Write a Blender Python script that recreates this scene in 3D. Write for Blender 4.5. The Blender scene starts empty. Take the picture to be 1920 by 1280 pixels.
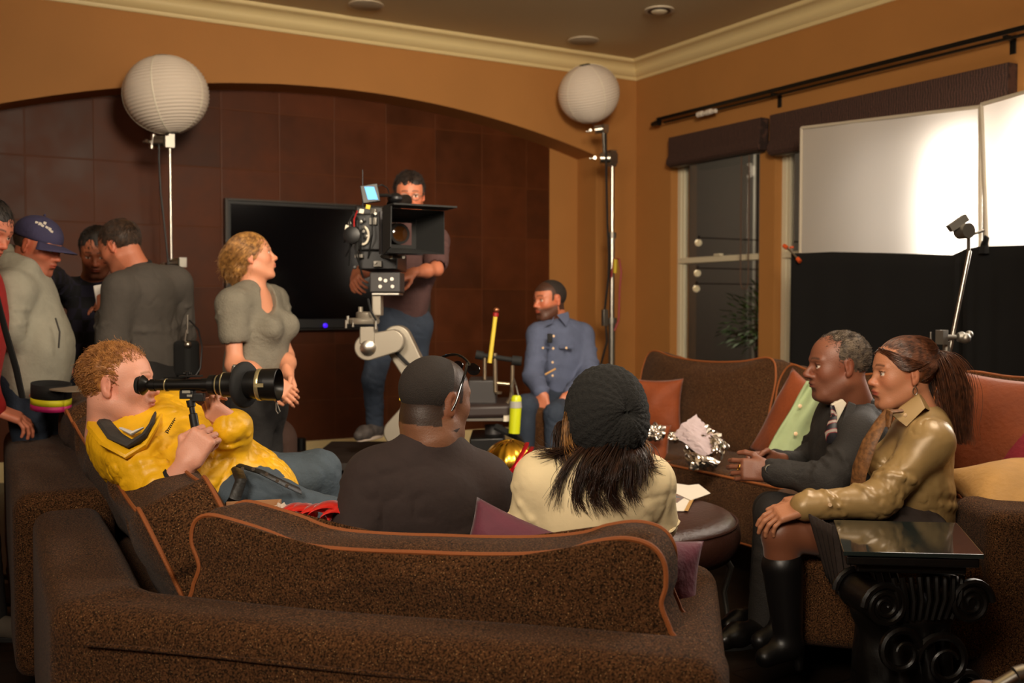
import bpy, math, random
import numpy as np
from mathutils import Vector, Matrix
random.seed(7); RNG=np.random.default_rng(7)
SC=bpy.context.scene; COL=SC.collection
# ---------------------------------------------------------------- camera
CH=1.27; FPX=1911.34; YAW=.526707; PIT=-.036081
cy,sy=math.cos(YAW),math.sin(YAW); _cy,_sy=cy,sy
cam_d=bpy.data.cameras.new('camera'); cam=bpy.data.objects.new('camera',cam_d); COL.objects.link(cam)
cam.location=(0,0,CH); cam.rotation_euler=(math.pi/2+PIT,0,-YAW)
cam_d.sensor_width=36; cam_d.lens=FPX*36/1920; cam_d.clip_start=.05; cam_d.clip_end=100
cam_d.dof.use_dof=True; cam_d.dof.focus_distance=2.95; cam_d.dof.aperture_fstop=3.6
SC.camera=cam
# ---------------------------------------------------------------- look
SC.view_settings.view_transform='Standard'; SC.view_settings.look='None'
SC.view_settings.gamma=1; SC.view_settings.use_curve_mapping=False
SC.view_settings.exposure=-0.3
SC.cycles.use_denoising=True; SC.cycles.max_bounces=6; SC.cycles.transparent_max_bounces=16
wd=bpy.data.worlds.new('night'); SC.world=wd; wd.use_nodes=True
wd.node_tree.nodes['Background'].inputs[0].default_value=(.010,.013,.02,1)
wd.node_tree.nodes['Background'].inputs[1].default_value=.6
# camera-ground frame helpers: u right, v forward, z up
def W(u,v,z): return np.array([u*cy+v*sy,-u*sy+v*cy,z])
def Wd(u,v,z): 
    d=W(u,v,z); return d/np.linalg.norm(d)
_F=np.array([sy*math.cos(PIT),cy*math.cos(PIT),math.sin(PIT)]); _R=np.array([cy,-sy,0.]); _U=np.cross(_R,_F)
O=np.array([0,0,CH])
def ray(px,py): return _F+_R*(px-960)/FPX+_U*(640-py)/FPX
def D(px,py,v):
    d=ray(px,py); return O+d*(v/(d[0]*sy+d[1]*cy))
def Z(px,py,z):
    d=ray(px,py); return O+d*((z-CH)/d[2])
def onX(px,py,X):
    d=ray(px,py); return O+d*(X/d[0])
def onY(px,py,Y):
    d=ray(px,py); return O+d*(Y/d[1])
# ---------------------------------------------------------------- lights
def area(name,loc,target,size,power,color,size2=None,spread=180):
    l=bpy.data.lights.new(name,'AREA'); l.energy=power; l.color=color; l.size=size
    if size2: l.shape='RECTANGLE'; l.size_y=size2
    l.spread=math.radians(spread)
    o=bpy.data.objects.new(name,l); COL.objects.link(o); o.location=Vector(loc)
    o.rotation_euler=(Vector(target)-Vector(loc)).to_track_quat('-Z','Y').to_euler(); return o
WARM=(1,.72,.44); 
area('key_softbox',W(2.1,3.5,3.3),W(-.2,3.4,.6),.9,44,(1,.85,.68),spread=140)
area('fill_softbox',W(.7,1.0,2.95),W(-.5,8.2,2.0),.9,90,(1,.84,.64),spread=84)
area('added_ceiling_light',W(-1.2,.6,2.3),W(.6,5.6,3.54),.8,26,(1,.86,.68),spread=120)  # unseen light, added to brighten the ceiling
area('front_softbox',W(-1.1,-.7,2.9),W(-.1,3.2,.75),1.0,27,(1,.84,.66),spread=75)
l=bpy.data.lights.new('added_couple_spot','SPOT'); l.energy=62; l.color=(1,.86,.68); l.spot_size=math.radians(25); l.spot_blend=.6; l.shadow_soft_size=.15  # invented spot, added to brighten the seated couple's upper bodies
o=bpy.data.objects.new('added_couple_spot',l); COL.objects.link(o); o.location=Vector(W(.6,.3,2.75)); o.rotation_euler=(Vector(W(1.28,3.4,1.16))-o.location).to_track_quat('-Z','Y').to_euler()
area('back_softbox',W(2.6,5.2,3.0),W(.4,3.0,.7),.8,13,(1,.88,.74),spread=130)
# ---------------------------------------------------------------- materials
def lin(c):
    c=np.array(c[:3],float)/255; return tuple(np.where(c<=.04045,c/12.92,((c+.055)/1.055)**2.4))+(1.,)
_M={}
def mat(name,col=(128,128,128),rough=.6,metal=0,noise=0,nscale=8,bump=0,bscale=40,spec=.5,sheen=0,attr=None,coat=0,trans=0,emit=None,es=1,col2=None,stretch=None,ior=None,alpha=None):
    if name in _M: return _M[name]
    m=bpy.data.materials.new(name); m.use_nodes=True; nt=m.node_tree; N=nt.nodes; Lk=nt.links; b=N['Principled BSDF']
    b.inputs['Roughness'].default_value=rough; b.inputs['Metallic'].default_value=metal
    b.inputs['Specular IOR Level'].default_value=spec
    if sheen: b.inputs['Sheen Weight'].default_value=sheen; b.inputs['Sheen Roughness'].default_value=.4
    if coat: b.inputs['Coat Weight'].default_value=coat
    if trans: b.inputs['Transmission Weight'].default_value=trans
    if ior: b.inputs['IOR'].default_value=ior
    if alpha is not None: b.inputs['Alpha'].default_value=alpha
    c=lin(col); b.inputs['Base Color'].default_value=c
    tc=N.new('ShaderNodeTexCoord'); src=tc.outputs['Object']
    if stretch:
        mp=N.new('ShaderNodeMapping'); mp.inputs['Scale'].default_value=stretch; Lk.new(src,mp.inputs[0]); src=mp.outputs[0]
    base=None
    if attr:
        a=N.new('ShaderNodeAttribute'); a.attribute_name=attr; base=a.outputs['Color']; Lk.new(base,b.inputs['Base Color'])
    if noise:
        n=N.new('ShaderNodeTexNoise'); n.inputs['Scale'].default_value=nscale; n.inputs['Detail'].default_value=6; Lk.new(src,n.inputs['Vector'])
        mx=N.new('ShaderNodeMix'); mx.data_type='RGBA'
        r=N.new('ShaderNodeMapRange'); r.inputs[1].default_value=.35; r.inputs[2].default_value=.65; Lk.new(n.outputs[0],r.inputs[0]); Lk.new(r.outputs[0],mx.inputs[0])
        c2=lin(col2) if col2 else tuple(x*(1-noise) for x in c[:3])+(1,)
        if base: 
            mx.blend_type='MULTIPLY'; Lk.new(base,mx.inputs[6]); mx.inputs[7].default_value=(1-noise,)*3+(1,)
        else: mx.inputs[6].default_value=c; mx.inputs[7].default_value=c2
        Lk.new(mx.outputs[2],b.inputs['Base Color'])
    if bump:
        n=N.new('ShaderNodeTexNoise'); n.inputs['Scale'].default_value=bscale; n.inputs['Detail'].default_value=4; Lk.new(src,n.inputs['Vector'])
        bp=N.new('ShaderNodeBump'); bp.inputs['Strength'].default_value=bump; bp.inputs['Distance'].default_value=.01; Lk.new(n.outputs[0],bp.inputs['Height']); Lk.new(bp.outputs[0],b.inputs['Normal'])
    if emit:
        b.inputs['Emission Color'].default_value=lin(emit); b.inputs['Emission Strength'].default_value=es
    _M[name]=m; return m
# ---------------------------------------------------------------- objects
def empty(name,loc,label=None,cat=None,group=None):
    o=bpy.data.objects.new(name,None); COL.objects.link(o); o.location=tuple(loc); o.empty_display_size=.05
    tag(o,label,cat,group); return o
def tag(o,label=None,cat=None,group=None,kind=None):
    if label: o['label']=label
    if cat: o['category']=cat
    if group: o['group']=group
    if kind: o['kind']=kind
    return o
def rootloc(o):
    p=np.zeros(3)
    while o: p+=np.array(o.location); o=o.parent
    return p
def mkobj(name,V,Fc,m,parent=None,smooth=True,sharp=35,colors=None,bevel=0,origin=None):
    V=np.asarray(V,float)
    if parent is not None: off=rootloc(parent)
    else:
        off=np.array([ (V[:,0].min()+V[:,0].max())/2,(V[:,1].min()+V[:,1].max())/2,V[:,2].min()]) if origin is None else np.array(origin)
    me=bpy.data.meshes.new(name)
    if isinstance(Fc,np.ndarray) and Fc.ndim==2:
        n=len(Fc); k=Fc.shape[1]
        me.vertices.add(len(V)); me.vertices.foreach_set('co',(V-off).astype(np.float32).ravel())
        me.loops.add(n*k); me.loops.foreach_set('vertex_index',Fc.astype(np.int32).ravel())
        me.polygons.add(n); me.polygons.foreach_set('loop_start',np.arange(0,n*k,k,dtype=np.int32))
        me.update(calc_edges=True)
    else:
        me.from_pydata([tuple(v) for v in V-off],[],[tuple(f) for f in Fc]); me.update()
    me.validate(verbose=False)
    o=bpy.data.objects.new(name,me); COL.objects.link(o)
    if parent is not None: o.parent=parent
    else: o.location=tuple(off)
    if m: me.materials.append(m)
    if colors is not None and len(colors)==len(me.vertices):
        at=me.color_attributes.new('Col','FLOAT_COLOR','POINT')
        at.data.foreach_set('color',np.concatenate([colors,np.ones((len(colors),1))],1).astype(np.float32).ravel())
    if smooth:
        me.shade_smooth()
        if sharp: me.set_sharp_from_angle(angle=math.radians(sharp))
    if bevel:
        b=o.modifiers.new('bevel','BEVEL'); b.width=bevel; b.segments=3; b.limit_method='ANGLE'; b.angle_limit=math.radians(40); b.harden_normals=False
    return o
def nrm(v): v=np.asarray(v,float); return v/(np.linalg.norm(v)+1e-12)
def frame(axis,up=(0,0,1)):
    a=nrm(axis); up=np.asarray(up,float)
    if abs(a@nrm(up))>.98: up=np.array([1.,0,0]) if abs(a[0])<.9 else np.array([0,1.,0])
    x=nrm(np.cross(up,a)); y=np.cross(a,x); return x,y,a
I3=np.eye(3)
class MB:
    def __init__(s): s.V=[]; s.F=[]; s.n=0
    def add(s,V,F):
        V=np.asarray(V,float); s.V.append(V); s.F+= [tuple(i+s.n for i in f) for f in F]; s.n+=len(V); return s
    def box(s,c,half,A=I3):
        c=np.asarray(c,float); A=np.asarray(A)
        V=[c+A[0]*half[0]*x+A[1]*half[1]*y+A[2]*half[2]*z for x in(-1,1) for y in(-1,1) for z in(-1,1)]
        f=[(0,1,3,2),(4,6,7,5),(0,4,5,1),(2,3,7,6),(0,2,6,4),(1,5,7,3)]
        if np.linalg.det(np.array(A))<0: f=[x[::-1] for x in f]
        return s.add(V,f)
    def bb(s,lo,hi):
        lo=np.array(lo,float);hi=np.array(hi,float); return s.box((lo+hi)/2,(hi-lo)/2)
    def cyl(s,a,b,r,r2=None,n=20,cap=True):
        return s.loft([(a,r),(b,r if r2 is None else r2)],n,cap)
    def loft(s,pr,n=20,cap=True):  # list of (center, radius) along one straight axis
        a=np.asarray(pr[0][0],float); b=np.asarray(pr[-1][0],float); x,y,z=frame(b-a)
        t=np.linspace(0,2*math.pi,n,endpoint=False); ring=np.cos(t)[:,None]*x+np.sin(t)[:,None]*y
        V=np.concatenate([np.asarray(c)+ring*r for c,r in pr]); F=[]
        for i in range(len(pr)-1):
            for j in range(n): k=(j+1)%n; F.append((i*n+j,i*n+k,(i+1)*n+k,(i+1)*n+j))
        if cap: F.append(tuple(range(n))[::-1]); F.append(tuple(range((len(pr)-1)*n,len(pr)*n)))
        return s.add(V,F)
    def lathe(s,prof,o,axis=(0,0,1),n=32,cap=True): # prof (r,h)
        a=nrm(axis); o=np.asarray(o,float); return s.loft([(o+a*h,r) for r,h in prof],n,cap) if prof[-1][1]>prof[0][1] else s.loft([(o+a*h,r) for r,h in prof[::-1]],n,cap)
    def tube(s,pts,r,n=8,closed=False,flat=1.):
        P=[np.asarray(p,float) for p in pts]; m=len(P); rr=r if hasattr(r,'__len__') else [r]*m
        T=[nrm(P[(i+1)%m]-P[i-1]) if closed else nrm(P[min(i+1,m-1)]-P[max(i-1,0)]) for i in range(m)]
        x,y,_=frame(T[0]); V=[]; t=np.linspace(0,2*math.pi,n,endpoint=False)
        for i in range(m):
            x=nrm(x-T[i]*(x@T[i])); y=np.cross(T[i],x)
            V.append(P[i]+rr[i]*(np.cos(t)[:,None]*x+np.sin(t)[:,None]*y*flat))
        F=[]
        for i in range(m if closed else m-1):
            k0=i*n;k1=((i+1)%m)*n
            for j in range(n): k=(j+1)%n; F.append((k0+j,k0+k,k1+k,k1+j))
        if not closed: F.append(tuple(range(n))[::-1]); F.append(tuple(range((m-1)*n,m*n)))
        return s.add(np.concatenate(V),F)
    def prism(s,poly,ext): # poly: list of 3d pts, ext vector
        P=np.asarray(poly,float); e=np.asarray(ext,float); n=len(P); V=np.concatenate([P,P+e]); F=[tuple(range(n)),tuple(range(2*n-1,n-1,-1))]
        nn=np.zeros(3)
        for i in range(n): nn+=np.cross(P[i],P[(i+1)%n])
        for i in range(n): k=(i+1)%n; F.append((i,i+n,k+n,k))
        if nn@e>0: F=[f[::-1] for f in F]
        return s.add(V,F)
    def sph(s,c,r,n=16,A=I3):
        c=np.asarray(c,float); r=np.broadcast_to(np.asarray(r,float),3); V=[];F=[]
        m=n//2
        for i in range(m+1):
            th=math.pi*i/m
            for j in range(n):
                ph=2*math.pi*j/n; p=np.array([math.sin(th)*math.cos(ph)*r[0],math.sin(th)*math.sin(ph)*r[1],math.cos(th)*r[2]]); V.append(c+p@np.asarray(A))
        for i in range(m):
            for j in range(n): k=(j+1)%n; F.append((i*n+j,(i+1)*n+j,(i+1)*n+k,i*n+k))
        return s.add(V,F)
    def build(s,name,m,parent=None,smooth=True,sharp=35,bevel=0):
        return mkobj(name,np.concatenate(s.V),s.F,m,parent,smooth,sharp,bevel=bevel)
# ---------------------------------------------------------------- smooth-union solid modeller
def n3(P,f,seed=0,k=7):
    r=np.random.default_rng(seed); out=0
    for i in range(k):
        d=nrm(r.normal(size=3))*f*r.uniform(.6,1.5); out=out+np.sin(P[0]*d[0]+P[1]*d[1]+P[2]*d[2]+r.uniform(0,6.28))
    return out/k*1.6
def cap(a,b,ra,rb=None,k=.02,flat=None,op=1):
    a=np.asarray(a,float); b=np.asarray(b,float); rb=ra if rb is None else rb; ab=b-a; L2=ab@ab+1e-12; R=max(ra,rb)
    def fn(x,y,z):
        dx,dy,dz=x-a[0],y-a[1],z-a[2]; t=np.clip((dx*ab[0]+dy*ab[1]+dz*ab[2])/L2,0,1)
        dx=dx-t*ab[0]; dy=dy-t*ab[1]; dz=dz-t*ab[2]; d2=dx*dx+dy*dy+dz*dz
        if flat is not None:
            n,s=flat; c=dx*n[0]+dy*n[1]+dz*n[2]; d2=d2+c*c*(s*s-1)
        return np.sqrt(d2)-(ra+(rb-ra)*t)
    return (np.minimum(a,b)-R,np.maximum(a,b)+R,k,op,fn)
def ell(c,r,A=I3,k=.02,op=1):
    c=np.asarray(c,float); A=np.asarray(A,float); r=np.asarray(r,float)*np.ones(3); e=np.sqrt(((A*r[:,None])**2).sum(0))
    def fn(x,y,z):
        dx,dy,dz=x-c[0],y-c[1],z-c[2]; q=[(dx*A[i,0]+dy*A[i,1]+dz*A[i,2])/r[i] for i in range(3)]
        k0=np.sqrt(q[0]**2+q[1]**2+q[2]**2); k1=np.sqrt((q[0]/r[0])**2+(q[1]/r[1])**2+(q[2]/r[2])**2)+1e-9
        return k0*(k0-1)/k1
    return (c-e,c+e,k,op,fn)
def rbox(c,h,A=I3,r=.02,k=.02,op=1):
    c=np.asarray(c,float); A=np.asarray(A,float); h=np.asarray(h,float); e=(np.abs(A)*h[:,None]).sum(0)
    def fn(x,y,z):
        dx,dy,dz=x-c[0],y-c[1],z-c[2]; q=[np.abs(dx*A[i,0]+dy*A[i,1]+dz*A[i,2])-h[i]+r for i in range(3)]
        o=np.sqrt(sum(np.maximum(t,0)**2 for t in q)); return o+np.minimum(np.maximum(np.maximum(q[0],q[1]),q[2]),0)-r
    return (c-e,c+e,k,op,fn)
def chain(P,R,k=.02,flat=None):
    return [cap(P[i],P[i+1],R[i],R[i+1],k,flat) for i in range(len(P)-1)]
def gridaxis(lo,hi,h,fines):
    # fines: (lo,hi,h)
    xs=[lo]; 
    while xs[-1]<hi:
        x=xs[-1]; s=h
        for a,b,f in fines:
            if a-h<=x<=b: s=min(s,f)
        xs.append(x+s)
    return np.array(xs)
def solid(prims,h,fine=(),disp=None,pad=.012):
    lo=np.min([p[0] for p in prims if p[3]>0],0)-pad-2*h; hi=np.max([p[1] for p in prims if p[3]>0],0)+pad+2*h
    ax=[gridaxis(lo[i],hi[i],h,[(f[0][i],f[1][i],f[2]) for f in fine]) for i in range(3)]
    Dg=np.full([len(a) for a in ax],1.,np.float32)
    for (l,u,k,op,fn) in prims:
        e=pad+k+h; sl=[]
        for i in range(3):
            a=np.searchsorted(ax[i],l[i]-e); b=np.searchsorted(ax[i],u[i]+e); sl.append(slice(max(a-1,0),b+1))
        sl=tuple(sl)
        if any(Dg[sl].shape[i]==0 for i in range(3)): continue
        x=ax[0][sl[0]].astype(np.float32)[:,None,None]; y=ax[1][sl[1]].astype(np.float32)[None,:,None]; z=ax[2][sl[2]].astype(np.float32)[None,None,:]
        d=fn(x,y,z); a=Dg[sl]
        if op>0:
            hh=np.maximum(k-np.abs(a-d),0)/k; Dg[sl]=np.minimum(a,d)-hh*hh*k*.25
        elif op==0: # intersect
            Dg[sl]=np.maximum(a,d)
        else:
            d=-d; hh=np.maximum(k-np.abs(a-d),0)/k; Dg[sl]=np.maximum(a,d)+hh*hh*k*.25
    if disp is not None:
        ids=np.nonzero(np.abs(Dg)<.03+2*h)
        P=[ax[i][ids[i]] for i in range(3)]
        Dg[ids]=Dg[ids]+disp(P).astype(np.float32)
    return surfnet(Dg,ax)
def surfnet(Dg,ax):
    S=Dg<0; nx,ny,nz=S.shape; c=np.zeros((nx-1,ny-1,nz-1),np.uint8)
    for i in(0,1):
        for j in(0,1):
            for k in(0,1): c+=S[i:nx-1+i,j:ny-1+j,k:nz-1+k]
    I=np.argwhere((c>0)&(c<8)); vid=np.full(c.shape,-1,np.int32); vid[I[:,0],I[:,1],I[:,2]]=np.arange(len(I))
    cs=[(i,j,k) for i in(0,1) for j in(0,1) for k in(0,1)]
    val=np.stack([Dg[I[:,0]+a,I[:,1]+b,I[:,2]+d] for a,b,d in cs],1)
    acc=np.zeros((len(I),3)); cnt=np.zeros(len(I))
    for p in range(8):
        for q in range(p+1,8):
            if sum(abs(cs[p][i]-cs[q][i]) for i in range(3))!=1: continue
            m=(val[:,p]<0)!=(val[:,q]<0); t=np.where(m,val[:,p]/(val[:,p]-val[:,q]+1e-12),0)
            for i in range(3): acc[:,i]+=np.where(m,cs[p][i]+t*(cs[q][i]-cs[p][i]),0)
            cnt+=m
    acc/=np.maximum(cnt,1)[:,None]
    V=np.stack([ax[i][I[:,i]]+acc[:,i]*(ax[i][I[:,i]+1]-ax[i][I[:,i]]) for i in range(3)],1)
    Q=[]
    for a in range(3):
        b,d=(a+1)%3,(a+2)%3
        s0=[slice(None)]*3; s1=[slice(None)]*3; s0[a]=slice(0,-1); s1[a]=slice(1,None)
        for t in (b,d): s0[t]=slice(1,-1); s1[t]=slice(1,-1)
        A=S[tuple(s0)]; B=S[tuple(s1)]; E=np.argwhere(A!=B)
        if len(E)==0: continue
        ins=A[E[:,0],E[:,1],E[:,2]]; E=E.copy(); E[:,b]+=1; E[:,d]+=1
        def g(ob,od):
            e=E.copy(); e[:,b]-=ob; e[:,d]-=od; return vid[e[:,0],e[:,1],e[:,2]]
        q=np.stack([g(1,1),g(0,1),g(0,0),g(1,0)],1); q[~ins]=q[~ins][:,::-1]; Q.append(q)
    Q=np.concatenate(Q) if Q else np.zeros((0,4),int)
    Q=Q[(Q>=0).all(1)]
    return V,Q
def sobj(name,prims,h,m,parent=None,fine=(),disp=None,colfn=None,sharp=0):
    V,Q=solid(prims,h,fine,disp); c=colfn(V) if colfn else None
    return mkobj(name,V,Q,m,parent,True,sharp,colors=c)
def axes(hf,hu=(0,0,1)):
    f=nrm(hf); u=np.asarray(hu,float); u=nrm(u-f*(u@f)); r=np.cross(f,u); return np.array([r,f,u])
# ================================================================= materials
def nodes(m): nt=m.node_tree; return nt,nt.nodes,nt.links,nt.nodes['Principled BSDF']
WALLM=mat('tan_paint',(176,120,60),.75,noise=.06,nscale=2,bump=.15,bscale=90)
CEILM=mat('ceiling_paint',(206,186,146),.85)
CROWN=mat('cream_trim',(226,204,150),.45)
WHITE=mat('white_vinyl',(214,204,176),.4)
BLACK=mat('black_metal',(16,15,15),.4,metal=.3)
BLKPL=mat('black_plastic',(18,18,19),.45)
RUB=mat('black_rubber',(14,14,14),.8)
CHROME=mat('brushed_chrome',(190,185,175),.28,metal=1)
STEEL=mat('dull_steel',(140,136,128),.42,metal=.9)
GREY=mat('grey_enamel',(150,146,136),.45,metal=.35)
GLASS=mat('window_glass',(255,255,255),.02,trans=1,ior=1.45)
def tweed():
    m=mat('brown_tweed',(74,48,33),.95,spec=.06); nt,N,L,b=nodes(m); tc=N.new('ShaderNodeTexCoord')
    def ns(sc,det=3):
        n=N.new('ShaderNodeTexNoise'); n.inputs['Scale'].default_value=sc; n.inputs['Detail'].default_value=det; L.new(tc.outputs['Object'],n.inputs['Vector']); return n
    n1=ns(230); r=N.new('ShaderNodeValToRGB'); r.color_ramp.elements[0].position=.38; r.color_ramp.elements[0].color=lin((30,20,12)); r.color_ramp.elements[1].position=.62; r.color_ramp.elements[1].color=lin((92,60,36))
    L.new(n1.outputs[0],r.inputs[0])
    n2=ns(420,1); r2=N.new('ShaderNodeMapRange'); r2.inputs[1].default_value=.70; r2.inputs[2].default_value=.74; L.new(n2.outputs[0],r2.inputs[0])
    mx=N.new('ShaderNodeMix'); mx.data_type='RGBA'; L.new(r2.outputs[0],mx.inputs[0]); L.new(r.outputs[0],mx.inputs[6]); mx.inputs[7].default_value=lin((190,150,100)); 
    n3_=ns(6); r3=N.new('ShaderNodeMapRange'); r3.inputs[3].default_value=.8; r3.inputs[4].default_value=1.15; L.new(n3_.outputs[0],r3.inputs[0])
    m2=N.new('ShaderNodeMix'); m2.data_type='RGBA'; m2.blend_type='MULTIPLY'; m2.inputs[0].default_value=1; L.new(mx.outputs[2],m2.inputs[6]); L.new(r3.outputs[0],m2.inputs[7])
    L.new(m2.outputs[2],b.inputs['Base Color'])
    bp=N.new('ShaderNodeBump'); bp.inputs['Strength'].default_value=.6; bp.inputs['Distance'].default_value=.004; L.new(n1.outputs[0],bp.inputs['Height']); L.new(bp.outputs[0],b.inputs['Normal'])
    b.inputs['Sheen Weight'].default_value=.04
    return m
TWEED=tweed(); PIPE=mat('orange_cord',(142,76,28),.75,bump=.3,bscale=300)
def panelm():
    m=mat('leather_panels',(96,48,22),.42,spec=.2); nt,N,L,b=nodes(m); tc=N.new('ShaderNodeTexCoord')
    sp=N.new('ShaderNodeSeparateXYZ'); L.new(tc.outputs['Generated'],sp.inputs[0]); geo=N.new('ShaderNodeNewGeometry'); L.new(geo.outputs['Position'],sp.inputs[0])
    def mth(op,a,bv=None):
        n=N.new('ShaderNodeMath'); n.operation=op
        for i,v in enumerate((a,bv)):
            if v is None: continue
            if isinstance(v,(int,float)): n.inputs[i].default_value=v
            else: L.new(v,n.inputs[i])
        return n.outputs[0]
    u=mth('DIVIDE',mth('SUBTRACT',sp.outputs[0],1.14-4.65),.465); v=mth('DIVIDE',mth('SUBTRACT',sp.outputs[2],2.34-4.65),.465)
    fu=mth('FRACT',u); fv=mth('FRACT',v); cu=mth('FLOOR',u); cv=mth('FLOOR',v)
    e=mth('MINIMUM',mth('MINIMUM',fu,mth('SUBTRACT',1,fu)),mth('MINIMUM',fv,mth('SUBTRACT',1,fv)))
    seam=N.new('ShaderNodeMapRange'); seam.inputs[1].default_value=.0; seam.inputs[2].default_value=.016; L.new(e,seam.inputs[0])
    cmb=N.new('ShaderNodeCombineXYZ'); L.new(cu,cmb.inputs[0]); L.new(cv,cmb.inputs[1]); wn=N.new('ShaderNodeTexWhiteNoise'); L.new(cmb.outputs[0],wn.inputs['Vector'])
    nz=N.new('ShaderNodeTexNoise'); nz.inputs['Scale'].default_value=5; nz.inputs['Detail'].default_value=6; L.new(geo.outputs['Position'],nz.inputs['Vector'])
    s=mth('ADD',mth('MULTIPLY',wn.outputs[0],.3),mth('MULTIPLY',nz.outputs[0],.75))
    r=N.new('ShaderNodeValToRGB'); r.color_ramp.elements[0].position=.25; r.color_ramp.elements[0].color=lin((62,29,8)); r.color_ramp.elements[1].position=.85; r.color_ramp.elements[1].color=lin((92,44,16)); L.new(s,r.inputs[0])
    mx=N.new('ShaderNodeMix'); mx.data_type='RGBA'; L.new(seam.outputs[0],mx.inputs[0]); mx.inputs[6].default_value=lin((88,46,19)); L.new(r.outputs[0],mx.inputs[7]); L.new(mx.outputs[2],b.inputs['Base Color'])
    bp=N.new('ShaderNodeBump'); bp.inputs['Strength'].default_value=.3; bp.inputs['Distance'].default_value=.004; L.new(mth('ADD',seam.outputs[0],mth('MULTIPLY',nz.outputs[0],.35)),bp.inputs['Height']); L.new(bp.outputs[0],b.inputs['Normal'])
    rr=N.new('ShaderNodeMapRange'); rr.inputs[3].default_value=.34; rr.inputs[4].default_value=.6; L.new(nz.outputs[0],rr.inputs[0]); L.new(rr.outputs[0],b.inputs['Roughness'])
    return m
def planks():
    m=mat('dark_floor_boards',(26,19,15),.35); nt,N,L,b=nodes(m); geo=N.new('ShaderNodeNewGeometry')
    mp=N.new('ShaderNodeMapping'); mp.inputs['Rotation'].default_value=(0,0,0); L.new(geo.outputs['Position'],mp.inputs[0])
    br=N.new('ShaderNodeTexBrick'); br.inputs['Scale'].default_value=1; br.inputs['Brick Width'].default_value=1.6; br.inputs['Row Height'].default_value=.125; br.inputs['Mortar Size'].default_value=.004
    br.inputs['Color1'].default_value=lin((40,28,20)); br.inputs['Color2'].default_value=lin((26,19,14)); br.inputs['Mortar'].default_value=lin((8,6,5)); L.new(mp.outputs[0],br.inputs['Vector']); L.new(br.outputs[0],b.inputs['Base Color'])
    bp=N.new('ShaderNodeBump'); bp.inputs['Strength'].default_value=.4; bp.inputs['Distance'].default_value=.004; bp.invert=True; L.new(br.outputs['Fac'],bp.inputs['Height']); L.new(bp.outputs[0],b.inputs['Normal'])
    return m
XR,YB,YN,ZC=5.891,7.795,8.1,3.54; XL,YF=-3.4,-2.6
def struct(o): o['kind']='structure'; return o
struct(MB().bb((XL-.2,YF-.2,-.1),(XR+.4,YN+.3,0)).build('floor',planks(),smooth=False))
# ceiling with a round hole is not needed: the recessed can is a shallow trim
struct(MB().bb((XL-.2,YF-.2,ZC),(XR+.4,YN+.3,ZC+.1)).build('ceiling',CEILM,smooth=False))
struct(MB().bb((XL-.15,YF,0),(XL,YN,ZC)).build('wall_left',WALLM,smooth=False))
struct(MB().bb((XL,YF-.15,0),(XR,YF,ZC)).build('wall_front',WALLM,smooth=False))
# arch wall
def arch(x): return 2.995-.35*((x-2.98)/2.45)**2
AX0,AX1=.36,5.43
m_=MB(); xs=np.linspace(AX0,AX1,60)
prof=[(XL,0),(AX0,0)]+[(x,arch(x)) for x in xs]+[(AX1,0),(XR,0),(XR,ZC),(XL,ZC)]
lo=[(x,YB,arch(x)) for x in xs]; V=[];F=[]
n=len(xs)
for y in (YB,YN):
    V+=[(x,y,arch(x)) for x in xs]+[(x,y,ZC) for x in xs]
for i in range(n-1):
    F.append((i,i+1,n+i+1,n+i)); F.append((2*n+i,3*n+i,3*n+i+1,2*n+i+1)); F.append((i,2*n+i,2*n+i+1,i+1))
m_.add(V,F); m_.bb((XL,YB,0),(AX0,YN,ZC)); m_.bb((AX1,YB,0),(XR,YN,ZC))
struct(m_.build('wall_back',WALLM,smooth=False))
XP=5.115
struct(MB().bb((AX0-.1,YN,0),(XP,YN+.1,ZC)).build('wall_recess_panels',panelm(),smooth=False))
struct(MB().bb((XP,YN+.002,0),(XR,YN+.1,ZC)).build('wall_recess_side',WALLM,smooth=False))
# right wall with two window openings
W1=(6.149,7.279); W2=(3.99,5.985); ZT=2.72; ZS=.62; TH=.22
m_=MB()
for y0,y1 in ((YF,W2[0]),(W2[1],W1[0]),(W1[1],YN)): m_.bb((XR,y0,0),(XR+TH,y1,ZC))
for y0,y1 in (W1,W2): m_.bb((XR,y0,0),(XR+TH,y1,ZS)); m_.bb((XR,y0,ZT),(XR+TH,y1,ZC))
struct(m_.build('wall_right',WALLM,smooth=False))
for i,(y0,y1) in enumerate((W1,W2)):
    w=empty('window_%d'%(i+1),(XR+.1,(y0+y1)/2,ZS)); w['kind']='structure'
    f=MB(); x0,x1=XR+.08,XR+.15; t=.05
    for a,b in (((y0,ZS),(y0+t,ZT)),((y1-t,ZS),(y1,ZT)),((y0,ZS),(y1,ZS+t)),((y0,ZT-t),(y1,ZT))): f.bb((x0,a[0],a[1]),(x1,b[0],b[1]))
    if i==1: f.bb((x0,(y0+y1)/2-.04,ZS),(x1,(y0+y1)/2+.04,ZT))
    f.build('window_frame',WHITE,w,bevel=.004)
    s=MB(); s.bb((x0-.015,y0+.03,1.64),(x1,y1-.03,1.69)); s.bb((x0+.01,y0+t-.005,ZS+.03),(x1-.01,y0+t+.03,ZT)); s.bb((x0+.01,y1-t-.03,ZS+.03),(x1-.01,y1-t+.005,ZT)); s.build('sash',WHITE,w,bevel=.004)
    MB().bb((x0-.03,(y0+y1)/2-.04,1.69),(x0+.01,(y0+y1)/2+.04,1.71)).build('sash_lock',WHITE,w,bevel=.003)
    MB().bb((XR+.115,y0+.02,ZS+.02),(XR+.119,y1-.02,ZT-.02)).build('pane',GLASS,w,smooth=False)
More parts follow.
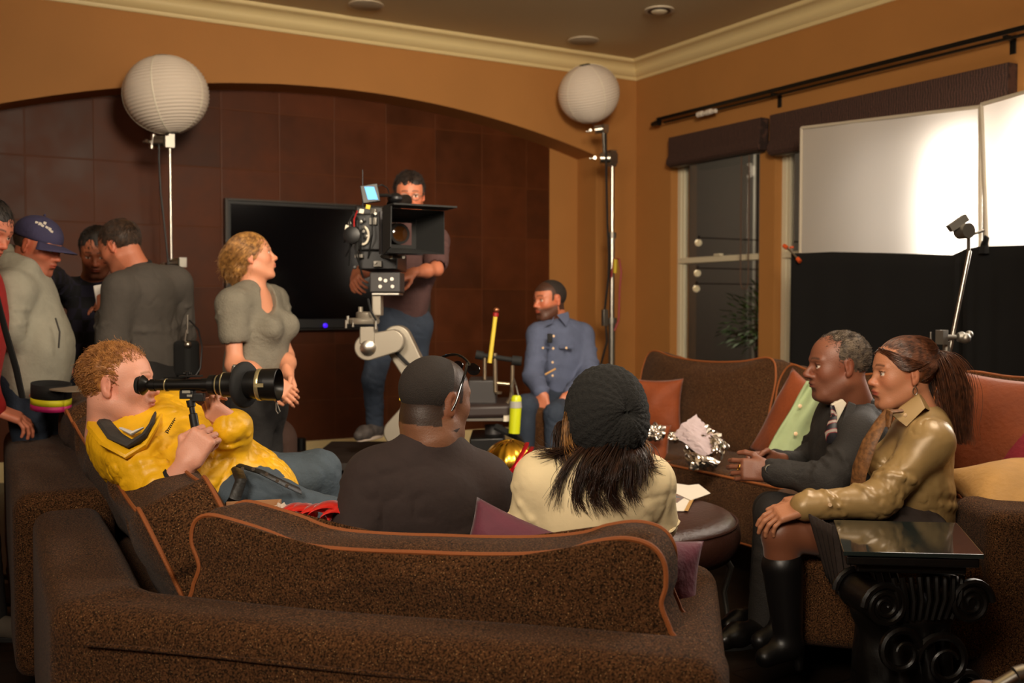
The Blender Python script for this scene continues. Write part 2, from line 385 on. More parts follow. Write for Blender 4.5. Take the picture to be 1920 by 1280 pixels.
# crown mould, swept
def crown(name,p0,p1,inward):
    pr=[(0,3.376),(.012,3.376),(.02,3.39),(.02,3.402),(.034,3.41),(.05,3.43),(.06,3.445)]+[(.06+.075*(1-math.cos(a)),3.445+.062*math.sin(a)) for a in np.linspace(.2,1.5,8)]+[(.14,3.512),(.145,3.52),(.145,3.54),(0,3.54)]
    p0=np.array(p0,float);p1=np.array(p1,float);d=nrm(p1-p0);n=np.array(inward,float); V=[];F=[];k=len(pr)
    for p,s in ((p0,p0),(p1,p1)):
        for a,z in pr:
            q=p+n*a; 
            if p is p1: q=q-d*a   # mitre at the shared corner
            V.append((q[0],q[1],z))
    for i in range(k-1): F.append((i,i+1,k+i+1,k+i))
    struct(MB().add(V,F).build(name,CROWN,sharp=50))
crown('trim_1',(XL,YB,0),(XR,YB,0),(0,-1,0)); crown('trim_2',(XR,YF,0),(XR,YB,0),(-1,0,0))
struct(MB().bb((AX0,YN-.018,0),(AX1,YN,.12)).bb((AX0,YN-.012,.12),(AX1,YN,.145)).bb((AX1-.018,YB,0),(AX1,YN-.018,.14)).bb((AX1,YB-.018,0),(XR-.018,YB,.14)).build('baseboard_back',CROWN,smooth=False))
struct(MB().bb((XR-.018,YF,0),(XR,YB-.018,.14)).build('baseboard_right',CROWN,smooth=False))
# ceiling fixtures
def disc(loc,r,label,grp):
    e=empty('ceiling_speaker',(loc[0],loc[1],ZC-.012),label,'ceiling speaker',grp)
    MB().lathe([(r,0),(r,.008),(r-.004,.012)],(loc[0],loc[1],ZC-.012)).build('rim',mat('speaker_white',(200,185,160),.6),e)
    MB().lathe([(r-.02,-.002),(r-.012,.002)],(loc[0],loc[1],ZC-.013)).build('grille',mat('speaker_grille',(176,160,136),.8,bump=.6,bscale=500),e)
disc((2.966,7.3),.135,'flat round ceiling speaker nearest the picture top, left of the two','flush ceiling speakers')
disc((4.971,7.33),.135,'flat round ceiling speaker above the right paper lantern','flush ceiling speakers')
e=empty('recessed_light',(4.953,6.27,ZC-.02),'recessed round ceiling downlight with a dark gap around its lens','ceiling light')
MB().lathe([(.115,.0),(.115,.012),(.085,.02)],(4.953,6.27,ZC-.02)).build('trim_ring',mat('speaker_white',()),e)
MB().lathe([(.088,-.002),(.09,.004)],(4.953,6.27,ZC-.022)).build('baffle',BLKPL,e)
MB().sph((4.953,6.27,ZC-.02),(.066,.066,.022),20).build('lens',mat('frosted_lens',(215,200,170),.4),e)
# blinds: woven shades, rolled up
def weave():
    m=mat('woven_wood',(60,38,32),.9); nt,N,L,b=nodes(m); geo=N.new('ShaderNodeNewGeometry')
    w1=N.new('ShaderNodeTexWave'); w1.bands_direction='Z'; w1.inputs['Scale'].default_value=30; w1.inputs['Distortion'].default_value=2.5; L.new(geo.outputs['Position'],w1.inputs[0])
    w2=N.new('ShaderNodeTexWave'); w2.bands_direction='Y'; w2.inputs['Scale'].default_value=16; w2.inputs['Distortion'].default_value=6; w2.inputs['Detail'].default_value=3; L.new(geo.outputs['Position'],w2.inputs[0])
    mx=N.new('ShaderNodeMath'); mx.operation='AVERAGE' if False else 'ADD'; L.new(w1.outputs[1],mx.inputs[0]); L.new(w2.outputs[1],mx.inputs[1])
    r=N.new('ShaderNodeValToRGB'); r.color_ramp.elements[0].color=lin((26,17,14)); r.color_ramp.elements[0].position=.25; r.color_ramp.elements[1].color=lin((98,66,54)); r.color_ramp.elements[1].position=.8; hf_=N.new('ShaderNodeMath'); hf_.operation='MULTIPLY'; hf_.inputs[1].default_value=.5; L.new(mx.outputs[0],hf_.inputs[0]); L.new(hf_.outputs[0],r.inputs[0]); L.new(r.outputs[0],b.inputs['Base Color'])
    bp=N.new('ShaderNodeBump'); bp.inputs['Strength'].default_value=.8; bp.inputs['Distance'].default_value=.004; L.new(w1.outputs[1],bp.inputs['Height']); L.new(bp.outputs[0],b.inputs['Normal']); return m
WV=weave()
def blind(y0,y1,label,drop=.255):
    e=empty('woven_blind',(XR-.05,(y0+y1)/2,2.755-drop),label,'blind')
    pr=[(.001,2.755),(.09,2.755),(.093,2.74),(.093,2.755-drop*.62),(.1,2.755-drop*.68),(.118,2.755-drop*.8),(.118,2.755-drop*.93),(.1,2.755-drop),(.03,2.755-drop),(.001,2.755-drop*.9)]
    poly=[(XR-a,y0,z) for a,z in pr]; MB().prism(poly,(0,y1-y0,0)).build('valance',WV,e)
    MB().bb((XR-.1,y0+.02,2.755-drop-.012),(XR-.02,y1-.02,2.755-drop+.004)).build('bottom_rail',mat('dark_wood',(34,22,16),.5),e)
    return e
b1=blind(6.05,7.20,'short woven brown blind rolled up over the narrow left window'); 
cd=MB()
for y in (6.22,6.31): cd.tube([(XR-.05,y,2.5),(XR-.045,y+.005,2.0),(XR-.05,y,1.45)],.006,6)
cd.tube([(XR-.05,6.22,1.45),(XR-.05,6.24,1.40),(XR-.05,6.29,1.40),(XR-.05,6.31,1.45)],.006,6)
cd.build('pull_cord',mat('cord_brown',(92,70,56),.8),b1)
blind(3.92,5.95,'long woven brown blind rolled up above the white diffusion frames',.31)
# curtain rod
e=empty('curtain_track',(5.8,5.3,2.9),'long black curtain track on the right wall with a taped roll near its end','curtain rod')
MB().bb((5.785,1.6,2.925),(5.80,7.36,2.955)).bb((5.80,1.6,2.895),(5.83,7.28,2.91)).build('rail',BLACK,e,bevel=.003)
MB().cyl((5.79,7.32,2.91),(5.79,7.42,2.905),.03,.02).build('end_cap',BLACK,e)
for y in (3.95,5.93): MB().bb((5.8,y-.015,2.90),(XR,y+.015,2.925)).bb((XR-.01,y-.02,2.82),(XR-.001,y+.02,2.93)).build('bracket',BLACK,e,bevel=.002)
k=MB(); 
for i in range(4): k.cyl((5.775,6.55+i*.055,2.885+.004*(i%2)),(5.775,6.61+i*.055,2.887),.018+.006*(i%2),n=12)
tag(k.build('tape_roll',mat('white_tape',(225,215,200),.5)),'white taped bundle hanging from the black curtain track','tape')
# outdoors beyond the glass
struct(MB().bb((8.6,1,-.2),(8.8,11,3.6)).build('wall_neighbour',mat('grey_siding',(70,66,62),.9,bump=.5,bscale=8)))
struct(MB().bb((XR+.4,0,-.12),(8.6,12,-.02)).build('ground_outside',mat('dark_ground',(30,28,24),.9)))
MB_=MB().cyl((7.9,8.3,-.02),(7.9,8.3,2.9),.03); tag(MB_.build('downpipe',mat('pipe_grey',(120,118,112),.5)),'pale vertical pipe outside the narrow left window','pipe')
LEAF=mat('night_leaf',(60,112,28),.55,noise=.4,nscale=12)
def shrub(c,n,R,label):
    e=empty('shrub',(c[0],c[1],0),label,'shrub'); m1=MB(); st=MB()
    for i in range(n):
        a=random.uniform(0,6.28); el=random.uniform(.1,1.3); r=R*random.uniform(.3,1); p=np.array(c)+np.array([math.cos(a)*math.cos(el)*r,math.sin(a)*math.cos(el)*r,math.sin(el)*r*1.1]); d=nrm(p-np.array(c)+np.array([0,0,-.3*random.random()])); x,y,_=frame(d); L_=random.uniform(.07,.14); w=L_*.22
        m1.add([p,p+d*L_*.5+x*w,p+d*L_-np.array([0,0,.02]),p+d*L_*.5-x*w],[(0,1,2,3)])
        if i%12==0: st.tube([np.array([c[0],c[1],0]),(p+np.array(c))/2,p],.006,5)
    m1.build('foliage',LEAF,e,sharp=0); st.build('stem',mat('twig',(50,38,26),.8),e)
shrub((6.95,6.95,.85),900,.62,'leafy green shrub outside, seen low through the narrow window')
l=bpy.data.lights.new('added_shrub_light','POINT'); l.energy=150; l.color=(1,.86,.62); l.shadow_soft_size=.1; o=bpy.data.objects.new('added_shrub_light',l); COL.objects.link(o); o.location=(6.5,8.9,2.6)  # made-up light outdoors, put in so the shrub shows green
for i,(px,py) in enumerate(((1310,455),(1308,512),(1306,541))):
    p=onX(px,py,6.6); e=empty('string_bulb',p,('topmost','middle','lowest')[i]+' clear globe bulb hanging outside the narrow window','light bulb','globe bulbs outside the window')
    MB().sph(p,.035,16).build('globe',mat('bulb_glow',(240,225,190),.3,emit=(255,225,170),es=.35 if i<2 else .12),e)
    MB().cyl(p+np.array([.02,0,.05]),(8.6,p[1],p[2]+.05),.006).build('bracket',BLKPL,e)
    MB().cyl(p+np.array([0,0,.03]),p+np.array([0,0,.07]),.014).build('socket',BLKPL,e)
# television
e=empty('television',(3.0,YN-.06,1.15),'large flat black television on the panelled wall behind the woman','television')
T0,T1,TZ0,TZ1=2.09,3.83,1.075,2.09
MB().bb((T0,YN-.07,TZ0),(T1,YN-.001,TZ1)).build('casing',BLKPL,e,bevel=.006)
MB().bb((T0-.012,YN-.085,TZ0-.012),(T0+.008,YN-.03,TZ1+.012)).bb((T1-.008,YN-.085,TZ0-.012),(T1+.012,YN-.03,TZ1+.012)).bb((T0,YN-.085,TZ1-.004),(T1,YN-.03,TZ1+.012)).bb((T0,YN-.085,TZ0-.012),(T1,YN-.03,TZ0-.004)).build('bezel',mat('bezel_grey',(60,56,52),.4,metal=.3),e,bevel=.002)
MB().bb((T0+.03,YN-.083,TZ0+.08),(T1-.03,YN-.071,TZ1-.03)).build('screen',mat('screen_black',(6,6,8),.12,spec=.5),e,smooth=False)
p=onY(610,610,YN-.088); MB().lathe([(.014,0),(.018,.002),(.018,.006)],p+np.array([0,-.004,0]),(0,1,0)).build('power_light',mat('violet_led',(40,20,200),.3,emit=(70,20,255),es=1.6),e)
# ================================================================= sofas, cushions, tables
def ax2(e):  # local axes from a ground direction (cam u,v)
    e=Wd(e[0],e[1],0); return np.array([e,np.array([-e[1],e[0],0]),[0,0,1.]])   # e, left-hand normal, up
def spline(pts,n=6):
    P=np.array(pts,float); N=len(P); out=[]
    for i in range(N):
        a,b,c,d=P[i-1],P[i],P[(i+1)%N],P[(i+2)%N]
        for k in range(n):
            t=k/n; out.append(.5*((2*b)+(-a+c)*t+(2*a-5*b+4*c-d)*t*t+(-a+3*b-3*c+d)*t**3))
    return np.array(out)
def cushion(name,O_,E_,U_,N_,out,th,bulge,m,parent=None,pipem=None,wob=.006,seed=0,piper=.0055,rim=None,label=None,cat=None,group=None):
    """out: outline in (E,U) metres; thickness along N; both faces puffed"""
    E_,U_,N_=map(nrm,(E_,U_,N_)); S=spline(out,5); K=len(S); cen=S.mean(0); V=[];F=[]; rg=np.random.default_rng(seed)
    w=lambda x,y,z: O_+E_*x+U_*y+N_*z
    sc=[0,.18,.36,.54,.7,.84,.93,.98,1.]
    def face(sg):
        rows=[]
        for s in sc[1:]:
            b=bulge*(1-s**2.6)+wob*math.sin(7*s+seed)*(1-s)*s*3
            row=[]
            for k in range(K):
                p=cen+(S[k]-cen)*s; nz=wob*1.5*math.sin(9*p[0]+seed*1.3+sg)*math.sin(7*p[1]+seed)*(1-s**4)
                row.append(w(p[0],p[1],sg*(th/2+b+nz)))
            rows.append(row)
        return rows
    base=0
    for sg in(1,-1):
        rows=face(sg); c0=len(V); V.append(w(cen[0],cen[1],sg*(th/2+bulge)))
        for r in rows: V+=r
        for k in range(K):
            k2=(k+1)%K; f=(c0,c0+1+k,c0+1+k2); F.append(f if sg<0 else f[::-1])
            for i in range(len(rows)-1):
                a=c0+1+i*K; f=(a+k,a+K+k,a+K+k2,a+k2); F.append(f if sg<0 else f[::-1])
        if sg>0: top=c0+1+(len(rows)-1)*K
        else: bot=c0+1+(len(rows)-1)*K
    # banded edge
    mid=len(V); gr=S-cen; gr/=np.linalg.norm(gr,axis=1)[:,None]
    V+=[w(*(S[k]+gr[k]*th*.10),0) for k in range(K)]
    for k in range(K):
        k2=(k+1)%K; F.append((top+k,mid+k,mid+k2,top+k2)[::-1]); F.append((mid+k,bot+k,bot+k2,mid+k2)[::-1])
    o=mkobj(name,V,F,m,parent,True,60)
    if label: tag(o,label,cat,group)
    if pipem:
        for sg in(1,-1):
            MB().tube([w(S[k][0]+gr[k][0]*.002,S[k][1]+gr[k][1]*.002,sg*(th/2)) for k in range(K)],piper,6,closed=True).build('piping',pipem,o)
    return o
def rect_out(w,h,sag=.0,ear=.0,r=.12):
    a,b=w/2,h
    return [(-a+r*.5,0),(0,0),(a-r*.5,0),(a,r*.5),(a,b*.5),(a+ear*.3,b-r*.55),(a-r*.4+ear*.2,b+ear),(a*.5,b-sag*.5),(0,b-sag),(-a*.5,b-sag*.5),(-a+r*.4-ear*.2,b+ear),(-a-ear*.3,b-r*.55),(-a,b*.5),(-a,r*.5)]
# ---- near / left sectional
sofa=empty('sofa',W(-.3,2.5,0),'large brown tweed sectional sofa in the foreground with orange piping','sofa')
eN=(.963,-.27); nN=(.27,.963); eL=(-.456,.89); nL=(.89,.456)
def seg(a,b,th,z0,z1,side,r=.05,k=.02): # box between two ground points (cam), thickness toward side normal
    a=np.array(a,float);b=np.array(b,float); d=b-a; L=np.linalg.norm(d); d/=L; n=np.array(side,float); c=(a+b)/2+n*th/2
    A=np.array([Wd(d[0],d[1],0),Wd(n[0],n[1],0),[0,0,1.]]); return rbox(W(c[0],c[1],(z0+z1)/2),(L/2,th/2,(z1-z0)/2),A,r,k)
c0=np.array((-.985,2.155)); c1=np.array((.378,1.80)); 
dL=np.array(eL); lm=c0+dL*1.18; lf=lm+dL*1.9
P=[seg(c0,c1,.205,.06,.62,nN,.055,.03),seg(c0,lm,.21,.06,.625,nL,.055,.03)]
wob=lambda A,f,s:(lambda Q:A*n3(Q,f,s))
sobj('frame',P,.014,TWEED,sofa,disp=wob(.004,7,2))
lo_=np.array(nL)*-.055
P=[seg(lm+dL*.012+lo_,lf+lo_+dL*.12,.31,.06,.665,nL,.06,.03)]
q0=c0+(c1-c0)*.06; q1=c0+(c1-c0)*.96; MB().tube([W(*(q0+(q1-q0)*t-np.array(nN)*.0005),.552+.002*math.sin(9*t)) for t in np.linspace(0,1,24)],.0045,6).build('seam',TWEED,sofa)
sobj('left_frame',P,.016,TWEED,sofa,disp=wob(.005,7,5))
ar0=np.array((.392,1.81)); ar1=ar0+np.array((.17,.985))*.86
sobj('armrest',[seg(ar0,ar1,.20,.06,.60,(-.985,.17),.06,.03)],.012,TWEED,sofa,disp=wob(.004,8,3))
# seats
s0=np.array((-.80,2.33)); s1=np.array((.19,2.05))
sobj('seat_cushion',[seg(s0+np.array(nN)*.02,s1+np.array(nN)*.02,.80,.15,.45,nN,.06)],.018,TWEED,sofa,disp=wob(.006,6,7))
l0=c0+np.array(nL)*.24+dL*.35; sobj('seat_cushion',[seg(l0,l0+dL*1.5,.72,.15,.47,nL,.06)],.018,TWEED,sofa,disp=wob(.006,6,8))
sobj('seat_cushion',[seg((-.75,2.75),(-.3,2.6),.5,.15,.455,nN,.08)],.018,TWEED,sofa)
# big back cushion along the near side: outline taken in its own plane
P0=W(-.72,2.335,.6); NN=Wd(*nN,0); EE=Wd(*eN,0)
def onPl(px,py,P0,N): d=ray(px,py); t=((P0-O)@N)/(d@N); return O+d*t
outp=[(372, 1150), (362, 1105), (374, 1062), (360, 1016), (366, 979), (392, 966), (440, 977), (500, 996), (560, 1019), (640, 1030), (800, 1038), (960, 1040), (1060, 1032), (1110, 1017), (1170, 1010), (1218, 1023), (1243, 1055), (1246, 1100), (1238, 1135), (1256, 1185), (1262, 1230), (900, 1210), (600, 1180)]
loc=[((onPl(x,y,P0,NN)-P0)@EE,(onPl(x,y,P0,NN)-P0)[2]) for x,y in outp]
cushion('back_cushion',P0+NN*.085,EE,(0,0,1),NN,loc,.165,.03,TWEED,sofa,PIPE,.008,1,.0055)
# cushions along the left arm
def lcush(v0,v1,z1,seed,nm='back_cushion',th=.17,lean=.42,off=.13,sag=.03):
    a=np.array((-.79-.5125*(v0-1.75)+.245+off,v0)); b=np.array((-.79-.5125*(v1-1.75)+.245+off,v1)); L=np.linalg.norm(b-a); c=(a+b)/2
    E_=Wd(*(b-a),0); N_=Wd(*nL,0); U_=nrm(np.array([0,0,1.])-N_*lean); N_=nrm(N_+np.array([0,0,1.])*lean)
    return cushion(nm,W(c[0],c[1],.46)+N_*(th/2+.0),E_,U_,N_,rect_out(L,(z1-.46)*1.05,sag,.015,.2),th,.04,TWEED,sofa,PIPE,.012,seed)
lcush(2.44,3.20,.765,2,off=.15); lcush(3.22,3.98,.82,4); lcush(4.0,4.72,.85,6)
E_=Wd(-.72,.69,0); N_=Wd(.69,.72,0)
# ---- right sectional
rs=empty('sofa',W(1.7,4.3,0),'brown tweed sectional sofa under the windows, seen from the front','sofa')
def wseg(lo,hi,r=.05,k=.02): lo=np.array(lo,float);hi=np.array(hi,float); return rbox((lo+hi)/2,(hi-lo)/2,I3,r,k)
sobj('frame',[wseg((4.2,3.3,.06),(4.42,5.5,.70)),wseg((3.5,5.2,.06),(4.42,5.45,.66)),wseg((3.15,5.12,.06),(3.7,5.42,.66))],.02,TWEED,rs,disp=wob(.005,6,1))
sobj('seat_cushion',[wseg((3.26,2.95,.14),(4.2,4.10,.48),.045)],.016,TWEED,rs,disp=wob(.004,6,2))
sobj('seat_cushion',[wseg((3.52,4.13,.14),(4.2,5.12,.45),.05)],.02,TWEED,rs)
MB().tube([(3.262,2.95,.462),(3.262,4.07,.462),(3.3,4.102,.462),(4.0,4.102,.462)],.006,6).tube([(3.262,2.95,.17),(3.262,4.08,.17)],.006,6).build('seat_piping',PIPE,rs)
def rc(y0,y1,z1,x,seed,sag=.03,ear=.02,zb=.42):
    L=y1-y0; return cushion('back_cushion',np.array([x,(y0+y1)/2,zb]),(0,1,0),nrm(np.array([.22,0,1])),nrm(np.array([-1,0,.22])),rect_out(L,z1-zb,sag,ear,.16),.17,.045,TWEED,rs,PIPE,.012,seed)
rc(4.06,5.22,.955,4.0,3,.03,.015); rc(3.25,4.02,.93,4.0,5,.02,.01)
# angled part where the couple sits: runs toward the camera
eR=np.array((-.255,-.966)); nR=np.array((.966,-.255)); r0=np.array((1.16,4.50)); r1=r0+eR*1.22
sobj('seat_cushion',[seg(r0,r1,.9,.14,.47,nR,.06)],.018,TWEED,rs,disp=wob(.005,6,9))
b0=r0+nR*.9; sobj('frame_back',[seg(b0-eR*.3,b0+eR*1.6,.22,.06,.70,nR,.06)],.02,TWEED,rs)
c=W(2.36,4.25,.44); cushion('back_cushion',c,Wd(1,-.04,0),nrm(W(.0,.16,0)+np.array([0,0,1.])),nrm(W(-.04,-1,0)+np.array([0,0,.16])),rect_out(1.04,.53,.02,.01,.16),.17,.04,TWEED,rs,PIPE,.01,8)
A=np.array([Wd(1,-.03,0),Wd(.03,1,0),[0,0,1.]])
sobj('armrest',[rbox(W(2.02,3.24,.34),(.545,.155,.295),A,.045,.02)],.014,TWEED,rs,disp=wob(.003,8,3))
# far backrest: chair-like rounded back seen behind the man in yellow
e=empty('armchair',D(462,900,5.2)*[1,1,0],'brown upholstered chair back behind the yellow jacket sleeve','armchair')
sobj('back',[rbox(D(452,845,5.2)*[1,1,0]+np.array([0,0,.36]),(.30,.13,.34),axes(Wd(.3,1,0)),.12,.05)],.014,mat('brown_velvet',(58,36,26),.8,bump=.3),e)
sobj('seat',[rbox(D(452,845,4.95)*[1,1,0]+np.array([0,0,.2]),(.28,.25,.18),axes(Wd(.3,1,0)),.05,.05)],.016,mat('brown_velvet',()),e)
# ---- throw pillows
def velvet(n,c): return mat(n,c,.75,sheen=.12,noise=.2,nscale=9,bump=.3,bscale=60)
def pillow(c,size,nrmv,up,m,label,seed=1,th=.05,puff=.075,name='throw_pillow',grpn=None):
    N_=nrm(nrmv); U_=nrm(np.asarray(up,float)-N_*(np.asarray(up,float)@N_)); E_=np.cross(U_,N_); n=26; V=[];F=[]; w,h=size
    rg=np.random.default_rng(seed); ph=rg.uniform(0,6,6)
    for sg in(1,-1):
        for i in range(n+1):
            for j in range(n+1):
                x=-1+2*i/n; y=-1+2*j/n; pin=.10; X=x*(1-pin*(1-y*y)); Y=y*(1-pin*(1-x*x))
                t=max(0,(1-x*x))**.5*max(0,(1-y*y))**.5; b=puff*t+.004*t*math.sin(5*x+ph[0]+3*y)+.010*t*math.sin(3*y+ph[1]-4*x)*sg
                cr=.006*math.sin(14*math.atan2(y,x)+ph[2])*((x*x+y*y)/2)**1.5*t
                V.append(np.asarray(c)+E_*X*w/2+U_*Y*h/2+N_*(sg*(b+cr)))
        b0=0 if sg>0 else (n+1)**2
        for i in range(n):
            for j in range(n):
                a=b0+i*(n+1)+j; f=(a,a+n+1,a+n+2,a+1); F.append(f if sg>0 else f[::-1])
    bmv=mkobj(name,V,F,m,None,True,0); 
    import bmesh
    bm=bmesh.new(); bm.from_mesh(bmv.data); bmesh.ops.remove_doubles(bm,verts=bm.verts,dist=1e-5); bm.to_mesh(bmv.data); bm.free(); bmv.data.shade_smooth()
    return tag(bmv,label,'pillow',grpn)
RUST=velvet('rust_velvet',(128,56,8)); PLUM=velvet('plum_velvet',(104,46,62)); CRIM=velvet('crimson_velvet',(128,18,36)); GOLD=velvet('gold_plush',(196,148,80))
F0=lambda a:-a
pillow(D(1226,762,6.0),(.34,.34),Wd(-.3,-1,.15),(0,0,1),RUST,'rust orange pillow just right of the black knit hat',3)
pillow(D(1200,845,5.65),(.34,.30),Wd(-.2,-1,.35),(0,0,1),RUST,'rust orange pillow lying behind the left silver foil',8)
pillow(D(1500,806,5.02),(.46,.48),Wd(-.8,-.55,.25),Wd(.55,-.1,.85),RUST,'rust orange pillow tilted behind the pale green garment',4,puff=.09)
pillow(D(1862,822,3.78),(.52,.50),Wd(-.75,-.72,.25),Wd(.12,0,1),RUST,'dark orange pillow behind the ponytail of the woman in gold',5,puff=.09)
pillow(D(1950,865,3.62),(.46,.46),Wd(-.8,-.5,.3),Wd(.35,0,.9),CRIM,'crimson pillow at the right edge of the picture',6,puff=.08)
pillow(D(1930,922,3.42),(.46,.40),Wd(-.10,-.30,1),Wd(0,1,.3),GOLD,'fluffy tan gold pillow above the right armrest',7,puff=.085)
pillow(D(985,1072,2.52),(.36,.26),Wd(-.15,-1,.1),Wd(.36,0,1),PLUM,'plum velvet pillow standing between the two seated people',9,puff=.07)
pillow(D(1212,1092,2.34),(.27,.22),Wd(.2,-1,.3),Wd(.15,0,1),PLUM,'plum velvet pillow wedged against the near armrest',10,puff=.06)
# ---- ottoman
e=empty('ottoman',W(.42,4.08,0),'round dark brown leather ottoman table with metal legs','ottoman')
LEA=mat('brown_leather',(62,36,28),.35,bump=.25,bscale=70,noise=.2,nscale=5); oc=W(.42,4.08,0); z=np.array([0,0,1.])
MB().lathe([(.02,.455),(.25,.455),(.40,.45),(.455,.435),(.485,.40),(.492,.36),(.485,.32),(.46,.285),(.42,.27),(.1,.27)][::-1],oc,z,56).build('top',LEA,e,sharp=0)
MB().tube([oc+np.array([math.cos(t)*.478,math.sin(t)*.478,.415]) for t in np.linspace(0,6.283,60)[:-1]],.006,6,closed=True).build('welt',LEA,e)
for a in range(6):
    t=a*math.pi/3+.62; p=oc+np.array([math.cos(t)*.42,math.sin(t)*.42,0]); q=oc+np.array([math.cos(t)*.475,math.sin(t)*.475,0]); MB().tube([p+z*.29,q+z*.2,q*.5+p*.5+z*.1,p*.2+q*.8],[.014,.014,.012,.010],10).build('leg',STEEL,e)
PAPER=mat('white_paper',(216,206,190),.9); 
def sheet(name,pts,label,m,v=None,th=.002):
    o=MB().prism(pts,(0,0,th)).build(name,m,smooth=False); return tag(o,label,'paper')
zt=.458
sheet('printed_page',[Z(1180,958,zt),Z(1255,905,zt),Z(1312,913,zt),Z(1290,958,zt)],'magazine page with a small colour picture on the ottoman',PAPER)
sheet('paper_sheet',[Z(1245,915,zt+.004),Z(1310,908,zt+.004),Z(1332,925,zt+.004),Z(1295,938,zt+.004)],'white sheet of paper under the picture page on the ottoman',PAPER)
k=bpy.data.objects['printed_page']
m_=MB(); m_.prism([Z(1246,938,zt+.003),Z(1262,922,zt+.003),Z(1288,918,zt+.003),Z(1292,926,zt+.003),Z(1270,942,zt+.003)],(0,0,.001)); pic=m_.build('picture',mat('picture_tan',(150,96,60),.8,noise=.7,nscale=30,col2=(60,96,110)),k,smooth=False)
MB().prism([Z(1283,957,zt+.003),Z(1290,958,zt+.003),Z(1312,913,zt+.003),Z(1306,912,zt+.003)],(0,0,.001)).build('tan_border',mat('tan_border',(176,134,72),.8),k,smooth=False)
# ---- crumpled silver foil
FOIL=mat('silver_foil',(206,196,186),.24,metal=1); LIL=mat('lilac_paper',(176,158,160),.8)
def crumple(c,size,label,seed,A_=I3,lil=False,name='crumpled_foil'):
    import bmesh
    rg=np.random.default_rng(seed); bm=bmesh.new(); bmesh.ops.create_icosphere(bm,subdivisions=4,radius=1); V=np.array([v.co for v in bm.verts]); 
    d=np.zeros(len(V)); pl=rg.normal(size=(60,3)); pl/=np.linalg.norm(pl,axis=1)[:,None]; h=rg.uniform(.45,1.0,60)
    s=np.min(np.where((V@pl.T)>.05,h/np.maximum(V@pl.T,.05),9),1); s=np.clip(s,.3,1.25); f=1+.22*n3([V[:,0],V[:,1],V[:,2]],7,seed)
    n2=np.abs(n3([V[:,0],V[:,1],V[:,2]],8,seed+1)); V=V*(s*f-.30*n2)[:,None]*np.array(size); Wv=np.asarray(c)+V@np.asarray(A_)
    F=[tuple(v.index for v in f_.verts) for f_ in bm.faces]; bm.free(); o=mkobj(name,Wv,F,FOIL,None,False); tag(o,label,'foil')
    if lil:
        o.data.materials.append(LIL); nn=np.array([p.normal for p in o.data.polygons]); cc=np.array([p.center for p in o.data.polygons])
        for i,p in enumerate(o.data.polygons):
            if cc[i][2]>size[2]*1.0 and cc[i]@np.array(_R)<size[0]*.1: p.material_index=1
    return o
AC=np.array([W(1,0,0),W(0,1,0),[0,0,1.]])
crumple(D(1229,812,5.45),(.088,.08,.085),'small crumpled silver foil ball beside the orange pillow, left of the two foils',5,AC)
crumple(D(1316,826,4.85),(.165,.11,.15),'large crumpled foil wrapper with lilac paper on the sofa seat',11,AC,True)
def crsheet(name,q,m,parent,seed,amp=.02,nn=12):
    rg=np.random.default_rng(seed); q=[np.array(D(*p)) for p in q]; N_=nrm(np.cross(q[1]-q[0],q[3]-q[0])); L=[(rg.normal(size=2),rg.uniform(-.6,.6)) for _ in range(9)]; V=[];F=[]
    for i in range(nn+1):
        for j in range(nn+1):
            a=i/nn;b=j/nn; p=(q[0]*(1-a)+q[1]*a)*(1-b)+(q[3]*(1-a)+q[2]*a)*b; x=np.array([a-.5,b-.5])*2; h=sum(abs(x@nrm(l[0])-l[1]) for l in L)/9; V.append(p+N_*amp*(h*4-2.2)+rg.normal(size=3)*.0025)
    for i in range(nn):
        for j in range(nn): k=i*(nn+1)+j; F.append((k,k+1,k+nn+2,k+nn+1))
    o=mkobj(name,V,F,m,parent,False); so=o.modifiers.new('t','SOLIDIFY'); so.thickness=.0012; return o
big=[o for o in bpy.data.objects if o.name.startswith('crumpled_foil')][-1]
crsheet('lilac_backing',[(1262,812,4.84),(1304,772,4.86),(1346,838,4.76),(1318,858,4.72)],LIL,big,3,.016)
crsheet('lilac_backing',[(1300,778,4.88),(1322,792,4.86),(1352,832,4.8),(1322,836,4.8)],LIL,big,4,.010)
crsheet('foil_flap',[(1328,800,4.84),(1370,832,4.80),(1356,856,4.74),(1334,846,4.74)],FOIL,big,5,.016)
crsheet('foil_flap',[(1278,838,4.72),(1350,862,4.66),(1340,882,4.66),(1292,880,4.68)],FOIL,big,8,.022)
cr=crumple(D(1268,818,5.1),(.085,.06,.05),'thin twist of silver foil joining the two crumpled foils',7,AC)
# ---- pale green garment over the tilted pillow
GRN=mat('mint_cloth',(146,160,118),.85,bump=.25,bscale=30)
g0=[(1452,858),(1400,850)]
V=[];F=[];nu,nv=26,26
Pc=[(1516,716),(1575,712),(1610,862),(1428,860)]  # tl tr br bl in the picture
for i in range(nu+1):
    for j in range(nv+1):
        a=i/nu;b=j/nv; x=(Pc[0][0]*(1-a)+Pc[1][0]*a)*(1-b)+(Pc[3][0]*(1-a)+Pc[2][0]*a)*b; y=(Pc[0][1]*(1-a)+Pc[1][1]*a)*(1-b)+(Pc[3][1]*(1-a)+Pc[2][1]*a)*b
        vv=4.90-.16*b+.10*a*(b)+.022*math.sin(a*13+b*2)+.012*math.sin(b*9+a*5); V.append(D(x,y,vv))
for i in range(nu):
    for j in range(nv): a=i*(nv+1)+j; F.append((a,a+1,a+nv+2,a+nv+1))
o=mkobj('garment',V,F,GRN,None,True,0); tag(o,'pale green buttoned garment draped beside the suited man','garment'); so=o.modifiers.new('t','SOLIDIFY'); so.thickness=.012; so.offset=-1
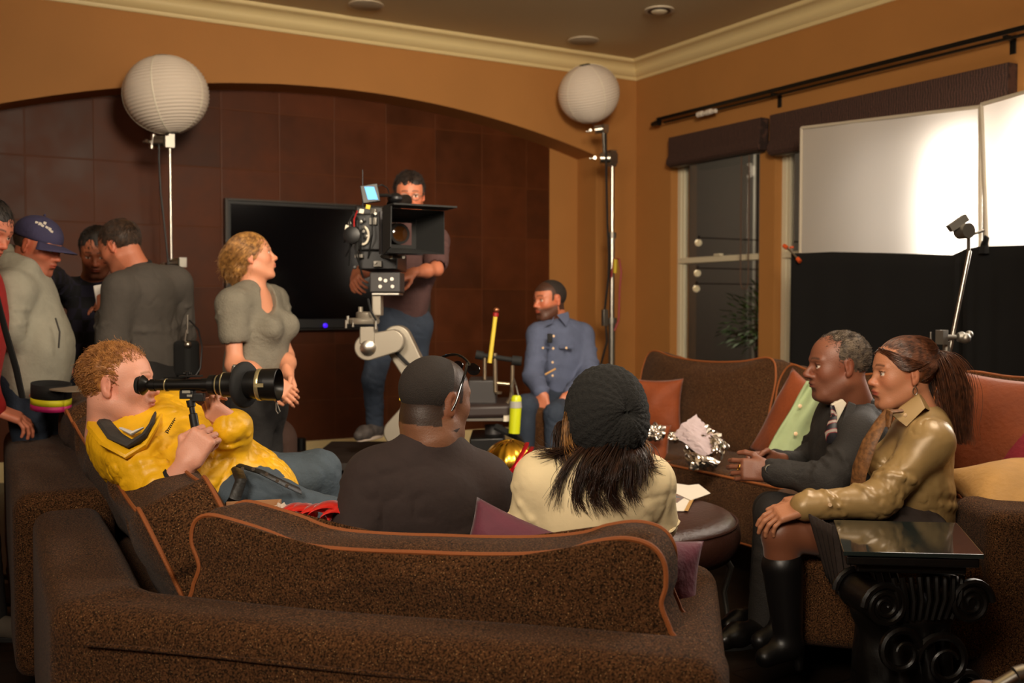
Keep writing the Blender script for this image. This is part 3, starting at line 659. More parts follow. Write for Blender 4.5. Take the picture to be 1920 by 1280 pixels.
for px,py in ((1500,761),(1492,813)): 
    p=D(px,py,4.90-.16*((py-716)/146)-.035); MB().lathe([(.002,-.004),(.009,-.003),(.0095,.001),(.006,.003)],p,W(0,-1,0),16).build('button',mat('pearl_button',(224,190,150),.25),o)
# ---- cardboard box, tissue and red ribbon on the near seat
e=empty('gift_box',D(500,985,2.85)*[1,1,0]+np.array([0,0,.46]),'open cardboard gift box lid with white tissue on the near sofa seat','box')
CARD=mat('cardboard',(170,124,84),.9); p0=D(424,941,2.86);p1=D(527,936,2.95)
MB().prism([p0,p1,p1-z*.16,p0-z*.16],W(0,.006,0)).prism([p1,p1-z*.16,D(519,952,2.68)-z*.13,D(519,952,2.68)],W(-.006,0,0)).build('flap',CARD,e,smooth=False)
MB().prism([p0-z*.13,p1-z*.13,D(540,1010,2.55),D(420,1010,2.55)],(0,0,.008)).build('base',CARD,e,smooth=False)
o=crumple(D(528,962,2.74),(.055,.05,.045),'white crumpled tissue paper beside the red ribbon bow',23,AC,name='tissue_paper'); o.data.materials[0]=mat('tissue',(214,196,180),.8,noise=.2); o['category']='tissue paper'
e=empty('ribbon_bow',D(590,975,2.70),'red ribbon bow lying on the near seat beside tissue paper','bow'); RED=mat('red_ribbon',(206,36,28),.35,sheen=.2)
for i,(px,py,s) in enumerate(((548,968,.035),(562,975,.04),(590,980,.042),(612,980,.046),(628,986,.035))):
    c=D(px,py,2.70); V=[];m_=MB()
    for k in range(24):
        t=k/23*6.283; V.append(c+W(math.cos(t)*s,math.sin(t*2)*s*.35,math.sin(t)*s*.75+.005*i%3))
    w_=W(.2,.9,.3)*.022; vv=[a-w_ for a in V]+[a+w_ for a in V]; o=mkobj('loop',vv,[(k,k+1,25+k-0,24+k) for k in range(23)],RED,e); so=o.modifiers.new('t','SOLIDIFY'); so.thickness=.0015
# ---- gold ornament
oc_=D(957,866,4.15); e=empty('gold_ornament',oc_-z*.13,'shiny gold fluted ornament with a red ribbon between the two seated people','ornament'); GF=mat('gold_foil',(226,176,60),.22,metal=1)
V=[];F=[];n,mm=64,24
for i in range(mm+1):
    th=math.pi*i/mm
    for j in range(n):
        ph=6.2832*j/n; r=.105*(1+.035*abs(math.sin(ph*9))) ; V.append(oc_+np.array([math.sin(th)*math.cos(ph)*r,math.sin(th)*math.sin(ph)*r,math.cos(th)*r*.86]))
for i in range(mm):
    for j in range(n): k=(j+1)%n; F.append((i*n+j,(i+1)*n+j,(i+1)*n+k,i*n+k))
mkobj('body',V,F,GF,e); 
m_=MB(); 
for k in range(3): m_.tube([oc_+W(math.cos(t)*.109*math.cos(.5+.25*k)+.01,-abs(math.sin(t))*.112,math.cos(t)*.109*math.sin(.5+.25*k)-.01) for t in np.linspace(.1,3.0,14)],.009,6,flat=.3)
m_.build('red_ribbon',mat('red_glitter',(170,20,34),.25,metal=.6),e)
MB().cyl(oc_-z*.13,oc_-z*.085,.05,.02).build('foot',GF,e)
E_=empty('leafy_trim',D(972,930,4.0)*[1,1,0]+z*.46,'green leafy trim below the gold ornament','decoration')
m_=MB()
for i in range(60):
    p=D(972+random.uniform(-18,12),930+random.uniform(-28,30),4.0); d=nrm(np.array([random.gauss(0,1),random.gauss(0,1),random.gauss(0,1)])); x,y,_=frame(d); m_.add([p,p+d*.03+x*.008,p+d*.06,p+d*.03-x*.008],[(0,1,2,3)])
m_.build('leaves',mat('dark_green_leaf',(40,62,24),.5),E_,sharp=0)
# ---- side table with glass top and carved scroll base
ct=W(1.10,2.89,0); A=axes(Wd(-.14,1,0)); ex,ey=A[0],A[1]
e=empty('side_table',ct,'dark carved side table with a glass top in front of the woman in gold','side table')
crn=[W(.985,3.10,.60),W(1.345,3.06,.60),W(1.245,2.665,.60),W(.885,2.70,.60)]
GT=mat('table_glass',(40,48,46),.06,trans=.2,ior=1.5,spec=.8,coat=.3)
MB().prism(crn,(0,0,.012)).build('glass_top',GT,e,smooth=False,bevel=.002)
DW=mat('black_lacquer_wood',(11,8,6),.38,bump=.15,bscale=30)
cc=sum(crn)/4*[1,1,0]; ins=[cc+(c-cc)*[1,1,0]*.95 for c in crn]
MB().prism([c+z*.573 for c in ins],(0,0,.024)).build('top_frame',DW,e,smooth=False,bevel=.004)
MB().prism([cc+(c-cc)*[1,1,0]*.80+z*.545 for c in crn],(0,0,.028)).build('apron',DW,e,smooth=False,bevel=.008)
for s,nmn in ((-1,'left'),(1,'right')):
    vo=cc+ex*s*.125-ey*.09+z*.455
    m_=MB()
    for q in (-1,1):
        sp=[]; 
        for k in range(46): t=k/45*2.6*6.283; r=.062*(1-k/45*.86); sp.append(vo+ey*(q*.085+.04)+ex*math.cos(t)*r*s+z*math.sin(t)*r)
        m_.tube(sp,[.011*(1-.5*k/45) for k in range(46)],7)
    m_.cyl(vo-ey*.045,vo+ey*.125,.05,n=24); m_.build('scroll',DW,e)
m_=MB()
for k in range(9): m_.tube([cc+ex*(-.10+.025*k)-ey*.13+z*.53,cc+ex*(-.09+.0225*k)-ey*.14+z*.47,cc+ex*(-.075+.019*k)-ey*.12+z*.41],.008,7)
m_.build('fluting',DW,e)
P=[ell(cc+z*.26-ex*.03,(.11,.10,.15),A,.05),ell(cc+z*.40,(.15,.12,.07),A,.05),rbox(cc+z*.035,(.15,.13,.035),A,.02,.03),ell(cc+z*.12,(.14,.12,.07),A,.04)]
for t in range(8): a=t*.785; P.append(cap(cc+z*.40+ex*math.cos(a)*.11+ey*math.sin(a)*.10,cc+z*.13+ex*math.cos(a+.5)*.12+ey*math.sin(a+.5)*.11,.022,.028,.01))
sobj('carved_pedestal',P,.008,DW,e)
m_=MB()
for sx,zz,r,q in ((-.085,.33,.065,1),(.045,.30,.075,-1),(.02,.17,.06,1),(-.07,.17,.05,-1),(.11,.22,.045,1)):
    c=cc+ex*sx-ey*.13+z*zz; m_.tube([c+ex*math.cos(t)*r*q*(1-t/14)+z*math.sin(t)*r*(1-t/14)-ey*.004*t for t in np.linspace(0,9,34)],[.013*(1-.6*i/33) for i in range(34)],7)
m_.build('acanthus_carving',DW,e)
# small thing at the bottom right corner
e=empty('camera_bag_item',D(1885,1290,1.9)-z*.06,'small silver and tan object cut off at the bottom right corner','object')
MB().cyl(D(1868,1290,1.9),D(1905,1268,1.9),.014,n=16).cyl(D(1905,1268,1.9),D(1925,1262,1.9),.018,n=16).build('silver_clasp',CHROME,e); MB().sph(D(1845,1296,1.92),(.035,.03,.02),16).build('tan_case',mat('tan_leather',(120,84,50),.7),e)
MB().bb(D(1885,1290,1.9)-np.array([.12,.12,.25])-z*.0,D(1885,1290,1.9)+np.array([.12,.12,-.035])).build('dark_bag',mat('black_canvas',(14,13,12),.9),e,bevel=.02)
# ================================================================= people
def skinmat(name,rough=.5):
    if name in _M: return _M[name]
    m=mat(name,(200,150,120),rough,attr='Col',bump=.12,bscale=220); b=m.node_tree.nodes['Principled BSDF']
    b.inputs['Subsurface Weight'].default_value=.06; b.inputs['Subsurface Radius'].default_value=(.01,.004,.002); return m
SKIN=skinmat('skin')
def axes(hf,hu=(0,0,1)):
    f=nrm(hf); u=np.asarray(hu,float); u=nrm(u-f*(u@f)); r=np.cross(f,u); return np.array([r,f,u])
class Head:
    def __init__(s,c,hf,hu=(0,0,1),sc=1.,fem=0,nose=1.,brow=1.,jaw=1.):
        s.c=np.asarray(c,float); s.A=axes(hf,hu); s.s=sc; s.fem=fem; s.nose=nose; s.brow=brow; s.jaw=jaw
    def w(s,x,y,z): return s.c+s.s*(s.A[0]*x+s.A[1]*y+s.A[2]*z)
    def loc(s,V): return (np.asarray(V)-s.c)@s.A.T/s.s
    def prims(s):
        w=s.w;A=s.A;k=s.s; E=lambda c,r,kk=.02,op=1,AA=None: ell(w(*c),np.array(r)*k,A if AA is None else AA,kk*k,op)
        C=lambda a,b,ra,rb,kk=.012,op=1: cap(w(*a),w(*b),ra*k,rb*k,kk*k,None,op)
        nb=s.nose; j=s.jaw
        p=[E((0,-.014,.034),(.075,.095,.084)),E((0,.022,.030),(.066,.070,.070),.03),E((0,.026,-.022),(.058*j,.064,.075),.03),
           E((0,.034,-.062),(.048*j,.050,.046),.03),C((-.014*j,.076,-.100),(.014*j,.076,-.100),.016,.016,.025)]
        for g in(-1,1):
            p+=[E((g*.038,.052,-.020),(.024,.030,.028),.025),C((g*.052*j,.0,-.055),(g*.03*j,.055,-.092),.018,.016,.035),
                C((g*.012,.088,.026),(g*.044,.074,.027),.0085*s.brow,.007*s.brow,.014)]
        for g in(-1,1): p+=[E((g*.031,.101,.007),(.018,.020,.0125),.014,-1)]
        for g in(-1,1):
            p+=[E((g*.031,.0765,.006),(.0125,.0125,.0125),.002),E((g*.031,.0795,.0135),(.0165,.0115,.0048),.004),E((g*.031,.0785,-.003),(.015,.010,.0035),.005)]
        p+=[C((0,.084,.018),(0,.106*(.7+.3*nb),-.020),.0068,.0095,.012),E((0,.1085+.006*(nb-1),-.0255),(.0125*nb,.0125,.0105),.009)]
        for g in(-1,1): p+=[E((g*.0125*nb,.0975,-.0295),(.0078,.0105,.0075),.007),E((g*.0065,.1035,-.0375),(.0038,.005,.0035),.002,-1)]
        p+=[E((0,.074,-.055),(.030,.026,.026),.02),
            E((0,.0975,-.0535),(.021,.0095,.0048+.001*s.fem),.006),E((0,.0955,-.0645),(.018,.0095,.0058+.001*s.fem),.006),
            E((0,.108,-.0588),(.024,.010,.0013),.003,-1),E((0,.1,-.080),(.016,.009,.007),.012,-1)]
        for g in(-1,1):
            EA=np.array([A[0]*1.,A[1],A[2]]); t=.28
            r_=nrm(A[0]+A[1]*g*-.35); f_=nrm(np.cross(A[2],r_)); u_=nrm(A[2]-A[1]*.18); 
            AA=np.array([r_,f_,u_])
            p+=[ell(w(g*.077,-.008,-.001),np.array([.0065,.0165,.030])*k,AA,.008*k),ell(w(g*.0845,-.003,.003),np.array([.0055,.0095,.019])*k,AA,.004*k,-1),
                ell(w(g*.079,-.001,-.003),np.array([.004,.004,.007])*k,AA,.005*k),ell(w(g*.077,-.002,-.026),np.array([.0055,.007,.009])*k,AA,.006*k)]
        return p
    def fine(s,h=.0034):
        e=.135*s.s; return (s.c-e,s.c+e,h)
    def color(s,V,base,buzz=None,beard=None,lip=None,browc=(40,26,18),iris=(60,40,25),beardm=.6):
        L=s.loc(V); x,y,z=L.T; n=np.linalg.norm(L,axis=1)
        x=np.abs(x); c=np.tile(np.array(lin(base)[:3]),(len(V),1)); near=n<.16
        def mixin(mask,col,a):
            m=(np.clip(mask,0,1)*near*a)[:,None]; c[:]=c*(1-m)+np.array(col)*m
        ss=lambda d,e: np.clip(.5-d/e,0,1)
        red=np.array(lin(base)[:3])*np.array([1.12,.82,.78])
        mixin(ss(np.sqrt(((x-.04)/.022)**2+((z+.02)/.02)**2)-1,1.2)*(y>.03),red,.45); mixin(ss(np.sqrt((x/.016)**2+((z+.026)/.014)**2)-1,.8)*(y>.085),red,.5)
        mixin((x>.068)*(np.abs(z)<.04)*(np.abs(y+.005)<.03)*1.,red,.5)
        if buzz is not None:
            sc=((y<.035)|(z>.060))&(z>-.060+.0*y)&~((x>.071)&(np.abs(y+.005)<.026)&(z<.032))&~((y>-.012)&(z<.0)&(y<.04))&(n<.145)
            mixin(sc*1.,lin(buzz)[:3],.92)
        if beard is not None:
            lipm=ss(np.sqrt((x/.019)**2+((z+.059)/.008)**2)-1,.4)*(y>.08)
            jawm=ss(z+.040-.25*np.clip(.07-y,0,.06),.02)*(y>-.002)*(z>-.128)*(1-lipm)*(x<.074)
            mixin(jawm,lin(beard)[:3],beardm)
        lp=lip or tuple(np.array(base)*np.array([.82,.55,.52]))
        mixin(ss(np.sqrt((x/.023)**2+((z+.059)/.0105)**2)-1,.35)*(y>.080),lin(lp)[:3],.75)
        by=.031+.004*np.sin(np.clip(x/.05,0,1)*3.14)
        mixin(ss(np.abs(z-by)-.0032,.004)*(x>.010)*(x<.047)*(y>.05),lin(browc)[:3],.85)
        for g in(-1,1):
            d=L-np.array([g*.031,.0765,.006]); r=np.linalg.norm(d,axis=1); m=(r<.0138)&(d[:,1]>.004)&(d[:,2]<.0062)&(d[:,2]>-.0065)
            mixin(m*1.,lin((214,200,186))[:3],.9)
            a=np.sqrt(d[:,0]**2+d[:,2]**2); mixin((m&(a<.0056))*1.,lin(iris)[:3],1); mixin((m&(a<.0026))*1.,(.004,.004,.004),1)
            mixin(((r<.018)&(np.abs(d[:,2]-.0078)<.0018)&(d[:,1]>.003))*1.,lin((24,16,12))[:3],.8)
        return c
def hand_prims(wr,d,n,side=1,curl=.5,thumb=.4,sc=1.,spread=.06,curls=None,k0=.02):
    """wr wrist, d finger direction, n back-of-hand normal, side +1: thumb lies on cross(d,n) side"""
    d=nrm(d); n=nrm(np.asarray(n,float)-d*(d@np.asarray(n,float))); t=np.cross(d,n)*side; wr=np.asarray(wr,float); A=np.array([d,t,n]); k=sc
    P=[rbox(wr+d*.048*k,np.array([.046,.040,.0145])*k,A,.013*k,.012*k),ell(wr+d*.025*k+t*.022*k-n*.008*k,np.array([.034,.019,.016])*k,A,.014*k),cap(wr-d*.03*k,wr+d*.02*k,.026*k,.024*k,k0*k,(n,1.35))]
    lens=[(.040,.024,.020),(.045,.028,.021),(.042,.026,.020),(.033,.020,.018)]; off=[.031,.0105,-.0105,-.030]; rad=[.0088,.0090,.0086,.0076]
    for i in range(4):
        c=(curls[i] if curls else curl)+.06*i*(1 if curl<.9 else 0); a=0; p=wr+d*(.090-.004*abs(i-1.2))*k+t*off[i]*k; dd=nrm(d+t*spread*(1.5-i)); pr=p-dd*.02*k
        P.append(cap(pr,p,rad[i]*k*1.08,rad[i]*k*1.08,.006*k)); 
        for q in range(3):
            a+=c*(1.0,1.15,.75)[q]*1.0; e=dd*math.cos(a)-n*math.sin(a); p2=p+e*lens[i][q]*k; P.append(cap(p,p2,rad[i]*k*(1.04-.07*q),rad[i]*k*(.98-.1*q),.0035*k)); p=p2
    p=wr+d*.022*k+t*.030*k-n*.006*k; e1=nrm(d*.75+t*.75-n*.25); e2=nrm(d*.9+t*(.55-thumb*.9)-n*(.2+thumb*.7)); e3=nrm(d*.9+t*(.3-thumb*1.2)-n*(.2+thumb*.8))
    p1=p+e1*.038*k; p2=p1+e2*.032*k; p3=p2+e3*.024*k
    P+=[cap(p,p1,.0135*k,.0112*k,.012*k),cap(p1,p2,.0108*k,.0098*k,.004*k),cap(p2,p3,.0098*k,.0078*k,.004*k)]
    return P
def folds(A=.006,f=26,seed=1,sx=(1,1,1)):
    sx=np.array(sx)
    def fn(P):
        Q=[P[0]*sx[0],P[1]*sx[1],P[2]*sx[2]]; w=n3(Q,f*.35,seed+9); Q2=[Q[i]+.05*w for i in range(3)]
        r=n3(Q2,f,seed); q=n3([Q2[0],Q2[1],Q2[2]],f*2.6,seed+5,6); q2=n3(Q2,f*4.2,seed+7,6)
        cr=np.clip(1-np.abs(q)*2.2,0,1)**2; cr2=np.clip(1-np.abs(q2)*2.4,0,1)**2; g=np.clip(n3(Q,f*.8,seed+11)*1.2+.35,0,1)
        return A*(np.abs(r)*.9-.3)+A*.45*n3(Q,f*.45,seed+3)+A*1.25*cr*g+A*.45*cr2*g
    return fn
def torso_prims(J,r=1.,fem=0,belly=0,pad=0.,long=True):
    """J: dict neck,shL,shR,chest,waist,pel (world); returns clothing/torso prims"""
    shL,shR,neck,pel=J['shL'],J['shR'],J['neck'],J['pel']; R_=nrm(shR-shL); mid=(shL+shR)/2; U_=nrm(neck-pel); F_=nrm(np.cross(U_,R_))
    chest=J.get('chest',mid*.62+pel*.38+F_*.01); waist=J.get('waist',mid*.3+pel*.7); w=np.linalg.norm(shR-shL)
    J['F_']=F_; J['R_']=R_; J['U_']=U_; p=[]
    hw=w*.5*r
    fl=lambda s:(F_,s)
    p+=[cap(shL+(mid-shL)*.18,shR+(mid-shR)*.18,.058*r+pad,.058*r+pad,.05,None)]
    p+=[cap(mid-U_*.05,chest,hw*.82+pad,hw*.86+pad,.05,fl(1.55)),cap(chest,waist,hw*.86+pad,hw*(.74+.25*belly)+pad,.05,fl(1.5-.3*belly)),cap(waist,pel,hw*(.74+.25*belly)+pad,hw*.84+pad,.05,fl(1.4-.2*belly))]
    for g,s in((-1,shL),(1,shR)): p.append(cap(neck-U_*.02,s,.042*r+pad,.045*r+pad,.05,None))
    if fem:
        for g in(-1,1): p.append(ell(chest+F_*(hw*.5+pad)+R_*g*hw*.42+U_*.03,np.array([.062,.055,.062])*r*fem,np.array([R_,F_,U_]),.05))
    if belly: p.append(ell(waist+F_*.06,np.array([hw*.85,.10*belly+.03,.13]),np.array([R_,F_,U_]),.06))
    return p
def wrap_fold(a,b,t,r,tilt,ph0,span,rad,rg):
    a=np.asarray(a);b=np.asarray(b); d=nrm(b-a); x,y,_=frame(d); c=a+(b-a)*t; P=[]
    for k in range(6):
        s=ph0+span*k/5; P.append(c+(x*math.cos(s)+y*math.sin(s))*(r*.985)+d*math.sin(s-ph0-span/2)*tilt)
    R=[rad*.25,rad*.8,rad,rad,rad*.8,rad*.25]; return chain(P,R,k=.014)
def auto_folds(J,r,pad,sl,slr,seed,amt=1.,tor=True,nt=9):
    rg=np.random.default_rng(seed+50); P=[]
    for g,s in enumerate('LR'):
        if sl[g]<=0 or 'el'+s not in J: continue
        sh,el=J['sh'+s],J['el'+s]
        for t in ([.35,.62,.8,.95] if sl[g]>1 else [.2,.4]): P+=wrap_fold(sh,el,t+rg.uniform(-.06,.06),(slr[0]+(slr[1]-slr[0])*t)*r,rg.uniform(.02,.05)*rg.choice([-1,1]),rg.uniform(0,6.28),rg.uniform(1.8,3.2),.0075*amt,rg)
        if sl[g]>1:
            e=dig(el,J['wr'+s],min(1,sl[g]-1))
            for t in ([.08,.22,.4,.62,.85] if sl[g]>1.6 else [.1]): P+=wrap_fold(el,e,t,(slr[1]+(slr[2]-slr[1])*t)*r,rg.uniform(.012,.035)*rg.choice([-1,1]),rg.uniform(0,6.28),rg.uniform(1.8,3.2),.0065*amt,rg)
    if tor:
        F_,R_,U_=J['F_'],J['R_'],J['U_']; mid=(J['shL']+J['shR'])/2; hw=np.linalg.norm(J['shR']-J['shL'])*.5*r; chest=J.get('chest',mid*.62+J['pel']*.38+F_*.01); waist=J.get('waist',mid*.3+J['pel']*.7)
        for i in range(nt):
            sd=1 if i%2 else -1; ph=rg.uniform(.15,1.2); bk=rg.choice([-1,1]); h0=rg.uniform(.0,1.); Q=[]
            for k in range(6):
                u=k/5; a=sd*(1.45-u*1.5*rg.uniform(.95,1.0)); hh=h0-.25*u*rg.uniform(.8,1.1); c=chest+(waist-chest)*(1-hh) if hh<1 else mid+(chest-mid)*(2-hh)
                Q.append(c+R_*math.sin(a)*(hw*.86+pad)*.985+F_*bk*math.cos(a)*(hw*.86+pad)/1.55*1.0)
            P+=chain(Q,[.002,.006*amt,.0085*amt,.0085*amt,.006*amt,.002],k=.018)
    return P
def limb(P,R,k=.03,flat=None): return chain([np.asarray(x,float) for x in P],R,k,flat)
def person(J,H,skin,bs=1.,legs=True,fineh=.0036,hands=(),colkw={},extra=[],coarse=.011,neckr=.056,arms=(1,1),handfine=True,root=None,forearm=.9,bodypad=-.016,feet=False):
    pr=H.prims(); nb=H.w(0,-.03,-.055); pr.append(cap(nb,J['neck'],neckr*H.s*.98,neckr*1.08*bs,.03)); pr.append(cap(H.w(0,.01,-.07),J['neck']+0*nb,neckr*.8*H.s,neckr*bs,.03))
    pr+=torso_prims(J,bs,pad=bodypad); fine=[H.fine(fineh)]
    for g,side in enumerate('LR'):
        if arms[g] and 'el'+side in J:
            pr+=limb([J['sh'+side],J['el'+side]],[.044*bs,.037*bs])+limb([J['el'+side],J['el'+side]*.6+J['wr'+side]*.4,J['wr'+side]],[.039*bs*forearm,.040*bs*forearm,.027*bs*forearm])
    for hd in hands:
        hp=hand_prims(**hd); pr+=hp
        if handfine: lo=np.min([p[0] for p in hp[3:]],0)-.01; hi=np.max([p[1] for p in hp[3:]],0)+.01; fine.append((lo,hi,max(fineh,.0036)))
    if legs:
        for side in 'LR':
            if 'kn'+side in J: pr+=limb([J['hip'+side],J['kn'+side]],[.062*bs,.040*bs])+limb([J['kn'+side],J['kn'+side]*.65+J['an'+side]*.35,J['an'+side]],[.040*bs,.041*bs,.031*bs])
            if 'kn'+side in J and 'toe'+side in J: pr.append(cap(J['an'+side],J['toe'+side]*.6+J['an'+side]*.4-np.array([0,0,.02]),.028*bs,.022*bs,.02))
    pr+=extra
    o=sobj('body',pr,coarse,SKIN,root,fine,colfn=lambda V:H.color(V,skin,**colkw)); return o
# --- hair made of strands
def strands(name,H,n,parent,m,length=.03,r0=.0011,flow=None,region=None,curl=0,seg=4,jit=.25,lift=.3,rad=(.0775,.0985,.087),cen=(0,-.014,.034),seed=1,colors=None,grav=0.,ins_pull=None):
    nrmr=lambda a:a/(np.linalg.norm(a,axis=1)[:,None]+1e-9)
    rg=np.random.default_rng(seed); cen=np.array(cen);rad=np.array(rad); V=[];Q=[];cc=[]; cnt=0
    A=H.A; k=H.s; tries=0
    pts=[]
    while len(pts)<n and tries<40:
        u=rg.normal(size=(n*3,3)); u/=np.linalg.norm(u,axis=1)[:,None]; p=cen+u*rad; msk=region(p) if region else np.ones(len(p),bool); pts+=list(p[msk]); tries+=1
    pts=np.array(pts[:n]); N=len(pts)
    if N==0: return None
    nn=(pts-cen)/rad**2; nn/=np.linalg.norm(nn,axis=1)[:,None]
    fl=flow(pts) if flow is not None else np.tile([0,-1,-.3],(N,1)); fl=fl-nn*(fl*nn).sum(1)[:,None]; fl/=np.linalg.norm(fl,axis=1)[:,None]+1e-9
    L=length*(1+jit*rg.normal(size=N)).clip(.3,1.8); jd=rg.normal(size=(N,3))*jit
    ph=rg.uniform(0,6.28,N); side=np.cross(nn,fl)
    if ins_pull is not None: L=np.linalg.norm(pts-ins_pull,axis=1)*1.05
    C=np.zeros((N,seg+1,3)); C[:,0]=pts-nn*.002
    for i in range(1,seg+1):
        t=i/seg; d=nn*(lift*(1-t)**1.0)[...,None] if hasattr(lift,'__len__') else nn*lift*(1-t*1.2); d=d+fl+jd*.6; d[:,2]-=grav*t
        if ins_pull is not None: d=d*.5+nrmr(ins_pull-C[:,i-1])*.9
        if curl: d=d+curl*(np.cos(ph+t*9)[:,None]*side+np.sin(ph+t*9)[:,None]*nn)
        d/=np.linalg.norm(d,axis=1)[:,None]; C[:,i]=C[:,i-1]+d*(L/seg)[:,None]
        # keep outside the skull
        q=(C[:,i]-cen)/rad; rr=np.linalg.norm(q,axis=1); ins=rr<1.0; C[ins,i]=cen+(q[ins]/rr[ins][:,None])*rad*1.01
    Wc=H.c+k*(C@A)
    return ribbons(name,Wc,r0*k,parent,m,rg)
def ribbons(name,C,r0,parent,m,rg=None,sides=3,taper=True):
    N,S,_=C.shape; T=np.gradient(C,axis=1); T/=np.linalg.norm(T,axis=2)[...,None]+1e-12
    ref=np.array([.3,.5,.8]); X=np.cross(T,ref); X/=np.linalg.norm(X,axis=2)[...,None]+1e-9; Y=np.cross(T,X)
    r=r0*(np.linspace(1,.35,S) if taper else np.ones(S)); V=[]
    for j in range(sides):
        a=2*math.pi*j/sides; V.append(C+(math.cos(a)*X+math.sin(a)*Y)*r[None,:,None])
    V=np.stack(V,2).reshape(-1,3) # index ((n*S)+s)*sides+j
    n_,s_,j_=np.meshgrid(np.arange(N),np.arange(S-1),np.arange(sides),indexing='ij'); b=(n_*S+s_)*sides; b2=b+sides; k=(j_+1)%sides
    Q=np.stack([b+j_,b+k,b2+k,b2+j_],-1).reshape(-1,4)
    return mkobj(name,V,Q,m,parent,True,0)
def hairmat(name,c,rough=.42,c2=None):
    m=mat(name,c,rough,noise=.45,nscale=60,spec=.5,col2=c2); m.node_tree.nodes['Principled BSDF'].inputs['Anisotropic'].default_value=.4; return m
def scalp(f0=.068,ears=True,low=-.045,hl=.06):
    """standard short hair region: above hairline"""
    def fn(p):
        x,y,z=p.T; ax=np.abs(x)
        face=(y>.02)&(z<hl+ (y-.06)*0)&(z<hl-.0*ax); front=(y>.035)&(z<hl)
        side=(y>.005)&(y<=.035)&(z<.0)&(ax>.04)
        ear=(ax>.062)&(np.abs(y+.008)<.022)&(z<.022)
        return ~(front|side|ear)&(z>low)&~((y>-.02)&(z<-.01))
    return fn
def flow_back(p): 
    f=np.zeros_like(p); f[:,1]=-1; f[:,2]=-.5+ -1.*(p[:,1]<-.04); return f
def flow_fwd(p):
    f=np.zeros_like(p); f[:,1]=.9; f[:,2]=np.where(p[:,1]<-.03,-.8,-.2); return f
def cap_shell(H,r=(.0785,.0995,.088),cen=(0,-.014,.034),low=-.035,hl=.058,fy=.10,amp=.002,seed=3,extra=[],f=90):
    """scalp-hugging hair mass, cut off at the hair line"""
    A=H.A;k=H.s; P=[ell(H.w(*cen),np.array(r)*k,A,.01)]
    P+=[rbox(H.w(0,fy,hl-.10),np.array([.12,.062,.10])*k,A,.004,.012,-1)]
    P+=[rbox(H.w(0,.05,low-.06),np.array([.12,.25,.06])*k,A,.002,.01,-1)]
    for g in(-1,1): P+=[ell(H.w(g*.082,-.006,-.006),np.array([.022,.024,.034])*k,A,.006,-1),rbox(H.w(g*.07,.03,-.055),np.array([.04,.045,.05])*k,A,.004,.01,-1)]
    P+=extra
    return P,(lambda Q: amp*n3(Q,f,seed))
def dig(a,b,t): return np.asarray(a)*(1-t)+np.asarray(b)*t
def grp(label,loc): return empty('person',loc,label,'person')
def shoe(name,an,toe,m,parent,solem,r=.042):
    d=nrm(toe-an); dz=np.array([d[0],d[1],0]); dz=nrm(dz); an=np.asarray(an,float); base=an[2]-.07
    heel=np.array([an[0],an[1],base+.045])-dz*.03; ball=np.array([an[0],an[1],base+.04])+dz*.13; tip=ball+dz*.055-np.array([0,0,.006])
    sd=np.cross(dz,(0,0,1)); 
    o=sobj(name,[cap(heel,ball,.040,.042,.03),cap(ball,tip,.042,.033,.03),cap(an-np.array([0,0,.005]),heel+dz*.03,.046,.045,.03),rbox(heel+dz*.09+np.array([0,0,-.3]),(.5,.5,.262),I3,.002,.004,-1)],.006,m,parent)
    s=MB(); pts=[]
    for t in np.linspace(0,2*math.pi,28,endpoint=False): pts.append(heel+dz*.085-np.array([0,0,.045])+dz*math.cos(t)*.145+sd*math.sin(t)*(.045+.004*math.cos(t)))
    s.prism(pts,(0,0,.018)).build('sole',solem,o,bevel=.003); return o
def cloth(name,c,rough=.8,**k): 
    k.setdefault('bump',.25); k.setdefault('bscale',55); k.setdefault('noise',.12); k.setdefault('nscale',20); return mat(name,c,rough,**k)
def upper(name,J,m,par,r=1.,pad=.012,sl=(2,2),h=.0065,A=.005,f=26,seed=1,fem=0,belly=0,extra=[],slr=(.060,.053,.038),tail=.0,tor=True,sub=[],fa=1.,nt=9):
    P=torso_prims(J,r,fem,belly,pad) if tor else []
    for g,s in enumerate('LR'):
        if sl[g]<=0 or 'el'+s not in J: continue
        sh,el=J['sh'+s],J['el'+s]
        if sl[g]<=1: e=dig(sh,el,sl[g]); P.append(cap(sh,e,(slr[0])*r,(slr[0]-.004)*r,.035)); d=nrm(el-sh); P.append(cap(e+d*.035,e+d*.1,.047*r,.047*r,.004,None,-1))
        else:
            e=dig(el,J['wr'+s],min(1,sl[g]-1)); P+=[cap(sh,el,slr[0]*r,slr[1]*r,.035),cap(el,e,slr[1]*r,slr[2]*r,.03)]
    if A: P=P+auto_folds(J,r,pad,sl,slr,seed,fa,tor and nt>0,nt)
    return sobj(name,P+extra+sub,h,m,par,disp=folds(A*.75,f,seed) if A else None)
def lower(name,J,m,par,r=1.,h=.009,A=.005,seed=4,f=22,ends=1.,extra=[],slim=1.):
    P=[cap(J['hipL'],J['hipR'],.115*r,.115*r,.05,None),cap(J['pel'],dig(J['hipL'],J['hipR'],.5),.125*r,.12*r,.06)]
    for s in 'LR':
        if 'kn'+s in J: P+=[cap(J['hip'+s],J['kn'+s],.098*r*slim,.066*r*slim,.05),cap(J['kn'+s],dig(J['kn'+s],J['an'+s],ends),.066*r*slim,.055*r*slim,.03)]
    return sobj(name,P+extra,h,m,par,disp=folds(A,f,seed))
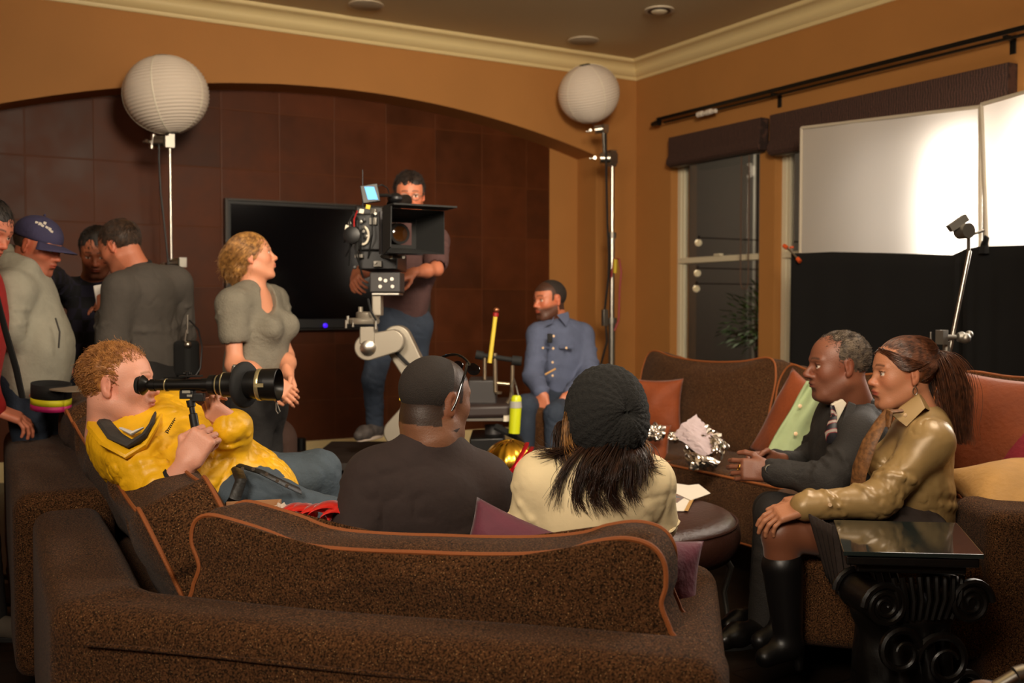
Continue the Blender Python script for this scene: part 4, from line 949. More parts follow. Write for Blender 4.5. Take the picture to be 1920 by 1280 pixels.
def lens_check(n,J):
    try: print(n,{k:round(float(np.linalg.norm(J[a]-J[b])),2) for k,a,b in (('shw','shL','shR'),('torso','neck','pel'),('uaL','shL','elL'),('uaR','shR','elR'),('faL','elL','wrL'),('faR','elR','wrR'),('thL','hipL','knL'),('thR','hipR','knR'),('clL','knL','anL'),('clR','knR','anR')) if a in J and b in J})
    except Exception as e: print(n,e)
def collar_band(H,J,m,par,r=.062,name='collar',hgt=.035,dz=0.):
    U_=nrm(H.w(0,-.02,-.06)-J['neck']); c=J['neck']+U_*(.01+dz); o=MB(); x,y,_=frame(U_,J.get('F_',(0,1,0))); V=[]
    pts=[c+r*(math.cos(t)*x+math.sin(t)*y)+U_*.01*math.sin(2*t) for t in np.linspace(0,2*math.pi,25)[:-1]]
    o.tube(pts,hgt*.5,8,closed=True,flat=.5); return o.build(name,m,par)
def buttons(pts,m,par,r=.006,n=(0,-1,0)):
    for p in pts: MB().lathe([(r,0),(r,.002),(r*.7,.0035)],p,n).build('button',m,par)
# ---------------------------------------------------------------- A: man in yellow jacket looking through the finder
def yellow():
    g=grp('red-haired man in a bright yellow jacket looking through a long lens finder',D(420,1090,3.2)*[1,1,0]+[0,0,.0])
    H=Head(D(222,720,3.08),Wd(1,.02,.02),Wd(-.06,0,1),1.02)
    J=dict(neck=D(208,818,3.12),shR=D(262,868,2.98),shL=D(318,782,3.36),elR=D(308,935,2.92),wrR=D(350,868,2.90),elL=D(418,880,3.18),wrL=D(440,796,3.05),
        pel=D(446,925,3.2),hipL=D(462,915,3.32),hipR=D(462,950,3.08),knL=D(598,885,3.42),anL=D(622,1010,3.5),knR=D(655,985,3.16),anR=D(700,1120,3.3),toeL=D(660,1040,3.5),toeR=D(740,1140,3.3))
    J['chest']=D(300,842,3.17); J['waist']=D(372,888,3.18); lens_check('yellow',J)
    hands=[dict(wr=J['wrR'],d=Wd(.5,.12,.82),n=Wd(-.15,-1,.1),side=-1,curl=1.25,thumb=.9,sc=1.05),dict(wr=J['wrL'],d=Wd(-.72,-.2,.55),n=Wd(-.25,-1,-.45),side=-1,curl=.85,thumb=.5,sc=.92)]
    person(J,H,(216,154,130),1.05,hands=hands,root=g,fineh=.0032,colkw=dict(browc=(150,100,60)),neckr=.062,bodypad=-.03)
    HM=hairmat('ginger_hair',(184,126,66),.55,(128,80,38))
    P,dp=cap_shell(H,amp=.004,hl=.066,low=-.04); hr=sobj('hair',P,.004,HM,g,disp=dp)
    strands('curls',H,4200,hr,HM,.030,.0012,lambda p:np.stack([p[:,0]*.5,-.6+0*p[:,0],.25-1.2*(p[:,1]<-.03)],1),scalp(hl=.060,low=-.055),curl=.8,seg=6,lift=.5,jit=.3,seed=5)
    Y=cloth('yellow_nylon',(232,176,22),.45,bump=.5,bscale=22,noise=.05)
    F_=nrm(np.cross(nrm(J['neck']-J['pel']),nrm(J['shR']-J['shL'])))
    up=J['neck']; cl=[]
    J2=dict(J); j=upper('jacket',J2,Y,g,1.12,.02,(1.93,1.22),.0055,.0095,34,2,0,.5,slr=(.074,.068,.054),extra=[cap(D(300,842,3.17),D(425,900,3.14),.13,.135,.06,(F_,1.25))]+cl,sub=[ell(H.w(0,.035,-.115),(.062,.075,.05),H.A,.012,-1)])
    G=cloth('charcoal_fleece',(58,54,50),.9)
    MB().tube([D(196,760,3.24),D(180,772,3.14),D(182,800,3.03),D(206,828,2.93),D(242,850,2.90),D(268,838,2.92),D(288,806,2.97),D(300,780,3.06)],[.018,.024,.030,.030,.026,.022,.020,.012],10,flat=.5).build('collar',Y,j)
    MB().tube([D(200,770,3.16),D(196,792,3.02),D(216,818,2.93),D(244,832,2.90),D(268,820,2.92),D(284,796,2.98),D(290,776,3.06)],[.018,.022,.024,.022,.020,.016,.01],8,flat=.5).build('inner_collar',G,j)
    MB().tube([D(226,802,2.95),D(248,812,2.92),D(268,802,2.95)],[.006,.014,.006],8,flat=.5).build('t_shirt_neck',mat('white_cotton',(214,208,200),.9),g)
    MB().tube([D(270,832,2.96),D(330,880,2.985),D(400,925,3.0),D(428,936,3.02)],.004,6).build('zip',G,j)
    # small dark stitched script on the chest, too small to read
    x_=Wd(.52,.0,.85); y_=Wd(-.85,0,.52); c0=D(312,812,2.975); P=[]
    for k in range(60):
        t=k/59; P.append(c0+x_*(.050*t+.0025*math.sin(t*52))+y_*(.0035*math.cos(t*52)*(1.6 if t<.15 else 1-.3*t)))
    MB().tube(P,.0011,4).build('stitched_script',mat('black_stitch',(28,22,14),.8),j)
    DN=cloth('slate_jeans',(66,78,88),.85,bscale=120); tr=lower('trousers',J,DN,g,1.1,.0075,.006,5,20)
    bl=cloth('black_leather',(22,20,18),.45)
    b=MB(); b.tube([D(440,868,3.08),D(452,900,2.93),D(440,935,2.90),D(424,960,2.95)],.017,8,flat=.35); b.tube([D(448,872,2.98),D(490,885,2.95),D(530,905,2.98),D(562,920,3.05)],.015,8,flat=.35); bt=b.build('belt',bl,g)
    for px,py,v in ((455,878,2.94),(475,879,2.935),(500,889,2.935),(520,901,2.94),(538,910,2.955)): MB().lathe([(.005,0),(.005,.003)],D(px,py,v),W(0,-1,0)).build('eyelet',CHROME,bt)
    MB().tube([J['wrR']*.6+J['elR']*.4+nrm(np.cross(J['elR']-J['wrR'],(0,0,1)))*math.cos(t)*.039+nrm(np.cross(J['elR']-J['wrR'],np.cross(J['elR']-J['wrR'],(0,0,1))))*math.sin(t)*.039 for t in np.linspace(0,6.28,17)[:-1]],.008,6,closed=True).build('wristband',RUB,g)
    for s in 'LR': shoe('shoe',J['an'+s],J['toe'+s],bl,g,RUB)
yellow()
# viewfinder
def finder():
    a=D(262,722,2.985); ax=Wd(.995,-.085,.012); L=lambda px:(px-262)/1911.34*2.985/.97
    e=empty('lens_finder',D(362,770,2.98),'long black director\'s lens finder held up by the man in yellow','viewfinder')
    S=637.; rr=lambda y:y/S
    prof=[(262,15),(268,19),(274,14),(278,9),(283,9.5),(283,11.5),(292,11.5),(292,10),(312,10),(312,11.5),(316,11.5),(316,10.5),(380,11),(380,12.5),(394,13),(394,18.5),(404,18.5),(404,16.5),(412,17),(412,20),(421,20.5),(421,23),(456,24),(462,25.5),(486,27),(486,28.5),(500,29.5)]
    m=MB(); V=[(a+ax*L(x),rr(r)) for x,r in prof]; m.loft(V,36,False).build('barrel',mat('black_anodised',(22,21,20),.32,metal=.4),e,sharp=25)
    MB().box(a+ax*L(492)+W(0,-.0462,.0015),(.013,.0012,.0055),np.array([ax,nrm(np.cross((0,0,1),ax)),[0,0,1.]])).build('scale_label',mat('pale_brass',(200,186,140),.3,metal=.8),e)
    lb=MB(); lb.loft([(a+ax*L(500),rr(29.5)),(a+ax*L(521),rr(30)),(a+ax*L(522),rr(28.5)),(a+ax*L(512),rr(25)),(a+ax*L(506),rr(20))],36,False).build('hood',mat('black_anodised',()),e,sharp=25)
    MB().sph(a+ax*L(504),(.035,.035,.035),20).build('front_glass',mat('coated_glass',(16,18,26),.05),e) if 0 else MB().loft([(a+ax*L(505),rr(21)),(a+ax*L(508),rr(14)),(a+ax*L(509),rr(.5))],30,True).build('front_glass',mat('coated_glass',(14,16,24),.06,coat=.5),e)
    MB().lathe([(rr(29.2),0),(rr(29.6),.001),(rr(30.2),.011),(rr(29.9),.012)],a+ax*L(484),ax,36).build('silver_ring',mat('pale_brass',(200,186,140),.3,metal=.8),e)
    for x,r in ((311,11.9),(419,23.4),(407,17.6)): MB().lathe([(rr(r),0),(rr(r+.4),.001),(rr(r+.4),.0035),(rr(r),.004)],a+ax*L(x),ax,32).build('engraved_ring',mat('pale_brass',()),e)
    MB().lathe([(rr(26),0),(rr(41),.002),(rr(43),.008),(rr(43),.016),(rr(40),.022),(rr(26),.024)],a+ax*L(452),nrm(ax+W(0,-.25,0)),40).build('rubber_donut',RUB,e,sharp=50)
    MB().lathe([(.012,0),(.024,.004),(.027,.012),(.02,.02)],a-ax*.012,ax,28).build('eyecup',RUB,e)
    c=a+ax*L(352); up=W(0,0,1); A=np.array([ax,nrm(np.cross(up,ax)),up])
    MB().box(c+up*-.028,(.021,.012,.012),A).box(c+ax*.03-up*.036,(.02,.01,.012),A).build('mount_block',BLKPL,e,bevel=.002)
    MB().box(c-up*.019+W(0,-.013,0),(.012,.001,.004),A).box(c+ax*.01-up*.03+W(0,-.0135,0),(.008,.001,.003),A).build('engraved_plate',mat('plate_grey',(140,136,124),.5),e)
    m=MB(); m.cyl(c+up*.018,c+up*.024,.004); m.box(c+up*.026+ax*.01,(.032,.012,.0025),A); m.cyl(c+up*.028,c+up*.04,.006).cyl(c+up*.034-W(.012,0,0),c+up*.034+W(.012,0,0),.0035); m.build('cold_shoe',BLACK,e)
    t=a+ax*L(441)+up*.034; MB().cyl(t-ax*.004,t+up*.02,.009).cyl(t+up*.018-W(.006,0,0),t+up*.018+W(.014,0,0),.007).build('lock_knob',STEEL,e)
    h0=c+ax*.008-up*.044; h1=D(368,812,2.965); MB().loft([(h0,.013),(dig(h0,h1,.2),.012),(dig(h0,h1,.22),.008),(dig(h0,h1,.4),.008),(dig(h0,h1,.42),.0125),(dig(h0,h1,1.35),.0135)],20).build('handle',BLKPL,e)
    hk=a+ax*L(516)-up*.045; MB().tube([hk,hk-up*.012+ax*.004,hk-up*.034+ax*.012,hk-up*.04+ax*.006,hk-up*.03+ax*0,hk-up*.004],.0018,6).build('cord_loop',STEEL,e)
finder()
def pts(v0,**k): return {n:D(*p) if len(p)==3 else D(p[0],p[1],v0) for n,p in k.items()}
BLKD=cloth('black_trousers',(24,21,20),.85)
# ---------------------------------------------------------------- B: man seen from behind, dark t-shirt
def dark():
    g=grp('man seen from behind in a dark brown t-shirt with sunglasses on his head',W(-.2,2.85,0))
    H=Head(D(816,750,2.82),Wd(.72,.69,-.05),Wd(.03,-.05,1),1.03,jaw=1.06)
    J=pts(2.8,neck=(808,822),shL=(703,900,2.78),shR=(902,908,2.88),elL=(668,1040,2.72),elR=(975,1030,2.98),wrL=(700,1060,3.0),wrR=(930,1070,3.15),pel=(808,1120,2.86),hipL=(770,1150,2.9),hipR=(860,1150,2.9),knL=(770,1080,3.3),knR=(900,1080,3.3),anL=(770,1220,3.35),anR=(900,1220,3.35),toeL=(775,1225,3.5),toeR=(905,1225,3.5)); lens_check('dark',J)
    J['chest']=D(800,955,2.80); J['waist']=D(805,1050,2.82)
    roll=[ell(H.w(0,-.040,-.045),(.063,.058,.056),H.A,.03),cap(H.w(-.03,-.070,-.068),H.w(.03,-.070,-.068),.016,.016,.014),cap(H.w(-.03,-.066,-.088),H.w(.03,-.066,-.088),.017,.017,.012)]
    person(J,H,(112,74,52),1.12,hands=[dict(wr=J['wrL'],d=Wd(.2,1,0),n=Wd(0,0,1),side=1,curl=.5),dict(wr=J['wrR'],d=Wd(-.2,1,0),n=Wd(0,0,1),side=-1,curl=.5)],root=g,fineh=.0034,extra=roll,colkw=dict(browc=(20,14,10),buzz=(36,26,20)),neckr=.059,handfine=False)
    HM=mat('buzzed_black_hair',(34,25,19),.85,noise=.35,nscale=260,bump=.5,bscale=420)
    P,dp=cap_shell(H,r=(.0775,.0978,.0866),hl=.060,low=-.040,amp=.0004); sobj('hair',P,.0042,HM,g)
    T=cloth('dark_brown_jersey',(44,31,28),.9,bump=.2)
    upper('t_shirt',J,T,g,1.14,.016,(.98,.98),.007,.007,18,7,0,.15,slr=(.078,.07,.05),extra=[cap(J['neck']+H.A[2]*.0,J['neck']+W(0,0,.012),.066,.063,.03)],sub=[cap(J['neck']+W(0,0,.02),H.w(0,-.01,-.06),.064,.06,.006,None,-1)])
    cb=J['neck']+W(.005,.01,.030); MB().tube([cb+W(math.cos(t)*.070,math.sin(t)*.068,.010*math.sin(t)) for t in np.linspace(0,6.283,25)[:-1]],.0085,7,closed=True).build('neck_rib',T,g)
    lower('trousers',J,BLKD,g,1.05)
    for s in 'LR': shoe('shoe',J['an'+s],J['toe'+s],BLKD,g,RUB)
    # sunglasses pushed up over the crown
    e=empty('sunglasses',H.w(0,.03,.12),'black sunglasses pushed up on the head of the man in dark t-shirt','sunglasses')
    BP=mat('glossy_black',(10,10,11),.12,coat=.5); m=MB()
    fr=[H.w(x,.052+.010*math.cos(x*20),.124-x*x*4.3) for x in np.linspace(-.068,.068,11)]; m.tube(fr,.004,8); m.build('frame',BP,e)
    for s in (-1,1):
        V=[H.w(s*(.034+.026*math.cos(t)),.098+.004*math.sin(t),.088+.016*math.sin(t)-.10*(.026*math.cos(t)+.0)**1*abs(1)) for t in np.linspace(0,6.283,21)[:-1]]
        o=mkobj('lens',V,[tuple(range(20))],mat('dark_lens',(8,8,10),.06,coat=.6),e,False); so=o.modifiers.new('t','SOLIDIFY'); so.thickness=.002
        MB().tube([H.w(s*.069,.044,.108),H.w(s*.083,.028,.085),H.w(s*.086,.012,.045),H.w(s*.086,.000,.005),H.w(s*.082,-.010,-.018)],[.0035,.0042,.0038,.0034,.003],8,flat=.7).build('temple_arm',BP,e)
        MB().box(H.w(s*.074,.040,.103),(.005,.002,.002),H.A).build('hinge',CHROME,e)
dark()
# ---------------------------------------------------------------- C: woman with knit hat
def knit():
    g=grp('woman seen from behind in a black knit hat and cream top',W(.25,2.8,0))
    H=Head(D(1130,806,2.80),Wd(-.34,.93,-.12),Wd(-.06,.1,1),.98,fem=1)
    J=pts(2.75,neck=(1120,878,2.76),shL=(1016,900,2.76),shR=(1214,905,2.80),elL=(985,1010,2.80),elR=(1236,1020,2.86),wrL=(1020,1050,3.05),wrR=(1200,1060,3.1),pel=(1110,1110,2.85),hipL=(1060,1130,2.9),hipR=(1160,1130,2.9),knL=(1050,1090,3.3),knR=(1180,1090,3.3),anL=(1050,1230,3.35),anR=(1180,1230,3.35)); lens_check('knit',J)
    J['chest']=D(1116,970,2.76); J['waist']=D(1112,1045,2.80)
    person(J,H,(188,132,100),.95,root=g,hands=[dict(wr=J['wrL'],d=Wd(.2,1,0),n=Wd(0,0,1),side=1,curl=.5),dict(wr=J['wrR'],d=Wd(-.2,1,0),n=Wd(0,0,1),side=-1,curl=.5)],handfine=False)
    T=cloth('cream_jersey',(228,208,164),.8,bump=.12,noise=.04)
    upper('t_shirt',J,T,g,1.0,.020,(.62,.62),.006,.006,20,3,0,.2,slr=(.068,.062,.05),sub=[cap(J['neck']+W(0,0,.015),H.w(0,-.02,-.05),.060,.06,.006,None,-1)])
    for s,c in (('L',-1),('R',1)):
        p=dig(J['sh'+s],J['el'+s],.62); d=nrm(J['el'+s]-J['sh'+s]); x,y,_=frame(d); MB().tube([p+d*.008+(x*math.cos(t)+y*math.sin(t))*(.062+.003*math.cos(t*9)) for t in np.linspace(0,6.283,33)[:-1]],.006,6,closed=True).build('sleeve_hem',T,g)
    lower('trousers',J,cloth('dark_denim',(40,44,58)),g,.95)
    # long hair
    HM=hairmat('dark_brown_hair',(58,36,24),.35,(34,20,14)); HB=hairmat('blond_streak',(176,124,62),.4,(120,80,40))
    rg=np.random.default_rng(3); C=[]
    def lock(root,pts_,n,spr,rr=.4,w=.012):
        out=[]
        P=[H.w(*root)]+[D(*p) for p in pts_]
        P=np.array(P); S=16; t=np.linspace(0,len(P)-1,S); base=np.stack([np.interp(t,np.arange(len(P)),P[:,i]) for i in range(3)],1)
        for _ in range(3): base[1:-1]=(base[:-2]+2*base[1:-1]+base[2:])/4
        for k in range(n):
            o=rg.normal(size=3)*np.array([1,.7,.5])*spr; ph=rg.uniform(0,6.28); am=rg.uniform(.2,1)*w; u=np.linspace(0,1,S)
            tip=rg.normal(size=3)*.012; wl=np.stack([am*np.sin(ph*.3+u*7+ph)*u,am*.5*np.cos(u*6+ph)*u,0*u],1)
            L=rg.uniform(.82,1.05); idx=u*L*(S-1); b2=np.stack([np.interp(np.clip(idx,0,S-1),np.arange(S),base[:,i]) for i in range(3)],1)
            out.append(b2+o*(.5+.9*np.sin(u*2.6))[:,None]*(1-.35*u[:,None])+wl+tip*u[:,None]**2)
        return out
    v=2.66
    C+=lock((-.06,-.05,-.02),[(1070,862,v+.02),(1048,900,v),(1036,945,v),],60,.005)
    C+=lock((-.05,-.07,-.03),[(1098,860,v),(1078,930,v-.01),(1092,958,v-.01)],150,.0075)
    C+=lock((-.02,-.09,-.04),[(1120,880,v-.02),(1110,930,v-.02),(1130,955,v-.02)],130,.007)
    C+=lock((.02,-.09,-.04),[(1152,880,v-.02),(1142,930,v-.02),(1160,955,v-.02)],170,.008)
    C+=lock((.05,-.07,-.03),[(1180,870,v),(1176,915,v),(1186,942,v)],130,.007)
    C+=lock((.055,-.04,-.02),[(1205,855,v+.03),(1205,890,v+.02),(1196,915,v+.01)],90,.006)
    C+=lock((.0,-.09,-.03),[(1130,870,v),(1122,895,v-.01),(1128,905,v-.01)],320,.022)
    C+=lock((-.085,.04,.03),[(1052,800,v+.10),(1052,850,v+.06),(1060,880,v+.03)],200,.010)
    C+=lock((-.06,-.03,-.03),[(1060,845,v+.05),(1030,850,v+.03),(1005,846,v+.04)],70,.008)
    C+=lock((.075,.0,-.02),[(1212,840,v+.08),(1218,875,v+.06),(1236,880,v+.06)],50,.010)
    hr=ribbons('hair',np.array(C),.00115,g,HM,sides=3)
    C=lock((-.088,.035,.06),[(1066,770,v+.08),(1060,830,v+.06),(1068,870,v+.05)],70,.004)+lock((.078,.0,.0),[(1212,830,v+.10),(1216,860,v+.08),(1222,885,v+.07)],60,.006)
    ribbons('blond_strand',np.array(C[:70]),.0011,hr,HB,sides=3); ribbons('blond_strand',np.array(C[70:]),.0011,hr,HB,sides=3)
    # hat: knit with ribs radiating from the back crown
    K=cloth('black_knit',(20,19,17),.95,bump=.7,bscale=160)
    ctr=np.array((0.0,-.035,.045)); ax_=nrm(np.array((.10,-.92,.02))); A=axes(ax_,(0,0,1)); 
    V=[];F=[];n,mm=120,46; pole=H.w(*ctr)
    AW=np.array([H.A.T@a for a in A]) # head-local -> world
    for i in range(mm+1):
        th=2.25*i/mm; 
        for j in range(n):
            ph=6.2832*j/n; tw=ph+.25*th; cable=.0032*abs(math.sin(tw*12))*min(1,th*1.6)+.0022*math.sin(th*34+3*math.sin(tw*12))*min(1,th)
            r=.112+.010*math.sin(th)+cable-.010*math.exp(-(th/.22)**2)+.004*math.sin(3*ph+th*2)
            d=AW[1]*math.cos(th)*.98+ (AW[0]*math.cos(ph)*.95+AW[2]*math.sin(ph)*1.05)*math.sin(th); V.append(pole+d*r)
    for i in range(mm):
        for j in range(n): k=(j+1)%n; F.append((i*n+j,(i+1)*n+j,(i+1)*n+k,i*n+k)[::-1])
    o=mkobj('knit_hat',V,F,K,g,True,0); so=o.modifiers.new('t','SOLIDIFY'); so.thickness=.004; so.offset=-1
    m=MB(); rim=[V[mm*n+j] for j in range(0,n,3)]; m.tube(rim,.006,6,closed=True); m.build('brim_rib',K,o)
    shoe('shoe',J['anL'],J['anL']+Wd(0,1,0)*.1,BLKD,g,RUB); shoe('shoe',J['anR'],J['anR']+Wd(0,1,0)*.1,BLKD,g,RUB)
knit()
# ---------------------------------------------------------------- D: suited man
def suit():
    g=grp('older man in a dark suit and striped tie sitting with clasped hands',W(1.15,3.7,0))
    H=Head(D(1572,686,3.68),Wd(-1,-.06,-.06),Wd(-.05,0,1),1.04,nose=1.35,brow=1.15,jaw=1.04)
    J=pts(3.7,neck=(1608,775,3.74),shL=(1612,822,3.56),shR=(1570,800,3.98),elL=(1556,906,3.50),elR=(1505,880,4.02),wrL=(1440,882,3.58),wrR=(1452,862,3.76),pel=(1672,985,3.78),hipL=(1662,985,3.66),hipR=(1655,985,3.92),knL=(1452,960,3.60),knR=(1448,955,3.95),anL=(1432,1165,3.6),anR=(1430,1140,3.92),toeL=(1395,1175,3.55),toeR=(1385,1150,3.85)); lens_check('suit',J)
    J['chest']=D(1600,870,3.76); J['waist']=D(1640,935,3.78)
    hands=[dict(wr=J['wrL'],d=Wd(-1,.12,.02),n=Wd(.05,-1,.25),side=1,curl=.55,thumb=.3),dict(wr=J['wrR'],d=Wd(-1,-.22,-.02),n=Wd(-.1,.9,.5),side=-1,curl=.5,thumb=.5)]
    person(J,H,(116,70,50),1.04,hands=hands,root=g,fineh=.0036,colkw=dict(browc=(52,40,34),beard=(70,50,42),beardm=.15,lip=(104,56,48),iris=(30,18,12)),neckr=.060,extra=[ell(H.w(0,.03,-.10),(.04,.04,.03),H.A,.03)])
    HM=hairmat('grey_brown_hair',(92,78,62),.8,(52,42,34))
    P,dp=cap_shell(H,r=(.0795,.100,.0885),hl=.064,low=-.052,amp=.003,f=130); hr=sobj('hair',P,.0045,HM,g,disp=dp)
    strands('tight_curls',H,2600,hr,HM,.016,.0012,lambda p:np.stack([p[:,0],-.3+0*p[:,0],.1+0*p[:,0]],1),scalp(hl=.066,low=-.06),curl=1.3,seg=5,lift=.7,jit=.3,rad=(.079,.099,.087),seed=8)
    S=cloth('charcoal_suit',(33,29,26),.8,bump=.3,bscale=160,noise=.15)
    F_=nrm(np.cross(nrm(J['neck']-J['pel']),nrm(J['shR']-J['shL'])))
    upper('suit_jacket',J,S,g,1.06,.020,(1.93,1.9),.0065,.010,20,5,0,.25,slr=(.070,.062,.046),extra=[cap(D(1592,776,3.70),D(1622,764,3.70),.034,.036,.03)],sub=[cap(H.w(0,0,-.07),J['neck']+F_*.045+W(0,0,.0),.060,.055,.006,None,-1)])
    WH=mat('white_shirt',(206,196,176),.8,bump=.1)
    MB().tube([D(1572,790,3.62),D(1566,762,3.64),D(1576,746,3.64),D(1594,740,3.64),D(1606,738,3.70)],[.008,.015,.017,.015,.010],8,flat=.4).build('shirt_collar',WH,g)
    MB().prism([D(1560,758,3.605),D(1580,748,3.60),D(1588,756,3.60),D(1566,800,3.60)],W(0,.02,0)).build('shirt_front',WH,g,bevel=.003)
    def tie():
        m=mat('striped_tie',(30,28,34),.5); nt,N,L,b=nodes(m); geo=N.new('ShaderNodeNewGeometry'); w=N.new('ShaderNodeTexWave'); w.bands_direction='DIAGONAL'; w.inputs['Scale'].default_value=14; L.new(geo.outputs['Position'],w.inputs[0]); r=N.new('ShaderNodeValToRGB'); r.color_ramp.interpolation='CONSTANT'; r.color_ramp.elements[0].color=lin((24,24,30)); r.color_ramp.elements[1].color=lin((120,34,44)); r.color_ramp.elements[1].position=.55; x=r.color_ramp.elements.new(.8); x.color=lin((150,140,130)); L.new(w.outputs[1],r.inputs[0]); L.new(r.outputs[0],b.inputs['Base Color']); return m
    TI=tie(); m=MB(); m.tube([D(1560,760,3.575),D(1563,775,3.57),D(1566,782,3.57)],[.011,.014,.010],8,flat=.6); m.tube([D(1564,776,3.57),D(1561,792,3.555),D(1558,812,3.55),D(1560,830,3.56)],[.009,.016,.022,.020],8,flat=.3); m.build('tie',TI,g)
    MB().prism([D(1592,752,3.60),D(1606,758,3.60),D(1596,800,3.54),D(1576,845,3.53),D(1572,820,3.54),D(1580,790,3.55)],W(0,.012,0)).build('lapel',S,g,bevel=.004)
    lower('suit_trousers',J,cloth('charcoal_suit',()),g,1.0)
    for s in 'LR':
        d=nrm(J['wr'+s]-J['el'+s]); p=J['wr'+s]-d*.020; MB().cyl(p-d*.012,p+d*.012,.036,n=24).build('shirt_cuff',WH,g,bevel=.004)
    p=J['wrL']+nrm(J['wrL']-J['elL'])*.004; d=nrm(J['wrL']-J['elL']); x,y,_=frame(d); w=empty('wristwatch',p,'steel wristwatch with a dark dial on the suited man\'s wrist','watch')
    MB().tube([p+(x*math.cos(t)+y*math.sin(t))*.031 for t in np.linspace(0,6.283,25)[:-1]],.0065,6,closed=True,flat=.5).build('strap',mat('dark_strap',(34,30,28),.5,metal=.3),w)
    q=p+nrm(W(0,-1,.25))*.032; MB().lathe([(.017,0),(.0175,.006),(.015,.009)],q,nrm(W(0,-1,.25)),24).build('case',CHROME,w); MB().lathe([(.0135,0),(.0135,.001)],q+nrm(W(0,-1,.25))*.009,nrm(W(0,-1,.25)),24).build('dial',mat('watch_dial',(20,26,34),.2),w)
    q=D(1385,876,3.48); MB().tube([q+W(math.cos(t)*.003,math.sin(t)*.009,math.cos(t)*.010) for t in np.linspace(0,6.283,17)[:-1]],.0018,6,closed=True).build('gold_ring',mat('gold_metal',(220,170,80),.25,metal=1),g)
    for s in 'LR': shoe('shoe',J['an'+s],J['toe'+s],mat('black_shoe',(16,14,13),.3),g,RUB)
suit()
